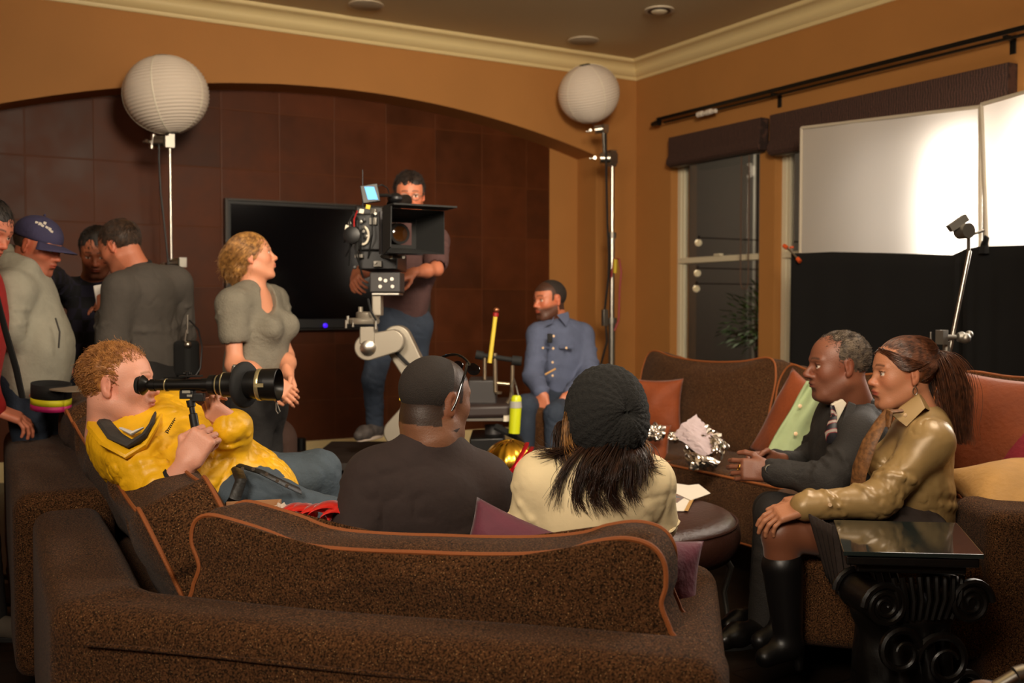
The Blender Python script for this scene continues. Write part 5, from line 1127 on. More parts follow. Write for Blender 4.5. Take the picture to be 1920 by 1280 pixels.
# ---------------------------------------------------------------- E: woman in gold satin
def gold():
    g=grp('woman with a long brown ponytail in a gold satin blouse and dark pleated skirt',W(1.25,3.35,0))
    H=Head(D(1693,700,3.40),Wd(-1,-.05,-.05),Wd(.02,0,1),1.0,fem=1,nose=.92,brow=.7,jaw=.95)
    J=pts(3.35,neck=(1735,790,3.40),shL=(1742,830,3.24),shR=(1712,818,3.58),elL=(1645,938,3.20),elR=(1625,900,3.62),wrL=(1505,950,3.20),wrR=(1520,935,3.48),pel=(1712,1000,3.42),hipL=(1700,1005,3.32),hipR=(1695,1005,3.54),knL=(1462,1000,3.24),knR=(1470,985,3.48),anL=(1478,1200,3.26),anR=(1470,1170,3.5),toeL=(1435,1215,3.22),toeR=(1425,1185,3.46)); lens_check('gold',J)
    J['chest']=D(1712,890,3.40); J['waist']=D(1722,945,3.42)
    hands=[dict(wr=J['wrL'],d=Wd(-.93,-.02,-.30),n=Wd(-.3,-.45,1),side=1,curl=.32,thumb=.05,sc=.95),dict(wr=J['wrR'],d=Wd(-1,-.15,-.15),n=Wd(0,-.1,1),side=-1,curl=.3,sc=.95)]
    def stocking(V): return None
    person(J,H,(176,118,86),.92,hands=hands,root=g,fineh=.0036,colkw=dict(browc=(58,36,26),lip=(150,52,48)),neckr=.050,legs=True)
    ST=mat('brown_stocking',(112,66,44),.45,sheen=.2)
    P=[]
    for s in 'LR': P+=[cap(dig(J['hip'+s],J['kn'+s],.5),J['kn'+s],.078,.056,.04),cap(J['kn'+s],dig(J['kn'+s],J['an'+s],.38),.056,.055,.02)]
    sobj('stockings',P,.008,ST,g)
    BT=mat('black_boot',(14,12,12),.4)
    for s in 'LR': sobj('boot',[cap(dig(J['kn'+s],J['an'+s],.30),J['an'+s],.066,.044,.03),cap(J['an'+s]-W(0,0,.02),J['toe'+s]-W(0,0,.03),.042,.032,.03),cap(J['an'+s]+W(.03,0,-.02),J['an'+s]+W(.035,0,-.09),.022,.014,.01)],.008,BT,g)
    SAT=mat('gold_satin',(160,130,82),.40,metal=.12,bump=.15,bscale=14,noise=.08,nscale=4,spec=.7)
    F_=nrm(np.cross(nrm(J['neck']-J['pel']),nrm(J['shR']-J['shL'])))
    up=upper('blouse',J,SAT,g,.98,.020,(1.97,1.95),.0052,.0045,34,12,.9,.10,slr=(.064,.057,.045),sub=[cap(H.w(0,0,-.07),J['neck']+F_*.03,.050,.05,.006,None,-1)],extra=[cap(dig(J['elL'],J['wrL'],.80),dig(J['elL'],J['wrL'],.98),.040,.039,.02)])
    m=MB()
    n_=W(0,.008,0); m.prism([D(1722,738,3.33),D(1735,765,3.27),D(1700,800,3.25),D(1672,778,3.28),D(1690,762,3.32)],n_); m.prism([D(1722,738,3.33),D(1735,765,3.27),D(1748,772,3.35),D(1742,742,3.42)],n_)
    m.build('collar',SAT,up,bevel=.004)
    SC_=cloth('paisley_scarf',(128,84,46),.7,noise=.5,nscale=60,col2=(70,40,26)) if 0 else mat('paisley_scarf',(132,88,48),.6,noise=.6,nscale=70,bump=.3)
    MB().tube([D(1668,768,3.30),D(1652,790,3.27),D(1630,830,3.25),D(1612,880,3.26),D(1604,930,3.30)],[.018,.022,.028,.030,.026],10,flat=.35).build('scarf',SC_,g)
    MB().tube([D(1690,770,3.26),D(1668,772,3.25),D(1664,800,3.25)],[.014,.018,.014],8,flat=.5).build('scarf_knot',SC_,g)
    # pleated skirt
    SK=cloth('dark_pleated_skirt',(46,34,28),.85); V=[];F=[]
    sobj('skirt',[cap(J['hipL'],J['hipR'],.118,.118,.05),cap(J['pel'],J['hipL'],.12,.115,.05),cap(J['hipL'],dig(J['hipL'],J['knL'],.62),.105,.082,.05),cap(J['hipR'],dig(J['hipR'],J['knR'],.62),.105,.082,.05)],.008,SK,g,disp=folds(.004,24,3))
    top=[D(x,y,v) for x,y,v in ((1514,962,3.16),(1560,985,3.10),(1610,1000,3.09),(1660,1010,3.12))]; bot=[D(x,y,v) for x,y,v in ((1548,1080,3.17),(1575,1120,3.12),(1640,1145,3.11),(1710,1150,3.14))]
    n=48
    for i in range(n+1):
        t=i/n*3; k=min(int(t),2); f=t-k; a=top[k]*(1-f)+top[k+1]*f; b=bot[k]*(1-f)+bot[k+1]*f; z_=(i%4)/4*.018
        for j in range(7): s=j/6; V.append(a*(1-s)+b*s-W(0,z_*(.3+.7*s),0))
    for i in range(n):
        for j in range(6): a=i*7+j; F.append((a,a+1,a+8,a+7))
    o=mkobj('skirt_pleats',V,F,SK,g,True,25); so=o.modifiers.new('t','SOLIDIFY'); so.thickness=.003
    # earring
    q=H.w(-.080,-.004,-.042); m=MB(); m.tube([q+W(math.cos(t)*.007,0,math.sin(t)*.013-.01) for t in np.linspace(0,6.283,21)[:-1]],.0016,6,closed=True); m.cyl(q+W(0,0,.004),q+W(0,0,.012),.0015); m.build('earring',CHROME,g)
    m=MB(); m.lathe([(.005,0),(.006,.002),(.004,.004)],D(1697,778,3.22),W(0,-1,0)); m.lathe([(.006,0),(.006,.003)],D(1556,946,3.14),W(0,-1,0)); m.build('button',mat('pearl_button',(224,190,150),.25),up)
    # hair
    HM=hairmat('chestnut_hair',(98,58,36),.32,(52,30,20))
    P,dp=cap_shell(H,r=(.0800,.1015,.092),hl=.056,fy=.116,low=-.038,amp=.0015,f=60,extra=[ell(H.w(0,-.100,.052),(.022,.026,.026),H.A,.02)]); hr=sobj('hair',P,.0045,HM,g,disp=dp)
    def fl(p): tgt=np.array([0,-.115,.062]); return tgt-p
    strands('strands',H,3200,hr,HM,.11,.0011,fl,lambda p:scalp(hl=.062,low=-.042)(p)|((p[:,1]>.02)&(p[:,2]>.035)&(np.abs(p[:,0])>.035)),seg=7,lift=.0,jit=.04,rad=(.0800,.102,.092),seed=4,ins_pull=np.array([0,-.112,.062]))
    rg=np.random.default_rng(9); C=[]
    for k in range(800):
        s=rg.uniform(0,1); x0=rg.uniform(-.03,.045); p=[(x0,.060+.018*rg.random(),.088-abs(x0)*.5),(x0*.3-.045,.080-.016*s,.086-.042*s),(-.076-.004*rg.random(),.050-.016*s,.064-.050*s+.01*rg.random()),(-.087,.010,.050-.038*s+.008*rg.random()),(-.084,-.030,.030),(-.05,-.085,.052)]
        P_=np.array([H.w(*q) for q in p]); t=np.linspace(0,5,16); b=np.stack([np.interp(t,np.arange(6),P_[:,i]) for i in range(3)],1)
        for _ in range(3): b[1:-1]=(b[:-2]+2*b[1:-1]+b[2:])/4
        C.append(b+rg.normal(size=3)*.002)
    ribbons('swept_fringe',np.array(C),.0012,hr,HM,taper=False); C=[]
    base=np.array([H.w(0,-.100,.060),D(1762,655,3.40),D(1782,700,3.40),D(1790,750,3.39),D(1796,800,3.38),D(1802,832,3.37)]); S=18; t=np.linspace(0,5,S); b=np.stack([np.interp(t,np.arange(6),base[:,i]) for i in range(3)],1)
    for _ in range(3): b[1:-1]=(b[:-2]+2*b[1:-1]+b[2:])/4
    u=np.linspace(0,1,S); wd=.010+.055*np.sin(np.clip(u*1.25,0,1)*2.2)**1.2*(1-.25*u)
    for k in range(1500):
        o=rg.normal(size=3)*.42; L=rg.uniform(.75,1.02); q=np.stack([np.interp(u*L*(S-1),np.arange(S),b[:,i]) for i in range(3)],1); ph=rg.uniform(0,6.28)
        C.append(q+(o[0]*W(1,0,0)+o[1]*W(0,.8,0)+o[2]*W(0,0,.2))*wd[:,None]+.003*np.sin(u*9+ph)[:,None]*W(1,0,0)*u[:,None])
    ribbons('ponytail',np.array(C),.0012,hr,HM)
    q=H.w(0,-.104,.058); d=nrm(b[1]-b[0]); x,y,_=frame(d); MB().tube([q+(x*math.cos(t)+y*math.sin(t))*.022 for t in np.linspace(0,6.283,21)[:-1]],.006,7,closed=True).build('hair_tie',mat('glossy_black',(10,10,11),.12,coat=.5),hr)
gold()
JEAN=cloth('blue_jeans',(44,54,70),.85,bscale=120)
# ---------------------------------------------------------------- F: standing woman in grey top
def standing():
    v=4.9; g=grp('standing blonde woman in a grey cowl-neck top looking up at the camera',D(490,571,v)*[1,1,0])
    H=Head(D(472,483,v),Wd(.93,.22,.20),Wd(-.12,.0,1),.98,fem=1,nose=1.05)
    J=pts(v,neck=(474,548,v),shR=(436,572,v-.17),shL=(512,565,v+.17),elR=(440,684,v-.22),wrR=(512,715,v-.34),elL=(535,668,v+.10),wrL=(540,700,v-.12),pel=(482,745,v),hipL=(492,760,v+.09),hipR=(472,760,v-.09),knL=(505,920,v+.05),knR=(478,925,v-.12),anL=(500,1075,v+.08),anR=(468,1080,v-.10))
    J['anL'][2]=J['anR'][2]=.10; J['toeL']=J['anL']+Wd(.9,-.4,-.2)*.14; J['toeR']=J['anR']+Wd(.9,-.4,-.2)*.14
    J['chest']=D(486,625,v); J['waist']=D(478,690,v); lens_check('standing',J)
    hands=[dict(wr=J['wrR'],d=Wd(.75,-.1,-.5),n=Wd(.1,-.9,.3),side=1,curl=.45,sc=.95),dict(wr=J['wrL'],d=Wd(.35,-.3,-.85),n=Wd(.6,.5,.4),side=1,curl=.4,sc=.95)]
    person(J,H,(206,140,108),1.0,hands=hands,root=g,fineh=.0042,colkw=dict(browc=(130,92,56),lip=(176,84,74)),neckr=.052,forearm=1.05)
    HM=hairmat('blond_hair',(188,138,74),.4,(108,70,34))
    P,dp=cap_shell(H,r=(.084,.108,.094),hl=.066,low=-.06,amp=.003,f=50,extra=[ell(H.w(0,-.085,-.03),np.array((.068,.055,.055)),H.A,.03),ell(H.w(0,-.06,-.055),np.array((.06,.05,.03)),H.A,.03)])
    hr=sobj('hair',P,.006,HM,g,disp=dp)
    strands('swept_strands',H,1500,hr,HM,.10,.0015,lambda p:np.stack([0*p[:,0],-1+0*p[:,0],-.75+0*p[:,0]],1),lambda p:scalp(hl=.058,low=-.03)(p)|((p[:,1]>.02)&(p[:,2]>.04)),seg=6,lift=.10,jit=.12,rad=(.085,.109,.095),seed=4,ins_pull=np.array([0,-.13,-.05]))
    strands('loose_bun',H,800,hr,HM,.06,.0015,lambda p:np.stack([.5*p[:,0],0*p[:,0]-.2,-.8+0*p[:,0]],1),None,seg=6,lift=.15,jit=.25,curl=.6,rad=(.062,.055,.052),cen=(0,-.085,-.035),seed=6)
    T=cloth('grey_knit_top',(118,112,98),.85,bump=.5,bscale=110)
    up=upper('top',J,T,g,1.02,.018,(.50,.50),.0075,.006,24,3,1.0,.35,slr=(.074,.066,.05),sub=[cap(H.w(0,.02,-.08),J['neck']+Wd(.8,-.3,-.35)*.08,.055,.05,.01,None,-1),cap(J['neck']+Wd(.8,-.35,-.5)*.06,D(520,582,v-.12),.060,.030,.02,None,-1)])
    F_=J['F_']
    for k in range(4): 
        continue
        a=D(486+k*2,545+k*14,v-.10); b=D(512+k*4,590+k*17,v-.17); c=D(530-k*1,570+k*16,v+.08)
        MB().tube([dig(a,b,0),dig(a,b,.6)-W(0,.01,0),b-W(0,.02,0),dig(b,c,.5)-W(-.01,.01,0),c],[.005,.011,.014,.011,.005],7,flat=.7).build('cowl_fold',T,up)
    lower('trousers',J,BLKD,g,1.05,ends=.97)
    for s in 'LR': shoe('shoe',J['an'+s],J['toe'+s],BLKD,g,RUB)
    MB().tube([D(438,606,v-.24)+W(math.cos(t)*.001,0,0) for t in (0,1)],.001,4) if 0 else None
standing()
# ---------------------------------------------------------------- G: camera operator
def operator():
    v=6.0; g=grp('camera operator in a maroon short-sleeved shirt and jeans standing on the dolly',D(745,571,v)*[1,1,0]+[0,0,.44])
    H=Head(D(768,366,v),Wd(.12,-.95,-.22),Wd(0,-.15,1),1.06)
    J=pts(v,neck=(768,432,v+.04),shR=(722,455,v+.05),shL=(818,452,v),elR=(690,505,v-.15),wrR=(668,512,v-.36),elL=(818,505,v-.16),wrL=(770,512,v-.40),pel=(752,600,v+.04),hipR=(722,610,v),hipL=(776,610,v+.05),knR=(700,712,v-.10),knL=(782,715,v+.12),anR=(703,798,v),anL=(790,800,v+.15))
    J['toeR']=J['anR']+Wd(-.35,-.9,-.15)*.15; J['toeL']=J['anL']+Wd(.3,-.9,-.15)*.15; J['chest']=D(768,505,v+.03); lens_check('operator',J)
    hands=[dict(wr=J['wrL'],d=Wd(-.7,-.6,-.35),n=Wd(.1,-.4,.9),side=-1,curl=.55),dict(wr=J['wrR'],d=Wd(.1,-.8,-.4),n=Wd(-.6,-.3,.5),side=1,curl=.6)]
    person(J,H,(194,118,86),1.0,hands=hands,root=g,fineh=.0048,colkw=dict(browc=(40,28,20)),neckr=.058)
    HM=hairmat('dark_curly_hair',(44,30,22),.6,(24,17,13)); P,dp=cap_shell(H,hl=.062,low=-.04,amp=.006,r=(.084,.106,.096)); hr=sobj('hair',P,.006,HM,g,disp=dp)
    strands('curls',H,900,hr,HM,.035,.0018,lambda p:np.stack([p[:,0],-.4+0*p[:,0],.2+0*p[:,0]],1),scalp(hl=.064),curl=1.2,seg=5,lift=.6,rad=(.084,.106,.096),seed=2)
    e=empty('eyeglasses',H.w(0,.10,0),'thin-rimmed glasses worn by the camera operator','glasses'); m=MB()
    for s in(-1,1): m.tube([H.w(s*.032+.022*math.cos(t),.104,.004+.017*math.sin(t)) for t in np.linspace(0,6.283,17)[:-1]],.0016,5,closed=True); m.tube([H.w(s*.054,.102,.006),H.w(s*.078,.05,.008),H.w(s*.08,0,.01)],.0016,5)
    m.tube([H.w(-.01,.106,.006),H.w(0,.110,.009),H.w(.01,.106,.006)],.0016,5); m.build('frame',STEEL,e)
    T=cloth('maroon_shirt',(84,56,54),.85); upper('shirt',J,T,g,1.04,.016,(.72,.72),.008,.006,18,2,0,.2,slr=(.074,.068,.05),extra=[cap(J['neck']+W(0,0,.01),J['neck']+W(0,-.02,.03),.066,.06,.03)])
    lower('jeans',J,JEAN,g,.98)
    SH=mat('grey_trainer',(74,66,62),.7,noise=.5,nscale=30)
    for s in 'LR': shoe('trainer',J['an'+s],J['toe'+s],SH,g,mat('white_sole',(176,160,146),.6))
operator()
# ---------------------------------------------------------------- H: bearded man in denim shirt
def bearded():
    v=6.5; g=grp('bearded man in a blue button-up shirt seated near the far arm of the sofa',D(1040,571,v)*[1,1,0]+[0,0,.0])
    H=Head(D(1031,563,v),Wd(-.80,-.55,-.08),Wd(-.04,0,1),1.07)
    J=pts(v,neck=(1048,612,v+.04),shL=(1092,628,v+.10),shR=(1010,628,v-.10),elL=(1106,700,v-.05),elR=(1000,705,v-.25),wrL=(1066,742,v-.32),wrR=(1016,738,v-.40),pel=(1058,745,v+.05),hipL=(1078,758,v+.02),hipR=(1030,755,v-.02),knL=(1040,775,v-.50),knR=(985,760,v-.45),anL=(1040,880,v-.5),anR=(985,870,v-.45)); lens_check('bearded',J)
    J['toeL']=J['anL']+Wd(-.4,-.9,-.1)*.14; J['toeR']=J['anR']+Wd(-.4,-.9,-.1)*.14
    hands=[dict(wr=J['wrR'],d=Wd(.15,-.25,-1),n=Wd(-.4,-.9,.1),side=1,curl=.35),dict(wr=J['wrL'],d=Wd(-.5,-.3,-.7),n=Wd(.3,-.8,.4),side=-1,curl=.5)]
    person(J,H,(188,112,80),1.0,hands=hands,root=g,fineh=.005,colkw=dict(browc=(36,24,18),beard=(38,28,22),beardm=.85,buzz=(38,28,22)),neckr=.058)
    HM=mat('cropped_dark_hair',(38,28,22),.8,noise=.3,nscale=150,bump=.4,bscale=300); P,dp=cap_shell(H,hl=.040,low=-.055,amp=.001,fy=.128); sobj('hair',P,.006,HM,g)
    T=cloth('blue_chambray',(84,92,118),.85); up=upper('shirt',J,T,g,1.03,.018,(1.88,1.85),.0075,.006,20,6,0,.25,slr=(.070,.060,.046),sub=[cap(H.w(0,.03,-.09),J['neck']+Wd(-.5,-.8,-.2)*.06,.045,.035,.01,None,-1)])
    m=MB(); m.prism([D(1044,590,v-.09),D(1066,584,v-.03),D(1068,598,v-.05),D(1062,612,v-.12)],W(0,.012,0)); m.prism([D(1040,592,v-.10),D(1034,600,v-.16),D(1022,612,v-.20),D(1036,606,v-.16)],W(0,.012,0)); m.build('collar',T,up,bevel=.004)
    buttons([D(1038,630,v-.26),D(1037,653,v-.29),D(1036,679,v-.29),D(1036,704,v-.28)],mat('pearl_button',()),up,.008)
    for x in (1018,1062): MB().box(D(x,650,v-.20 if x<1040 else v-.17),(.045,.004,.012),axes(Wd(-.3,-.9,0))).build('pocket_flap',T,up,bevel=.003); MB().lathe([(.007,0),(.007,.003)],D(x,652,v-.235 if x<1040 else v-.2),W(0,-1,0)).build('button',mat('pearl_button',()),up)
    MB().box(D(1031,634,v-.29),(.014,.012,.028),axes(Wd(-.3,-.9,0))).build('clip_microphone',BLKPL,g,bevel=.004)
    tag(MB().cyl(D(1022,702,v-.34),D(1042,691,v-.34),.006,n=8).build('pencil',mat('pencil_wood',(196,150,90),.6)),'light wooden pencil held against the blue shirt','pencil')
    lower('jeans',J,JEAN,g,.98)
    for s in 'LR': shoe('shoe',J['an'+s],J['toe'+s],BLKD,g,RUB)
    e=empty('stool',D(1058,800,v+.05)*[1,1,0],'dark stool under the bearded man in the blue shirt','stool'); c=D(1058,800,v+.05)*[1,1,0]
    zt_=J['pel'][2]-.14; MB().lathe([(.17,zt_-.05),(.18,zt_-.03),(.17,zt_)],c,n=28).build('seat',BLKD,e)
    for a in range(4): t=a*1.57+.4; MB().cyl(c+np.array([math.cos(t)*.12,math.sin(t)*.12,zt_-.05]),c+np.array([math.cos(t)*.2,math.sin(t)*.2,0]),.014).build('leg',BLACK,e)
bearded()
# ---------------------------------------------------------------- I: man in grey sweater, back turned
def sweater():
    v=5.1; g=grp('man in a dark grey sweater with his back turned, looking down at a phone',D(268,571,v)*[1,1,0])
    H=Head(D(226,462,v),Wd(-.86,.25,-.45),Wd(-.45,.1,.9),1.05)
    J=pts(v,neck=(262,512,v+.02),shL=(226,545,v-.16),shR=(328,532,v+.10),elL=(212,640,v-.18),wrL=(196,585,v-.05),elR=(338,630,v+.20),wrR=(250,640,v+.35),pel=(278,700,v),hipL=(262,715,v-.08),hipR=(302,715,v+.05),knL=(258,900,v-.06),knR=(300,900,v+.05),anL=(262,1020,v),anR=(305,1020,v+.1))
    J['anL'][2]=J['anR'][2]=.10; J['toeL']=J['anL']+Wd(-.7,.6,-.1)*.14; J['toeR']=J['anR']+Wd(-.7,.6,-.1)*.14; J['chest']=D(276,590,v); J['waist']=D(282,665,v); lens_check('sweater',J)
    hands=[dict(wr=J['wrL'],d=Wd(-.1,.2,.95),n=Wd(-.3,-.9,.1),side=-1,curl=.7),dict(wr=J['wrR'],d=Wd(-1,.1,.2),n=Wd(0,.3,-1),side=1,curl=.5)]
    person(J,H,(186,112,82),1.05,hands=hands,root=g,fineh=.0045,colkw=dict(browc=(44,30,22),beard=(70,46,36),beardm=.25),neckr=.056)
    HM=hairmat('short_brown_hair',(72,50,34),.6,(40,28,20)); P,dp=cap_shell(H,hl=.064,low=-.05,amp=.0025,r=(.081,.102,.092)); hr=sobj('hair',P,.0055,HM,g,disp=dp)
    strands('short_strands',H,2600,hr,HM,.020,.0014,flow_fwd,scalp(hl=.064,low=-.055),seg=4,lift=.3,rad=(.081,.102,.091),seed=5)
    T=cloth('slate_sweater',(74,68,62),.9); up=upper('sweater',J,T,g,1.12,.018,(1.8,1.9),.0075,.008,16,11,0,.2,slr=(.078,.068,.050),extra=[cap(J['neck']-W(0,0,.02),J['neck']+nrm(H.w(0,-.02,-.06)-J['neck'])*.02,.068,.063,.02)])
    d=nrm(H.w(0,-.03,-.05)-J['neck']); x,y,_=frame(d); MB().tube([J['neck']+d*.030+(x*math.cos(t)+y*math.sin(t))*.066 for t in np.linspace(0,6.283,25)[:-1]],.013,7,closed=True).build('knit_collar',cloth('black_rib',(26,24,24),.9),up)
    lower('trousers',J,BLKD,g,1.05,ends=.97)
    MB().tube([J['pel']+W(math.cos(t)*.185,math.sin(t)*.14,-.02) for t in np.linspace(0,6.283,33)[:-1]],.018,7,closed=True,flat=.5).build('belt',mat('black_leather',()),g)
    for s in 'LR': shoe('shoe',J['an'+s],J['toe'+s],BLKD,g,RUB)
    e=empty('belt_pouch',D(352,668,v-.02),'black tool pouch with metal clips on the belt of the sweater man','pouch')
    sobj('pouch',[rbox(D(350,672,v-.02),(.055,.045,.09),axes(Wd(.5,.8,0)),.02)],.008,mat('black_canvas',()),e); 
    m=MB(); m.cyl(D(347,640,v-.08),D(350,618,v-.08),.006).cyl(D(352,625,v-.08),D(352,590,v-.08),.005).sph(D(352,646,v-.08),.018,12); m.build('metal_clip',CHROME,e)
    MB().tube([D(355,600,v-.05),D(372,618,v-.02),D(379,650,v-.02),D(376,690,v-.02),D(366,705,v-.04)],.004,6).build('cord',BLKPL,e)
    tag(MB().box(D(192,553,v-.02),(.008,.035,.055),axes(Wd(1,.2,.2),Wd(-.2,.2,1))).build('phone',mat('white_phone',(214,208,200),.3),bevel=.006),'small white phone held by the man in the grey sweater','phone')
sweater()
# ---------------------------------------------------------------- J: man in dark plaid shirt, facing us
def plaid():
    v=5.55; g=grp('man in a dark plaid shirt reaching an arm to the man in the cap',D(175,571,v)*[1,1,0])
    H=Head(D(182,472,v),Wd(.22,-.82,-.42),Wd(.1,-.3,.9),1.08)
    J=pts(v,neck=(172,532,v+.04),shR=(128,548,v+.06),shL=(212,560,v+.04),elR=(96,520,v-.30),wrR=(70,530,v-.62),elL=(222,650,v-.05),wrL=(205,600,v-.3),pel=(176,715,v),hipR=(158,730,v),hipL=(196,730,v),knR=(155,860,v),knL=(200,860,v),anR=(158,980,v),anL=(202,980,v))
    J['anL'][2]=J['anR'][2]=.10; J['toeL']=J['anL']+Wd(.2,-.9,-.1)*.14; J['toeR']=J['anR']+Wd(-.2,-.9,-.1)*.14; lens_check('plaid',J)
    person(J,H,(168,98,68),1.0,hands=[dict(wr=J['wrR'],d=Wd(-.5,-.8,-.1),n=Wd(0,0,1),side=-1,curl=.3),dict(wr=J['wrL'],d=Wd(-.2,-.5,.5),n=Wd(0,.3,1),side=-1,curl=.5)],root=g,fineh=.005,colkw=dict(browc=(28,20,16),beard=(52,36,28),beardm=.5),neckr=.056,handfine=False)
    HM=hairmat('dark_tousled_hair',(38,28,22),.6,(20,15,12)); P,dp=cap_shell(H,hl=.052,low=-.05,amp=.004,r=(.083,.104,.094)); hr=sobj('hair',P,.006,HM,g,disp=dp)
    strands('tousled_strands',H,1000,hr,HM,.020,.0016,lambda p:np.stack([p[:,0]*2,.8+0*p[:,0],-.4+0*p[:,0]],1),scalp(hl=.054),curl=.5,seg=5,lift=.35,rad=(.083,.104,.094),seed=2)
    m=mat('dark_plaid',(28,26,38),.9); nt,N,L,b=nodes(m); tc=N.new('ShaderNodeTexCoord'); mp=N.new('ShaderNodeMapping'); mp.inputs['Scale'].default_value=(16,16,16); L.new(tc.outputs['Object'],mp.inputs[0])
    ch=N.new('ShaderNodeTexChecker'); ch.inputs['Scale'].default_value=1; ch.inputs[1].default_value=lin((30,27,46)); ch.inputs[2].default_value=lin((16,15,20)); L.new(mp.outputs[0],ch.inputs[0]); L.new(ch.outputs[0],b.inputs['Base Color'])
    upper('plaid_shirt',J,m,g,1.0,.018,(1.85,1.9),.008,.006,18,2,0,.2,slr=(.072,.062,.05)); lower('jeans',J,JEAN,g,1.0,ends=.97)
    for s in 'LR': shoe('shoe',J['an'+s],J['toe'+s],BLKD,g,RUB)
plaid()
# ---------------------------------------------------------------- K: man in grey hoodie and navy cap
def hoodie():
    v=4.65; g=grp('man in a light grey hooded sweatshirt and navy baseball cap at the left',D(40,571,v)*[1,1,0])
    H=Head(D(70,462,v),Wd(.90,-.12,-.30),Wd(.28,0,1),1.05)
    J=pts(v,neck=(42,515,v),shR=(22,548,v-.20),shL=(52,540,v+.20),elR=(8,640,v-.24),wrR=(38,632,v-.22),elL=(80,640,v+.22),wrL=(100,660,v+.1),pel=(58,690,v),hipR=(46,705,v-.09),hipL=(70,705,v+.09),knR=(62,870,v-.08),knL=(92,870,v+.08),anR=(40,1000,v-.08),anL=(75,1000,v+.08))
    J['elR']=D(6,612,v-.26); J['wrR']=D(34,640,v-.20)
    J['anL'][2]=J['anR'][2]=.10; J['toeL']=J['anL']+Wd(1,-.1,-.1)*.14; J['toeR']=J['anR']+Wd(1,-.1,-.1)*.14; J['chest']=D(44,590,v); J['waist']=D(62,650,v); lens_check('hoodie',J)
    person(J,H,(186,108,80),1.05,hands=[dict(wr=J['wrR'],d=Wd(.9,.2,-.3),n=Wd(0,-1,0),side=1,curl=.6),dict(wr=J['wrL'],d=Wd(.7,0,-.5),n=Wd(.2,0,1),side=1,curl=.6)],root=g,fineh=.0045,colkw=dict(browc=(50,34,24),beard=(80,52,40),beardm=.3),neckr=.058,handfine=False)
    HM=hairmat('short_brown_hair',()); P,dp=cap_shell(H,hl=.055,low=-.05,amp=.001); sobj('hair',P,.006,HM,g,disp=dp)
    T=cloth('heather_grey_fleece',(150,146,130),.95); up=upper('hooded_sweatshirt',J,T,g,1.12,.022,(1.85,1.85),.0075,.009,15,8,0,.45,slr=(.082,.074,.054),extra=[cap(D(12,500,v-.08),D(48,505,v-.1),.055,.05,.04),cap(D(12,500,v-.08),D(30,500,v+.12),.055,.05,.04),cap(D(15,478,v),D(8,520,v),.05,.06,.04)])
    MB().tube([D(104,596,v-.22),D(112,622,v-.23),D(110,652,v-.22)],.004,6).build('pocket_seam',mat('grey_seam',(60,58,54),.9),up)
    lower('jeans',J,JEAN,g,1.02,ends=.97)
    MB().tube([J['pel']+W(math.cos(t)*.15,math.sin(t)*.17,-.02) for t in np.linspace(0,6.283,33)[:-1]],.018,7,closed=True,flat=.5).build('belt',mat('black_leather',()),g)
    for s in 'LR': shoe('shoe',J['an'+s],J['toe'+s],BLKD,g,RUB)
    CP=cloth('navy_cotton',(52,48,78),.85)
    c=empty('baseball_cap',H.w(0,0,.05),'navy baseball cap with pale stitching worn by the man in the grey hood','cap')
    P=[ell(H.w(0,-.010,.045),np.array((.088,.108,.088))*1.05,H.A,.01),rbox(H.w(0,0,-.055),(.15,.2,.085),H.A,.003,.012,-1)]
    crown_=sobj('crown',P,.005,CP,c)
    V=[];F=[];n=20
    for j in range(5):
        for i in range(n+1):
            a=(i/n-.5)*2.2; r=.095+.075*j/4*math.cos(a*.75); V.append(H.w(math.sin(a)*r*.85,-.005+math.cos(a)*r*1.05,.034-.010*j/4-.03*(math.sin(a)**2)*(j/4)))
    for j in range(4):
        for i in range(n): q=j*(n+1)+i; F.append((q,q+1,q+n+2,q+n+1))
    o=mkobj('brim',V,F,CP,c,True,0); so=o.modifiers.new('t','SOLIDIFY'); so.thickness=.004
    MB().sph(H.w(0,-.01,.139),.006,10).build('top_button',CP,c)
    m=MB(); 
    for i,(px,py) in enumerate(((69,417),(75,420),(80,423),(84,419),(88,426),(93,430),(97,434))):
        d=ray(px,py); 
        # place on the crown ellipsoid
        L0=H.loc([O])[0]-np.array((0,-.010,.045)); dl=(H.A@d)/H.s; R_=np.array((.088,.108,.088)); a_=((dl/R_)**2).sum(); b_=2*((dl*L0)/R_**2).sum(); c_=((L0/R_)**2).sum()-1; disc_=b_*b_-4*a_*c_
        if disc_>0: p=O+d*((-b_-math.sqrt(disc_))/(2*a_)); m.box(p,(.006,.003,.008 if i%2 else .005),axes(Wd(.3,-1,0),Wd(.3+.2*(i%3),0,1)))
    if m.V: m.build('stitched_lettering',mat('pale_stitch',(200,190,176),.8),crown_)
hoodie()
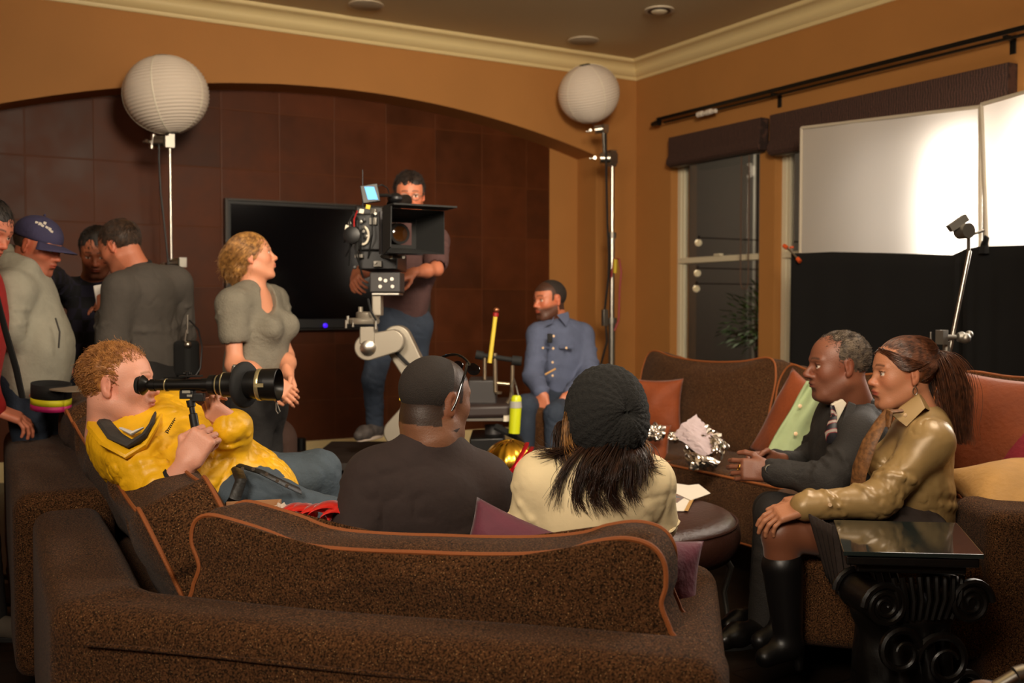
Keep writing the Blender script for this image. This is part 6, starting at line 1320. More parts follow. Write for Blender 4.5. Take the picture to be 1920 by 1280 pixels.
# ---------------------------------------------------------------- L: man at the left edge in red and grey jacket
def edge():
    v=4.25; g=grp('dark-haired man in a red and grey jacket leaning on the sofa at the left edge',D(-40,571,v)*[1,1,0])
    H=Head(D(-28,430,v),Wd(.85,-.22,-.42),Wd(.35,0,1),1.08)
    J=pts(v,neck=(-60,505,v+.02),shR=(-70,545,v-.20),shL=(-40,540,v+.20),elR=(-60,690,v-.10),wrR=(-8,768,v+.10),elL=(-30,655,v+.30),wrL=(58,700,v+.28),pel=(-80,720,v),hipR=(-90,735,v-.09),hipL=(-70,735,v+.09),knR=(-60,900,v-.08),knL=(-40,900,v+.08),anR=(-25,1110,v-.05),anL=(-20,1100,v-.5))
    J['anR'][2]=.10; J['anL'][2]=.10; J['toeL']=J['anL']+Wd(1,-.1,-.1)*.14; J['toeR']=J['anR']+Wd(1,-.1,-.1)*.14; lens_check('edge',J)
    hands=[dict(wr=J['wrR'],d=Wd(.72,.35,-.35),n=Wd(.1,-.25,1),side=-1,curl=.35,sc=1.15,spread=.12),dict(wr=J['wrL'],d=Wd(.7,-.2,-.45),n=Wd(.3,-.6,.7),side=1,curl=.45,sc=1.05)]
    person(J,H,(196,118,90),1.02,hands=hands,root=g,fineh=.0042,colkw=dict(browc=(30,20,16)),neckr=.058)
    HM=hairmat('dark_tousled_hair',()); P,dp=cap_shell(H,hl=.058,low=-.05,amp=.003,r=(.083,.105,.095)); hr=sobj('hair',P,.006,HM,g,disp=dp)
    strands('front_strands',H,900,hr,HM,.018,.0014,flow_fwd,scalp(hl=.058),seg=4,lift=.3,rad=(.083,.105,.095),seed=2)
    RJ=cloth('red_jacket',(160,26,26),.7); up=upper('jacket',J,RJ,g,1.05,.02,(1.93,1.90),.008,.006,16,8,0,.3,slr=(.080,.072,.052))
    p=dig(J['elR'],J['wrR'],.5); d=nrm(J['wrR']-J['elR']); MB().cyl(dig(J['elR'],J['wrR'],.12),dig(J['elR'],J['wrR'],.42),.079,.068,n=28).build('grey_sleeve_panel',cloth('light_grey_panel',(140,128,118),.8),up,bevel=.01)
    lower('trousers',J,BLKD,g,1.05)
    for s in 'LR': shoe('shoe',J['an'+s],J['toe'+s],mat('grey_shoe',(78,70,60),.8),g,RUB)
    # black strap / folded flag standing beside him
    tag(MB().tube([D(-6,555,v-.35),D(10,620,v-.33),D(30,690,v-.30),D(42,745,v-.28)],[.022,.024,.026,.024],8,flat=.4).build('black_strap',mat('black_canvas',())),'black strap hanging down at the left edge in front of the red sleeve','strap')
    e=empty('sun_visor',D(96,748,v+.2),'black cap with yellow and magenta bands held over the far end of the sofa','visor')
    A=axes(Wd(.85,-.5,-.1),Wd(.1,-.1,1)); c=D(96,740,v+.12)
    def ring(z0,z1,m,nm,r=.075):
        V=[];F=[];n=28
        for z_ in(z0,z1):
            for k in range(n+1): a=math.pi*2*k/n; V.append(c+A[1]*math.cos(a)*r*1.15+A[0]*math.sin(a)*r+A[2]*z_)
        for k in range(n): F.append((k,k+1,n+2+k,n+1+k))
        o=mkobj(nm,V,F,m,e); so=o.modifiers.new('t','SOLIDIFY'); so.thickness=.003
    ring(-.01,.05,mat('black_canvas',()),'black_band'); ring(-.038,-.01,mat('neon_yellow',(206,196,20),.6),'yellow_band'); ring(-.062,-.038,mat('magenta_cloth',(170,24,92),.6),'magenta_band')
    m=MB(); m.prism([c+A[1]*(.085+.10*math.sin(t))*1.0+A[0]*math.cos(t)*.07+A[2]*(.04) for t in np.linspace(0,math.pi,14)],A[2]*.006); m.build('brim',mat('khaki_brim',(112,98,80),.8),e)
edge()
# ================================================================= paper lanterns, stands, film gear
PAPERW=mat('rice_paper',(230,216,200),.8,trans=0)
def lantern(c,r,ax_,label,seed):
    c=np.asarray(c,float); e=empty('paper_lantern',c-np.array([0,0,r]),label,'paper lantern','round paper lanterns on tall stands')
    a=nrm(ax_); x,y,_=frame(a); V=[];F=[];mm,n=150,56
    for i in range(mm+1):
        th=.16+(math.pi-.32)*i/mm; rr=r*(1-.022*abs(math.sin(i/mm*math.pi*30)))
        for j in range(n):
            ph=6.2832*j/n; q=rr*(1+.006*math.sin(ph*5+seed)*math.sin(th*2)); V.append(c+(x*math.cos(ph)+y*math.sin(ph))*math.sin(th)*q+a*math.cos(th)*q*.93)
    for i in range(mm):
        for j in range(n): k=(j+1)%n; F.append((i*n+j,(i+1)*n+j,(i+1)*n+k,i*n+k))
    mkobj('shade',V,F,PAPERW,e,True,0)
    for k in range(5):
        ph=6.2832*k/5+seed*.37; MB().tube([c+((x*math.cos(ph)+y*math.sin(ph))*math.sin(t)+a*math.cos(t)*.93)*r*1.001 for t in np.linspace(.16,math.pi-.16,30)],.0045,5,flat=.4).build('glued_seam',mat('seam_white',(244,236,216),.8),e)
    for s in(1,-1): MB().tube([c+(x*math.cos(t)+y*math.sin(t))*r*.165+a*s*r*.92 for t in np.linspace(0,6.283,21)[:-1]],.004,6,closed=True).build('wire_ring',STEEL,e)
    MB().cyl(c+a*r*.9,c-a*r*1.0,.008).build('spreader',STEEL,e); MB().lathe([(.022,0),(.03,.05)],c-a*.06,a).build('bulb_socket',BLKPL,e)
    return e
def griphead(m,c,d,s=1.):
    c=np.asarray(c,float); x,y,_=frame(d); m.cyl(c-nrm(d)*.028*s,c+nrm(d)*.028*s,.032*s,n=24); m.cyl(c-nrm(d)*.05*s,c-nrm(d)*.09*s,.006*s); m.box(c+nrm(d)*.05*s,(.022*s,.012*s,.03*s)); m.cyl(c-nrm(d)*.06*s+x*.035*s,c-nrm(d)*.06*s-x*.035*s,.009*s,n=10)
def tripod(e,base,h,m_,col=CHROME,R_=.42):
    for k in range(3):
        t=k*2.094+.5; p=base+np.array([math.cos(t)*R_,math.sin(t)*R_,.012]); l=MB(); l.tube([base+z*(h+.0),base+z*(h*.9)+(p-base)*.15,p],.013,8); o=l.build('leg',m_,e); MB().cyl(p-z*.012,p+z*.02,.018,n=12).build('rubber_foot',RUB,o)
def stand(base,segs,label,col):
    e=empty('light_stand',base,label,'light stand','tall lighting stands against the arch wall')
    for i,(z0,z1,r,m_) in enumerate(segs):
        MB().cyl(base+z*z0,base+z*z1,r,n=20).build('tube_section',m_,e); MB().cyl(base+z*(z1-.03),base+z*(z1+.02),r*1.5,n=20).build('collar',STEEL,e)
    tripod(e,base,.75,STEEL); return e
z=np.array([0,0,1.])
# left lantern and stand
v=7.15; cL=D(312,178,v); rL=.29; lantern(cL,rL,Wd(-.13,-.05,1),'large white paper lantern on the stand at the left, before the arch',2)
bL=D(321,480,v)*[1,1,0]; zt1=D(321,262,v)[2]; zt2=D(321,490,v)[2]
eL_=stand(bL,[(.5,zt2,.017,STEEL),(zt2,zt1,.011,CHROME)],'tall silver light stand holding the left paper lantern',0)
m=MB(); griphead(m,D(300,266,v-.02),Wd(1,0,0),1.3); m.box(D(321,264,v),(.02,.02,.045)); m.cyl(D(288,252,v),D(284,278,v),.018); m.build('grip_head',CHROME,eL_)
m=MB(); griphead(m,D(328,493,v),Wd(1,0,.1),1.1); m.build('grip_knuckle',CHROME,eL_)
def cable(name,P,r,m_,label):
    o=MB().tube(P,r,7).build(name,m_); return tag(o,label,'cable')
cable('power_cable',[D(298,262,v-.05),D(298,300,v-.05),D(301,360,v-.05),D(308,420,v-.05),D(314,480,v-.05),D(318,520,v-.05),D(320,600,v-.02),D(320,640,v-.02)],.007,BLKPL,'black cable hanging from the left paper lantern along its stand')
# right lantern and stand
v2=9.0; cR=D(1104,176,v2); lantern(cR,.272,Wd(-.18,-.35,1),'white paper lantern on the stand in the right corner of the room',5)
bR=D(1147,600,v2-.1)*[1,1,0]; h=lambda y:D(1147,y,v2-.1)[2]
eR_=stand(bR,[(.4,h(600),.030,STEEL),(h(600),h(440),.024,CHROME),(h(440),h(290),.019,CHROME)],'tall polished light stand holding the right paper lantern',0)
m=MB(); griphead(m,D(1134,297,v2-.14),Wd(1,0,0),1.5); m.box(D(1147,297,v2-.1),(.03,.03,.07)); m.build('grip_head',CHROME,eR_)
m=MB(); m.cyl(D(1134,300,v2-.12),D(1131,240,v2-.1),.016); m.build('offset_arm',STEEL,eR_)
m=MB(); griphead(m,D(1122,243,v2-.1),Wd(1,0,.15),1.2); m.build('lantern_clamp',CHROME,eR_)
m=MB(); m.bb(D(1133,600,v2-.2)-np.array([.02,.02,.05]),D(1133,580,v2-.2)+np.array([.03,.02,.0])); m.build('junction_box',STEEL,eR_,bevel=.004)
cable('power_cable',[D(1136,250,v2-.2),D(1137,330,v2-.2),D(1139,420,v2-.2),D(1142,480,v2-.2),D(1141,520,v2-.2),D(1134,580,v2-.2),D(1138,640,v2-.2),D(1125,690,v2-.3)],.010,BLKPL,'dark cable running down the right lantern stand')
cable('red_cable',[D(1146,520,v2-.2),D(1152,484,v2-.2),D(1161,486,v2-.2),D(1165,510,v2-.2),D(1162,540,v2-.2),D(1160,600,v2-.2),D(1152,620,v2-.2)],.009,mat('red_rubber',(150,24,24),.5),'red looped cable end on the right lantern stand')
MB().cyl(D(1154,486,v2-.22),D(1153,512,v2-.22),.016).build('yellow_plug',mat('yellow_plastic',(206,180,20),.5),bpy.data.objects['red_cable'])
# ---- diffusion frames
def silkmat():
    m=bpy.data.materials.new('white_silk'); m.use_nodes=True; nt=m.node_tree; N=nt.nodes; L=nt.links; N.clear(); o=N.new('ShaderNodeOutputMaterial'); d=N.new('ShaderNodeBsdfDiffuse'); t=N.new('ShaderNodeBsdfTranslucent'); mx=N.new('ShaderNodeMixShader'); mx.inputs[0].default_value=.5
    d.inputs[0].default_value=lin((230,222,210)); t.inputs[0].default_value=lin((240,232,222)); L.new(d.outputs[0],mx.inputs[1]); L.new(t.outputs[0],mx.inputs[2]); L.new(mx.outputs[0],o.inputs[0])
    geo=N.new('ShaderNodeNewGeometry'); w=N.new('ShaderNodeTexWave'); w.bands_direction='Y'; w.inputs['Scale'].default_value=6; w.inputs['Distortion'].default_value=3; w.inputs['Detail'].default_value=2; L.new(geo.outputs['Position'],w.inputs[0]); bp=N.new('ShaderNodeBump'); bp.inputs['Strength'].default_value=.04; bp.inputs['Distance'].default_value=.01; L.new(w.outputs[1],bp.inputs['Height']); L.new(bp.outputs[0],d.inputs['Normal']); return m
SILK=silkmat(); ALU=mat('white_frame',(196,184,164),.5)
def silk(name,c4,label,r=.012):
    c4=[np.array(c) for c in c4]; e=empty(name,(c4[2]+c4[3])/2,label,'diffusion frame')
    nx,nz=40,24; V=[];F=[]
    for i in range(nx+1):
        for j in range(nz+1):
            a=i/nx;b=j/nz; p=(c4[0]*(1-a)+c4[1]*a)*(1-b)+(c4[3]*(1-a)+c4[2]*a)*b; V.append(p+np.array([1,0,0])*(.010*math.sin(a*9+b*4)*math.sin(b*3.14)+.006*math.sin((a+b)*14)*math.sin(a*3.14)))
    for i in range(nx):
        for j in range(nz): q=i*(nz+1)+j; F.append((q,q+1,q+nz+2,q+nz+1))
    mkobj('silk_cloth',V,F,SILK,e,True,0)
    m=MB(); 
    for i in range(4): m.cyl(c4[i],c4[(i+1)%4],r,n=10)
    m.build('tube_frame',ALU,e)
    for q in (c4[3]*.85+c4[2]*.15,c4[3]*.2+c4[2]*.8): MB().cyl(q+np.array([.03,0,.0]),np.array([q[0]+.03,q[1],0]),.012).build('support_pole',STEEL,e)
    return e
S1=[onX(1503,240,5.42),onX(1838,200,5.42),onX(1838,520,5.42),onX(1500,520,5.42)]
silk('diffusion_frame',S1,'white silk diffusion frame hung in front of the wide window, left of the two')
S2=[onX(1840,196,5.22),onX(2080,128,5.22),onX(2080,520,5.22),onX(1852,520,5.22)]
silk('diffusion_frame',S2,'white silk diffusion frame cut by the right edge of the picture')
# the lamps behind the silks
def lamp(loc,tgt,sx,sz,pw,nm):
    loc=np.array(loc); e=empty('film_lamp',loc,nm,'lamp'); d=nrm(np.array(tgt)-loc); A=axes(d)
    MB().box(loc-A[1]*.04,(sx/2+.01,.03,sz/2+.01),A).build('housing',BLACK,e,bevel=.004)
    area('lamp_light',loc+d*.005,tgt,sx,pw,(1,.92,.82),sz,spread=120)
lamp((5.68,3.96,1.86),(5.2,3.96,1.86),.40,.80,15,'black panel lamp behind the right end of the left diffusion frame')
lamp((5.50,2.95,1.88),(5.1,2.95,1.88),.9,.86,48,'black panel lamp behind the right diffusion frame')
area('added_silk_light',(5.70,4.25,1.9),(5.2,4.4,1.9),1.0,3.2,(1,.93,.86),.9,spread=140)  # extra area light without a fixture, added to lift the silk's dimmer part
# black cloth
def drape(name,top,bot,label,seed,amp=.012):
    nx,nz=60,20; V=[];F=[]; rg=np.random.default_rng(seed); ph=rg.uniform(0,6,5)
    T=np.array(top);B=np.array(bot)
    for i in range(nx+1):
        a=i/nx*(len(T)-1); k=min(int(a),len(T)-2); f=a-k; t=T[k]*(1-f)+T[k+1]*f; b=B[k]*(1-f)+B[k+1]*f
        for j in range(nz+1): s=j/nz; V.append(t*(1-s)+b*s+np.array([-1,0,0])*amp*(.3+s)*(math.sin(i*.55+ph[0])*.6+math.sin(i*.23+ph[1]+s)*.6))
    for i in range(nx):
        for j in range(nz): q=i*(nz+1)+j; F.append((q,q+1,q+nz+2,q+nz+1))
    o=mkobj(name,V,F,mat('black_duvetyne',(11,10,10),.95),None,True,0); so=o.modifiers.new('t','SOLIDIFY'); so.thickness=.003; return tag(o,label,'cloth')
def dn(p,zz): q=np.array(p); q[2]=zz; return q
t1=[onX(1484,475,5.36),onX(1560,472,5.36),onX(1660,474,5.36),onX(1786,478,5.36),onX(1812,466,5.36)]
drape('black_cloth',t1,[dn(p,.01) for p in t1],'black cloth hung below the left diffusion frame over the wide window',3)
t2=[onX(1806,468,5.17),onX(1834,462,5.17),onX(1880,461,5.17),onX(1960,458,5.17),onX(2080,455,5.17)]
drape('black_cloth',t2,[dn(p,.01) for p in t2],'black cloth hung below the right diffusion frame at the picture edge',5)
m=MB(); p=onX(1846,457,5.15); m.tube([onX(1845,475,5.15),p,onX(1850,447,5.12),onX(1847,442,5.1)],[.03,.02,.015,.006],7); tag(m.build('cloth_corner',mat('black_duvetyne',())),'twisted corner of black cloth tied between the two diffusion frames','cloth')
# orange spring clamp
e=empty('spring_clamp',onX(1487,475,5.35),'spring clamp with orange tips holding the black cloth','clamp'); OR=mat('orange_rubber',(214,84,30),.6)
c=[onX(x,y,5.32) for x,y in ((1470,460),(1486,474),(1500,490),(1484,462),(1478,484))]
MB().tube([c[1],c[2]],[.006,.006],6).tube([c[0],c[1]],[.006,.006],6).tube([c[3],c[1]],[.006,.006],6).build('jaws',CHROME,e)
for a,b in ((c[0],.35),(c[2],.35),(c[3],.3)): MB().cyl(a,dig(a,c[1],b),.015,n=10).build('tip',OR,e)
# stand with grip arm right
v=4.6; e=empty('grip_stand',D(1770,700,v)*[1,1,0],'silver grip stand with angled arm in front of the black cloth','grip stand')
MB().cyl(D(1768,720,v),D(1818,470,v),.0095,n=14).build('arm',CHROME,e)
b=D(1775,640,v)*[1,1,0]; MB().cyl(b+z*.3,D(1775,640,v),.016).build('column',STEEL,e); tripod(e,b,.6,STEEL,R_=.34)
m=MB(); m.box(D(1766,632,v-.03),(.018,.02,.032)); m.cyl(D(1760,632,v-.03),D(1792,632,v-.03),.011); m.lathe([(.02,0),(.026,.02),(.02,.03)],D(1796,632,v-.04),W(1,0,0)); m.cyl(D(1745,622,v-.03),D(1745,640,v-.03),.004); m.build('grip_head',STEEL,e); 
MB().cyl(D(1797,632,v-.035),D(1802,632,v-.035),.014).build('yellow_band',mat('yellow_plastic',()),e); m=MB(); m.sph(D(1810,634,v-.05),.024,14).sph(D(1817,627,v-.03),.018,14); m.build('knob',STEEL,e)
m=MB(); A=axes(Wd(.3,-1,0),Wd(.55,0,.8)); c=D(1808,433,v-.02); m.cyl(c-A[1]*.03,c+A[1]*.03,.034,n=20); m.box(c+W(-.03,0,.035),(.045,.018,.016),axes(Wd(0,-1,0),Wd(-.55,0,.8))); m.cyl(c+W(.02,0,-.02),D(1845,432,v-.02),.006); m.cyl(c+W(.02,0,-.03),D(1816,470,v),.008); m.build('top_grip_head',STEEL,e)
MB().cyl(c-A[1]*.045,c-A[1]*.03,.013,n=14).build('yellow_mark',mat('yellow_plastic',()),e)
# ================================================================= cinema camera on its dolly arm
v=5.15
cam_e=empty('cinema_camera',D(735,520,v),'black film camera with matte box, cables and small blue monitor on the dolly arm','film camera')
B=lambda x0,y0,x1,y1,va,vb,nm,m_,bev=.004,par=cam_e: MB().prism([D(x0,y0,va),D(x1,y0,va),D(x1,y1,va),D(x0,y1,va)],W(0,vb-va,0)).build(nm,m_,par,smooth=False,bevel=bev)
# body
B(664,400,722,470,v-.06,v+.50,'body',BLKPL,.01); B(668,388,716,402,v,v+.45,'top_plate',BLACK); B(672,470,745,505,v-.05,v+.40,'base_plate',BLACK,.006)
B(666,384,700,410,v+.1,v+.45,'magazine',mat('camera_grey',(44,40,40),.5),.01)
# matte box: hollow, facing right and a bit toward the camera
f=Wd(.50,-.86,0); r=nrm(np.cross(f,z)); c=D(758,437,v-.10)   # opening direction, side direction
def quad(cx,fo,hw,hh): p=c+f*fo; return [p-r*hw+z*hh,p+r*hw+z*hh,p+r*hw-z*hh,p-r*hw-z*hh]
MATTE=mat('matte_black',(20,20,19),.75)
def frustum(q0,q1,nm,m_,th=.006):
    V=q0+q1; F=[(0,1,5,4),(1,2,6,5),(2,3,7,6),(3,0,4,7)]; o=mkobj(nm,V,F,m_,cam_e,False); so=o.modifiers.new('t','SOLIDIFY'); so.thickness=th; so.offset=0; return o
frustum(quad(0,-.04,.085,.075),quad(0,.13,.155,.105),'matte_box',MATTE)
frustum(quad(0,-.05,.11,.10),quad(0,-.03,.11,.10),'filter_stage',mat('grey_edge',(66,64,66),.5),.012)
q=quad(0,-.045,.11,.10); q2=quad(0,-.045,.060,.055)
mkobj('rear_plate',q+q2,[(0,1,5,4),(1,2,6,5),(2,3,7,6),(3,0,4,7)],MATTE,cam_e,False)
# eyebrow and side flag
a=quad(0,.13,.165,.108); MB().prism([a[0],a[1],a[1]+f*.12+z*.004,a[0]+f*.12+z*.004],z*.008).build('top_flag',MATTE,cam_e)
MB().prism([a[1],a[1]+f*.10,a[1]+f*.09-z*.19,a[2]-z*.01],r*.006).build('side_flag',MATTE,cam_e)
# simple measured lens barrel between body and matte box
p=c-f*.05; MB().loft([(p-f*.20,.045),(p-f*.12,.05),(p-f*.12,.056),(p-f*.05,.056),(p-f*.05,.048),(p,.052)],28).build('lens_barrel',mat('lens_black',(26,25,25),.35),cam_e); MB().loft([(p-f*.002,.044),(p+f*.004,.03),(p+f*.006,.001)],28).build('lens_glass',mat('amber_glass',(60,34,12),.1,coat=.6),cam_e)
# follow focus ring, knobs, cables
m=MB(); cc_=D(680,441,v-.09); m.tube([cc_+W(math.cos(t)*.010,-.002,math.sin(t)*.044) if 0 else cc_+Wd(.9,.3,0)*math.cos(t)*.030+z*math.sin(t)*.044 for t in np.linspace(-1.9,1.5,18)],.006,7); m.build('focus_mark_ring',mat('white_disc',(220,210,190),.5),cam_e)
MB().lathe([(.035,0),(.042,.008),(.042,.03),(.03,.036)],D(662,441,v-.12),Wd(-.1,-1,0),28).build('follow_focus',BLKPL,cam_e)
rg=random.Random(4)
for i in range(16):
    x=rg.uniform(652,712); y=rg.uniform(392,510); d=Wd(rg.uniform(-.3,.3),-1,rg.uniform(-.2,.2)); q=D(x,y,v-.07); 
    if i%3==0: MB().lathe([(.008,0),(.010,.006),(.010,.014),(.006,.016)],q,d,14).build('knob',[BLKPL,STEEL,BLACK][i%3 if i<9 else 1],cam_e)
    elif i%3==1: MB().box(q,(rg.uniform(.01,.022),.012,rg.uniform(.008,.02)),axes(d)).build('connector_block',[BLACK,STEEL,mat('camera_grey',())][i%3],cam_e,bevel=.002)
    else: MB().cyl(q,q+d*.03,.007,n=12).build('screw',STEEL,cam_e)
for i in range(9):
    x0=rg.uniform(655,700); y0=rg.uniform(395,440); x1=x0+rg.uniform(-22,26); y1=y0+rg.uniform(50,90); k=rg.uniform(-18,10)
    MB().tube([D(x0,y0,v-.06),D((x0+x1)/2+k,y0+15,v-.12),D((x0+x1)/2+k,(y0+y1)/2,v-.14),D(x1,y1,v-.05)],.004,6).build('camera_cable',RUB if i!=4 else mat('red_rubber',()),cam_e)
for px,py,m_,s in ((652,427,'white_disc',.013),(678,396,'white_disc',.011),(690,388,'yellow_plastic',.011),(668,431,'red_rubber',.008),(654,440,'white_disc',.008)): MB().box(D(px,py,v-.12),(s,.006,s),axes(Wd(.1,-1,0),Wd(.2,0,1))).build('tape_mark',mat(m_,(200,190,60)),cam_e,bevel=.002)
# rods + clamp under the lens, geared head
m=MB(); 
for s in(-.03,.03): m.cyl(D(690,478,v+.3)+W(s,0,0),D(745,482,v-.2)+W(s,0,0),.008)
m.build('support_rod',STEEL,cam_e)
# on-board monitor, antenna, eyepiece
A=axes(Wd(.12,-1,.10),Wd(-.18,.1,1)); q=D(694,363,v-.05); MB().box(q,(.044,.010,.046),A).build('monitor',BLKPL,cam_e,bevel=.004)
MB().prism([D(683,350,v-.066),D(701,350,v-.066),D(709,374,v-.066),D(690,374,v-.066)],W(0,.004,0)).build('monitor_screen',mat('blue_screen',(70,160,230),.4,emit=(92,176,240),es=1.0),cam_e)
MB().tube([D(680,400,v+.05),D(680,318,v+.05)],[.004,.0025],7).build('antenna',BLACK,cam_e)
m=MB(); m.tube([D(700,366,v+.0),D(725,366,v+.1),D(742,368,v+.25)],.009,8); m.cyl(D(735,384,v+.25),D(762,376,v+.50),.030,.034,n=20); m.sph(D(741,372,v+.20),(.04,.05,.03),14); m.build('eyepiece',BLKPL,cam_e)
MB().tube([D(706,350,v-.03),D(716,346,v),D(726,352,v+.08),D(730,362,v+.12)],.0035,6).build('monitor_cable',RUB,cam_e)
# dolly arm ---------------------------------------------------------------
dl=empty('camera_crane',D(730,860,v+.1)*[1,1,0],'grey jointed dolly arm and mount carrying the film camera','camera crane')
ENA=mat('cast_aluminium',(150,142,128),.42,metal=.55)
def Bd(x0,y0,x1,y1,va,vb,nm,m_,bev=.004): return B(x0,y0,x1,y1,va,vb,nm,m_,bev,dl)
Bd(693,510,750,548,v-.08,v+.14,'geared_head',mat('camera_grey',()),.006)
for x,y in ((713,523),(723,526),(735,523),(713,537),(736,537)): MB().lathe([(.009,0),(.009,.006)],D(x,y,v-.083),W(0,-1,0),14).build('bolt',CHROME,dl)
Bd(697,549,748,553,v-.07,v+.13,'mount_plate',CHROME,.002); Bd(697,551,714,592,v-.05,v+.06,'riser',ENA,.006)
m=MB(); m.lathe([(.055,0),(.06,.01),(.06,.03),(.05,.035)],D(690,597,v),z,28); m.lathe([(.075,0),(.08,.01),(.08,.022),(.07,.03)],D(682,607,v),z,28); m.cyl(D(676,575,v),D(676,600,v),.012); m.build('leveling_head',ENA,dl)
for x,y in ((649,600),(662,598),(704,602),(652,592)): MB().cyl(D(x,y,v-.06),D(x,y+15,v-.06),.007,n=10).build('levelling_screw',CHROME,dl)
MB().tube([D(690,560,v-.08),D(696,585,v-.1),D(705,600,v-.08)],.006,6).build('cable',RUB,dl)
# lower arm parts: drop post, pivots, two links (solid castings)
fz=Wd(.05,-1,0)
def casting(P2,R2,nm,va,th,m_=ENA): 
    # convex outline of circles in picture-plane at distance va, given thickness
    pts_=[]
    for (x,y),rr in zip(P2,R2):
        for t in np.linspace(0,6.283,40)[:-1]: pts_.append((x+rr*math.cos(t),y+rr*math.sin(t)))
    pts_=sorted(set(pts_)); 
    def half(ps):
        h=[]
        for p in ps:
            while len(h)>1 and (h[-1][0]-h[-2][0])*(p[1]-h[-2][1])-(h[-1][1]-h[-2][1])*(p[0]-h[-2][0])<=0: h.pop()
            h.append(p)
        return h
    hull=half(pts_)[:-1]+half(pts_[::-1])[:-1]
    return MB().prism([D(x,y,va) for x,y in hull],W(0,th,0)).build(nm,m_,dl,bevel=.006)
Bd(674,612,702,645,v-.04,v+.10,'drop_post',ENA,.006)
casting([(689,651),(735,640)],[25,22],'pivot_link',v-.03,.10)
casting([(743,637),(800,740)],[27,20],'upper_link',v+.08,.12)
casting([(800,740),(745,810)],[20,26],'lower_link',v+.12,.12)
MB().lathe([(.040,0),(.038,.010),(.02,.018),(.004,.019)],D(690,652,v-.035),fz,30).build('pivot_cap',CHROME,dl); MB().lathe([(.018,0),(.018,.008),(.008,.010)],D(742,634,v+.075),fz,20).build('pivot_bolt',CHROME,dl)
for k in range(2): MB().tube([D(722+4*k,620,v+.06),D(736+4*k,655,v+.05),D(760+4*k,680,v+.06),D(790,698,v+.07)],.006,6).build('hose',RUB,dl)
MB().lathe([(.007,0),(.007,.004)],D(751,748,v+.11),fz).build('yellow_dot',mat('yellow_plastic',()),dl)
MB().bb(D(790,830,v+.1)*[1,1,0]-np.array([.22,.22,0])+z*.12,D(790,830,v+.1)*[1,1,0]+np.array([.22,.22,.42])).build('base_block',mat('camera_grey',()),dl,bevel=.01)
# dolly platform the operator stands on
c=D(728,820,6.05)*[1,1,0]; e=empty('dolly_deck',c,'dark camera dolly deck under the operator\'s shoes','dolly')
A=axes(Wd(0,1,0)); MB().box(c+z*.375,(.42,.45,.022),A).build('deck',mat('dark_deck',(40,30,24),.6),e,bevel=.006); MB().box(c+z*.25,(.36,.40,.10),A).build('chassis',BLACK,e,bevel=.01)
for sx in(-1,1):
    for sq in(-1,1): w=c+A[0]*sx*.34+A[1]*sq*.34+z*.10; o=MB().lathe([(.06,-.02),(.10,-.02),(.10,.02),(.06,.02)],w,A[0],24).build('wheel',RUB,e); MB().lathe([(.03,-.03),(.03,.03)],w,A[0],16).build('hub',STEEL,o); MB().cyl(w+z*.0,w+z*.2,.02).build('wheel_post',STEEL,e)
# equipment pedestal beside it (handles, tray, bottle)
v=5.6; c=D(925,840,v)*[1,1,0]; e=empty('dolly_column',c,'dolly column with raised chrome handles and a black crossbar','dolly column')
CH_=mat('satin_chrome',(176,160,136),.3,metal=.9)
for x0,y0,x1,y1,r_ in ((909,668,909,712,.010),(928,662,929,735,.012),(961,685,960,735,.011)): MB().cyl(D(x0,y0,v),D(x1,y1,v),r_,n=14).build('upright_tube',CH_,e)
m=MB(); m.cyl(D(892,664,v),D(978,677,v),.014,n=16); m.cyl(D(892,664,v),D(906,667,v),.024,n=16).cyl(D(960,675,v),D(978,677,v),.026,n=16); m.build('crossbar',RUB,e)
m=MB(); m.cyl(D(932,718,v),D(955,720,v),.010).tube([D(960,733,v),D(958,745,v),D(950,757,v)],.012,8).lathe([(.02,0),(.022,.012)],D(934,738,v),z); m.build('brace',CH_,e)
m=MB(); m.prism([D(878,712,v),D(928,712,v),D(932,758,v),D(872,758,v)],W(0,.28,0)); m.build('column_head',mat('camera_grey',()),e,bevel=.01)
m=MB(); m.prism([D(868,760,v-.1),D(958,758,v-.1),D(958,783,v-.1),D(868,785,v-.1)],W(0,.45,0)); m.build('seat_pad',mat('brown_vinyl',(44,32,30),.5),e,bevel=.02)
m=MB(); m.prism([D(868,785,v-.1),D(964,783,v-.1),D(963,789,v-.1),D(868,789,v-.1)],W(0,.45,0)); m.build('tray_edge',CHROME,e); MB().prism([D(944,780,v-.14),D(964,779,v-.14),D(963,790,v-.14),D(944,790,v-.14)],W(0,.05,0)).build('bright_tab',mat('white_disc',()),e)
MB().cyl(c+z*.06,D(925,800,v)+W(0,.1,0),.05,n=20).build('column',mat('camera_grey',()),e); m=MB(); m.prism([D(880,822,v-.1),D(945,820,v-.1),D(948,870,v-.1),D(880,872,v-.1)],W(0,.4,0)); m.build('lower_housing',BLACK,e,bevel=.01)
MB().box(c+z*.06,(.17,.17,.05)).build('base',BLACK,e,bevel=.01)
m=MB(); m.tube([D(930,800,v-.1),D(955,812,v-.15),D(970,818,v-.1),D(980,835,v)],.02,8); m.build('hydraulic_hose',RUB,e)
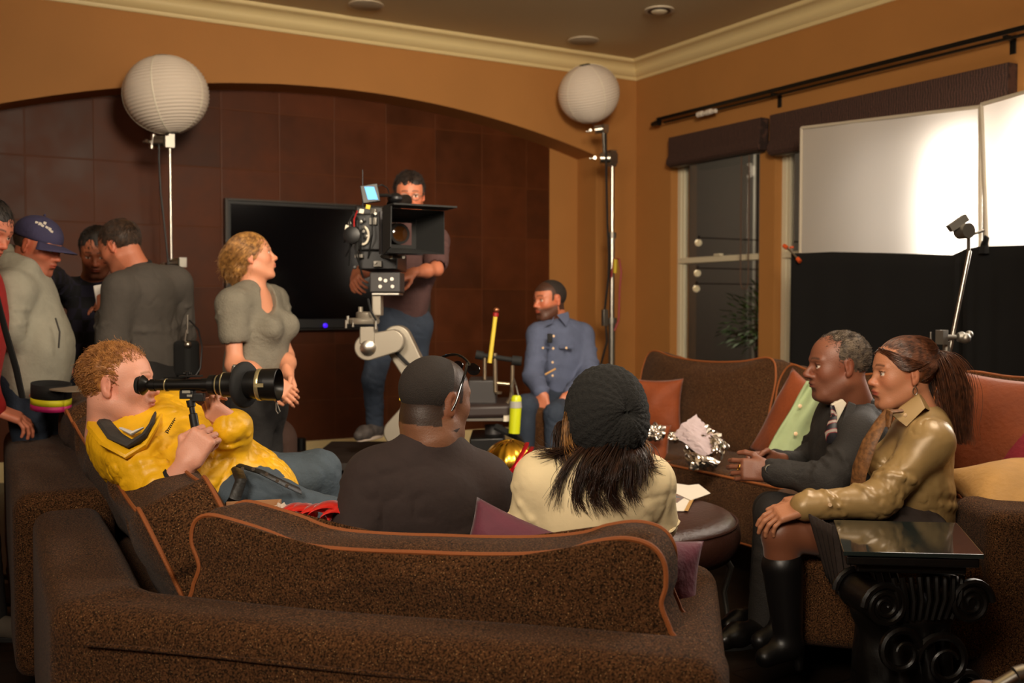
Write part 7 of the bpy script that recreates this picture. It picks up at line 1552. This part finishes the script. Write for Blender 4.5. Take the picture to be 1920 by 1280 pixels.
e=empty('measuring_rod',D(917,668,v),'yellow rod with a red and copper tip standing on the dolly column','rod')
MB().cyl(D(918,680,v-.02),D(929,592,v-.02),.012,n=14).build('yellow_rod',mat('yellow_rod',(214,186,60),.5),e); MB().cyl(D(929,593,v-.02),D(930,586,v-.02),.016).build('red_collar',mat('red_rubber',()),e); MB().sph(D(930.5,581,v-.02),(.016,.016,.014),14).build('tip_ball',mat('copper',(170,110,76),.3,metal=.8),e)
e=empty('bottle',D(967,815,v-.2),'neon yellow-green bottle with a grey band hanging beside the dolly column','bottle'); NG=mat('neon_green',(196,204,24),.4)
MB().loft([(D(968,741,v-.2),.020),(D(968,746,v-.2),.028),(D(968,753,v-.2),.028)],24).build('cap',NG,e); MB().loft([(D(967,752,v-.2),.031),(D(967,764,v-.2),.033)],24).build('grey_band',mat('silver_tape',(160,158,150),.4),e); MB().loft([(D(967,764,v-.2),.031),(D(964,812,v-.2),.030)],24).build('body',NG,e)
MB().tube([D(963,742,v-.2),D(958,725,v-.15),D(964,710,v-.1),D(968,724,v-.18),D(972,742,v-.2)],.004,6).build('carry_loop',STEEL,e)
# apple box and case on the floor
c=D(650,895,6.4)*[1,1,0]; e=empty('wooden_crate',c,'brown wooden box on the floor behind the seated men','box'); MB().bb(c-np.array([.28,.2,0]),c+np.array([.28,.2,.34])).build('box',mat('brown_box',(66,42,26),.7,noise=.2),e,bevel=.006); MB().bb(c+np.array([-.07,-.206,.22]),c+np.array([.07,-.198,.26])).build('hand_hole',BLACK,e)
c=D(565,860,7.4)*[1,1,0]; tag(MB().cyl(c,c+z*.30,.035,n=16).build('floor_post',BLACK),'short black post standing by the cream baseboard','post')
tag(MB().box(D(995,812,6.9),(.045,.02,.075),axes(Wd(-.3,-1,0))).build('wall_plate',mat('ivory',(176,160,124),.6),bevel=.004),'ivory box low on the wall beside the yellow-green bottle','outlet box')
cable('floor_cable',[D(630,930,5.6),D(640,905,5.7),D(668,880,5.6),D(690,870,5.4)],.010,RUB,'black cable curving up from the floor beside the wooden box')
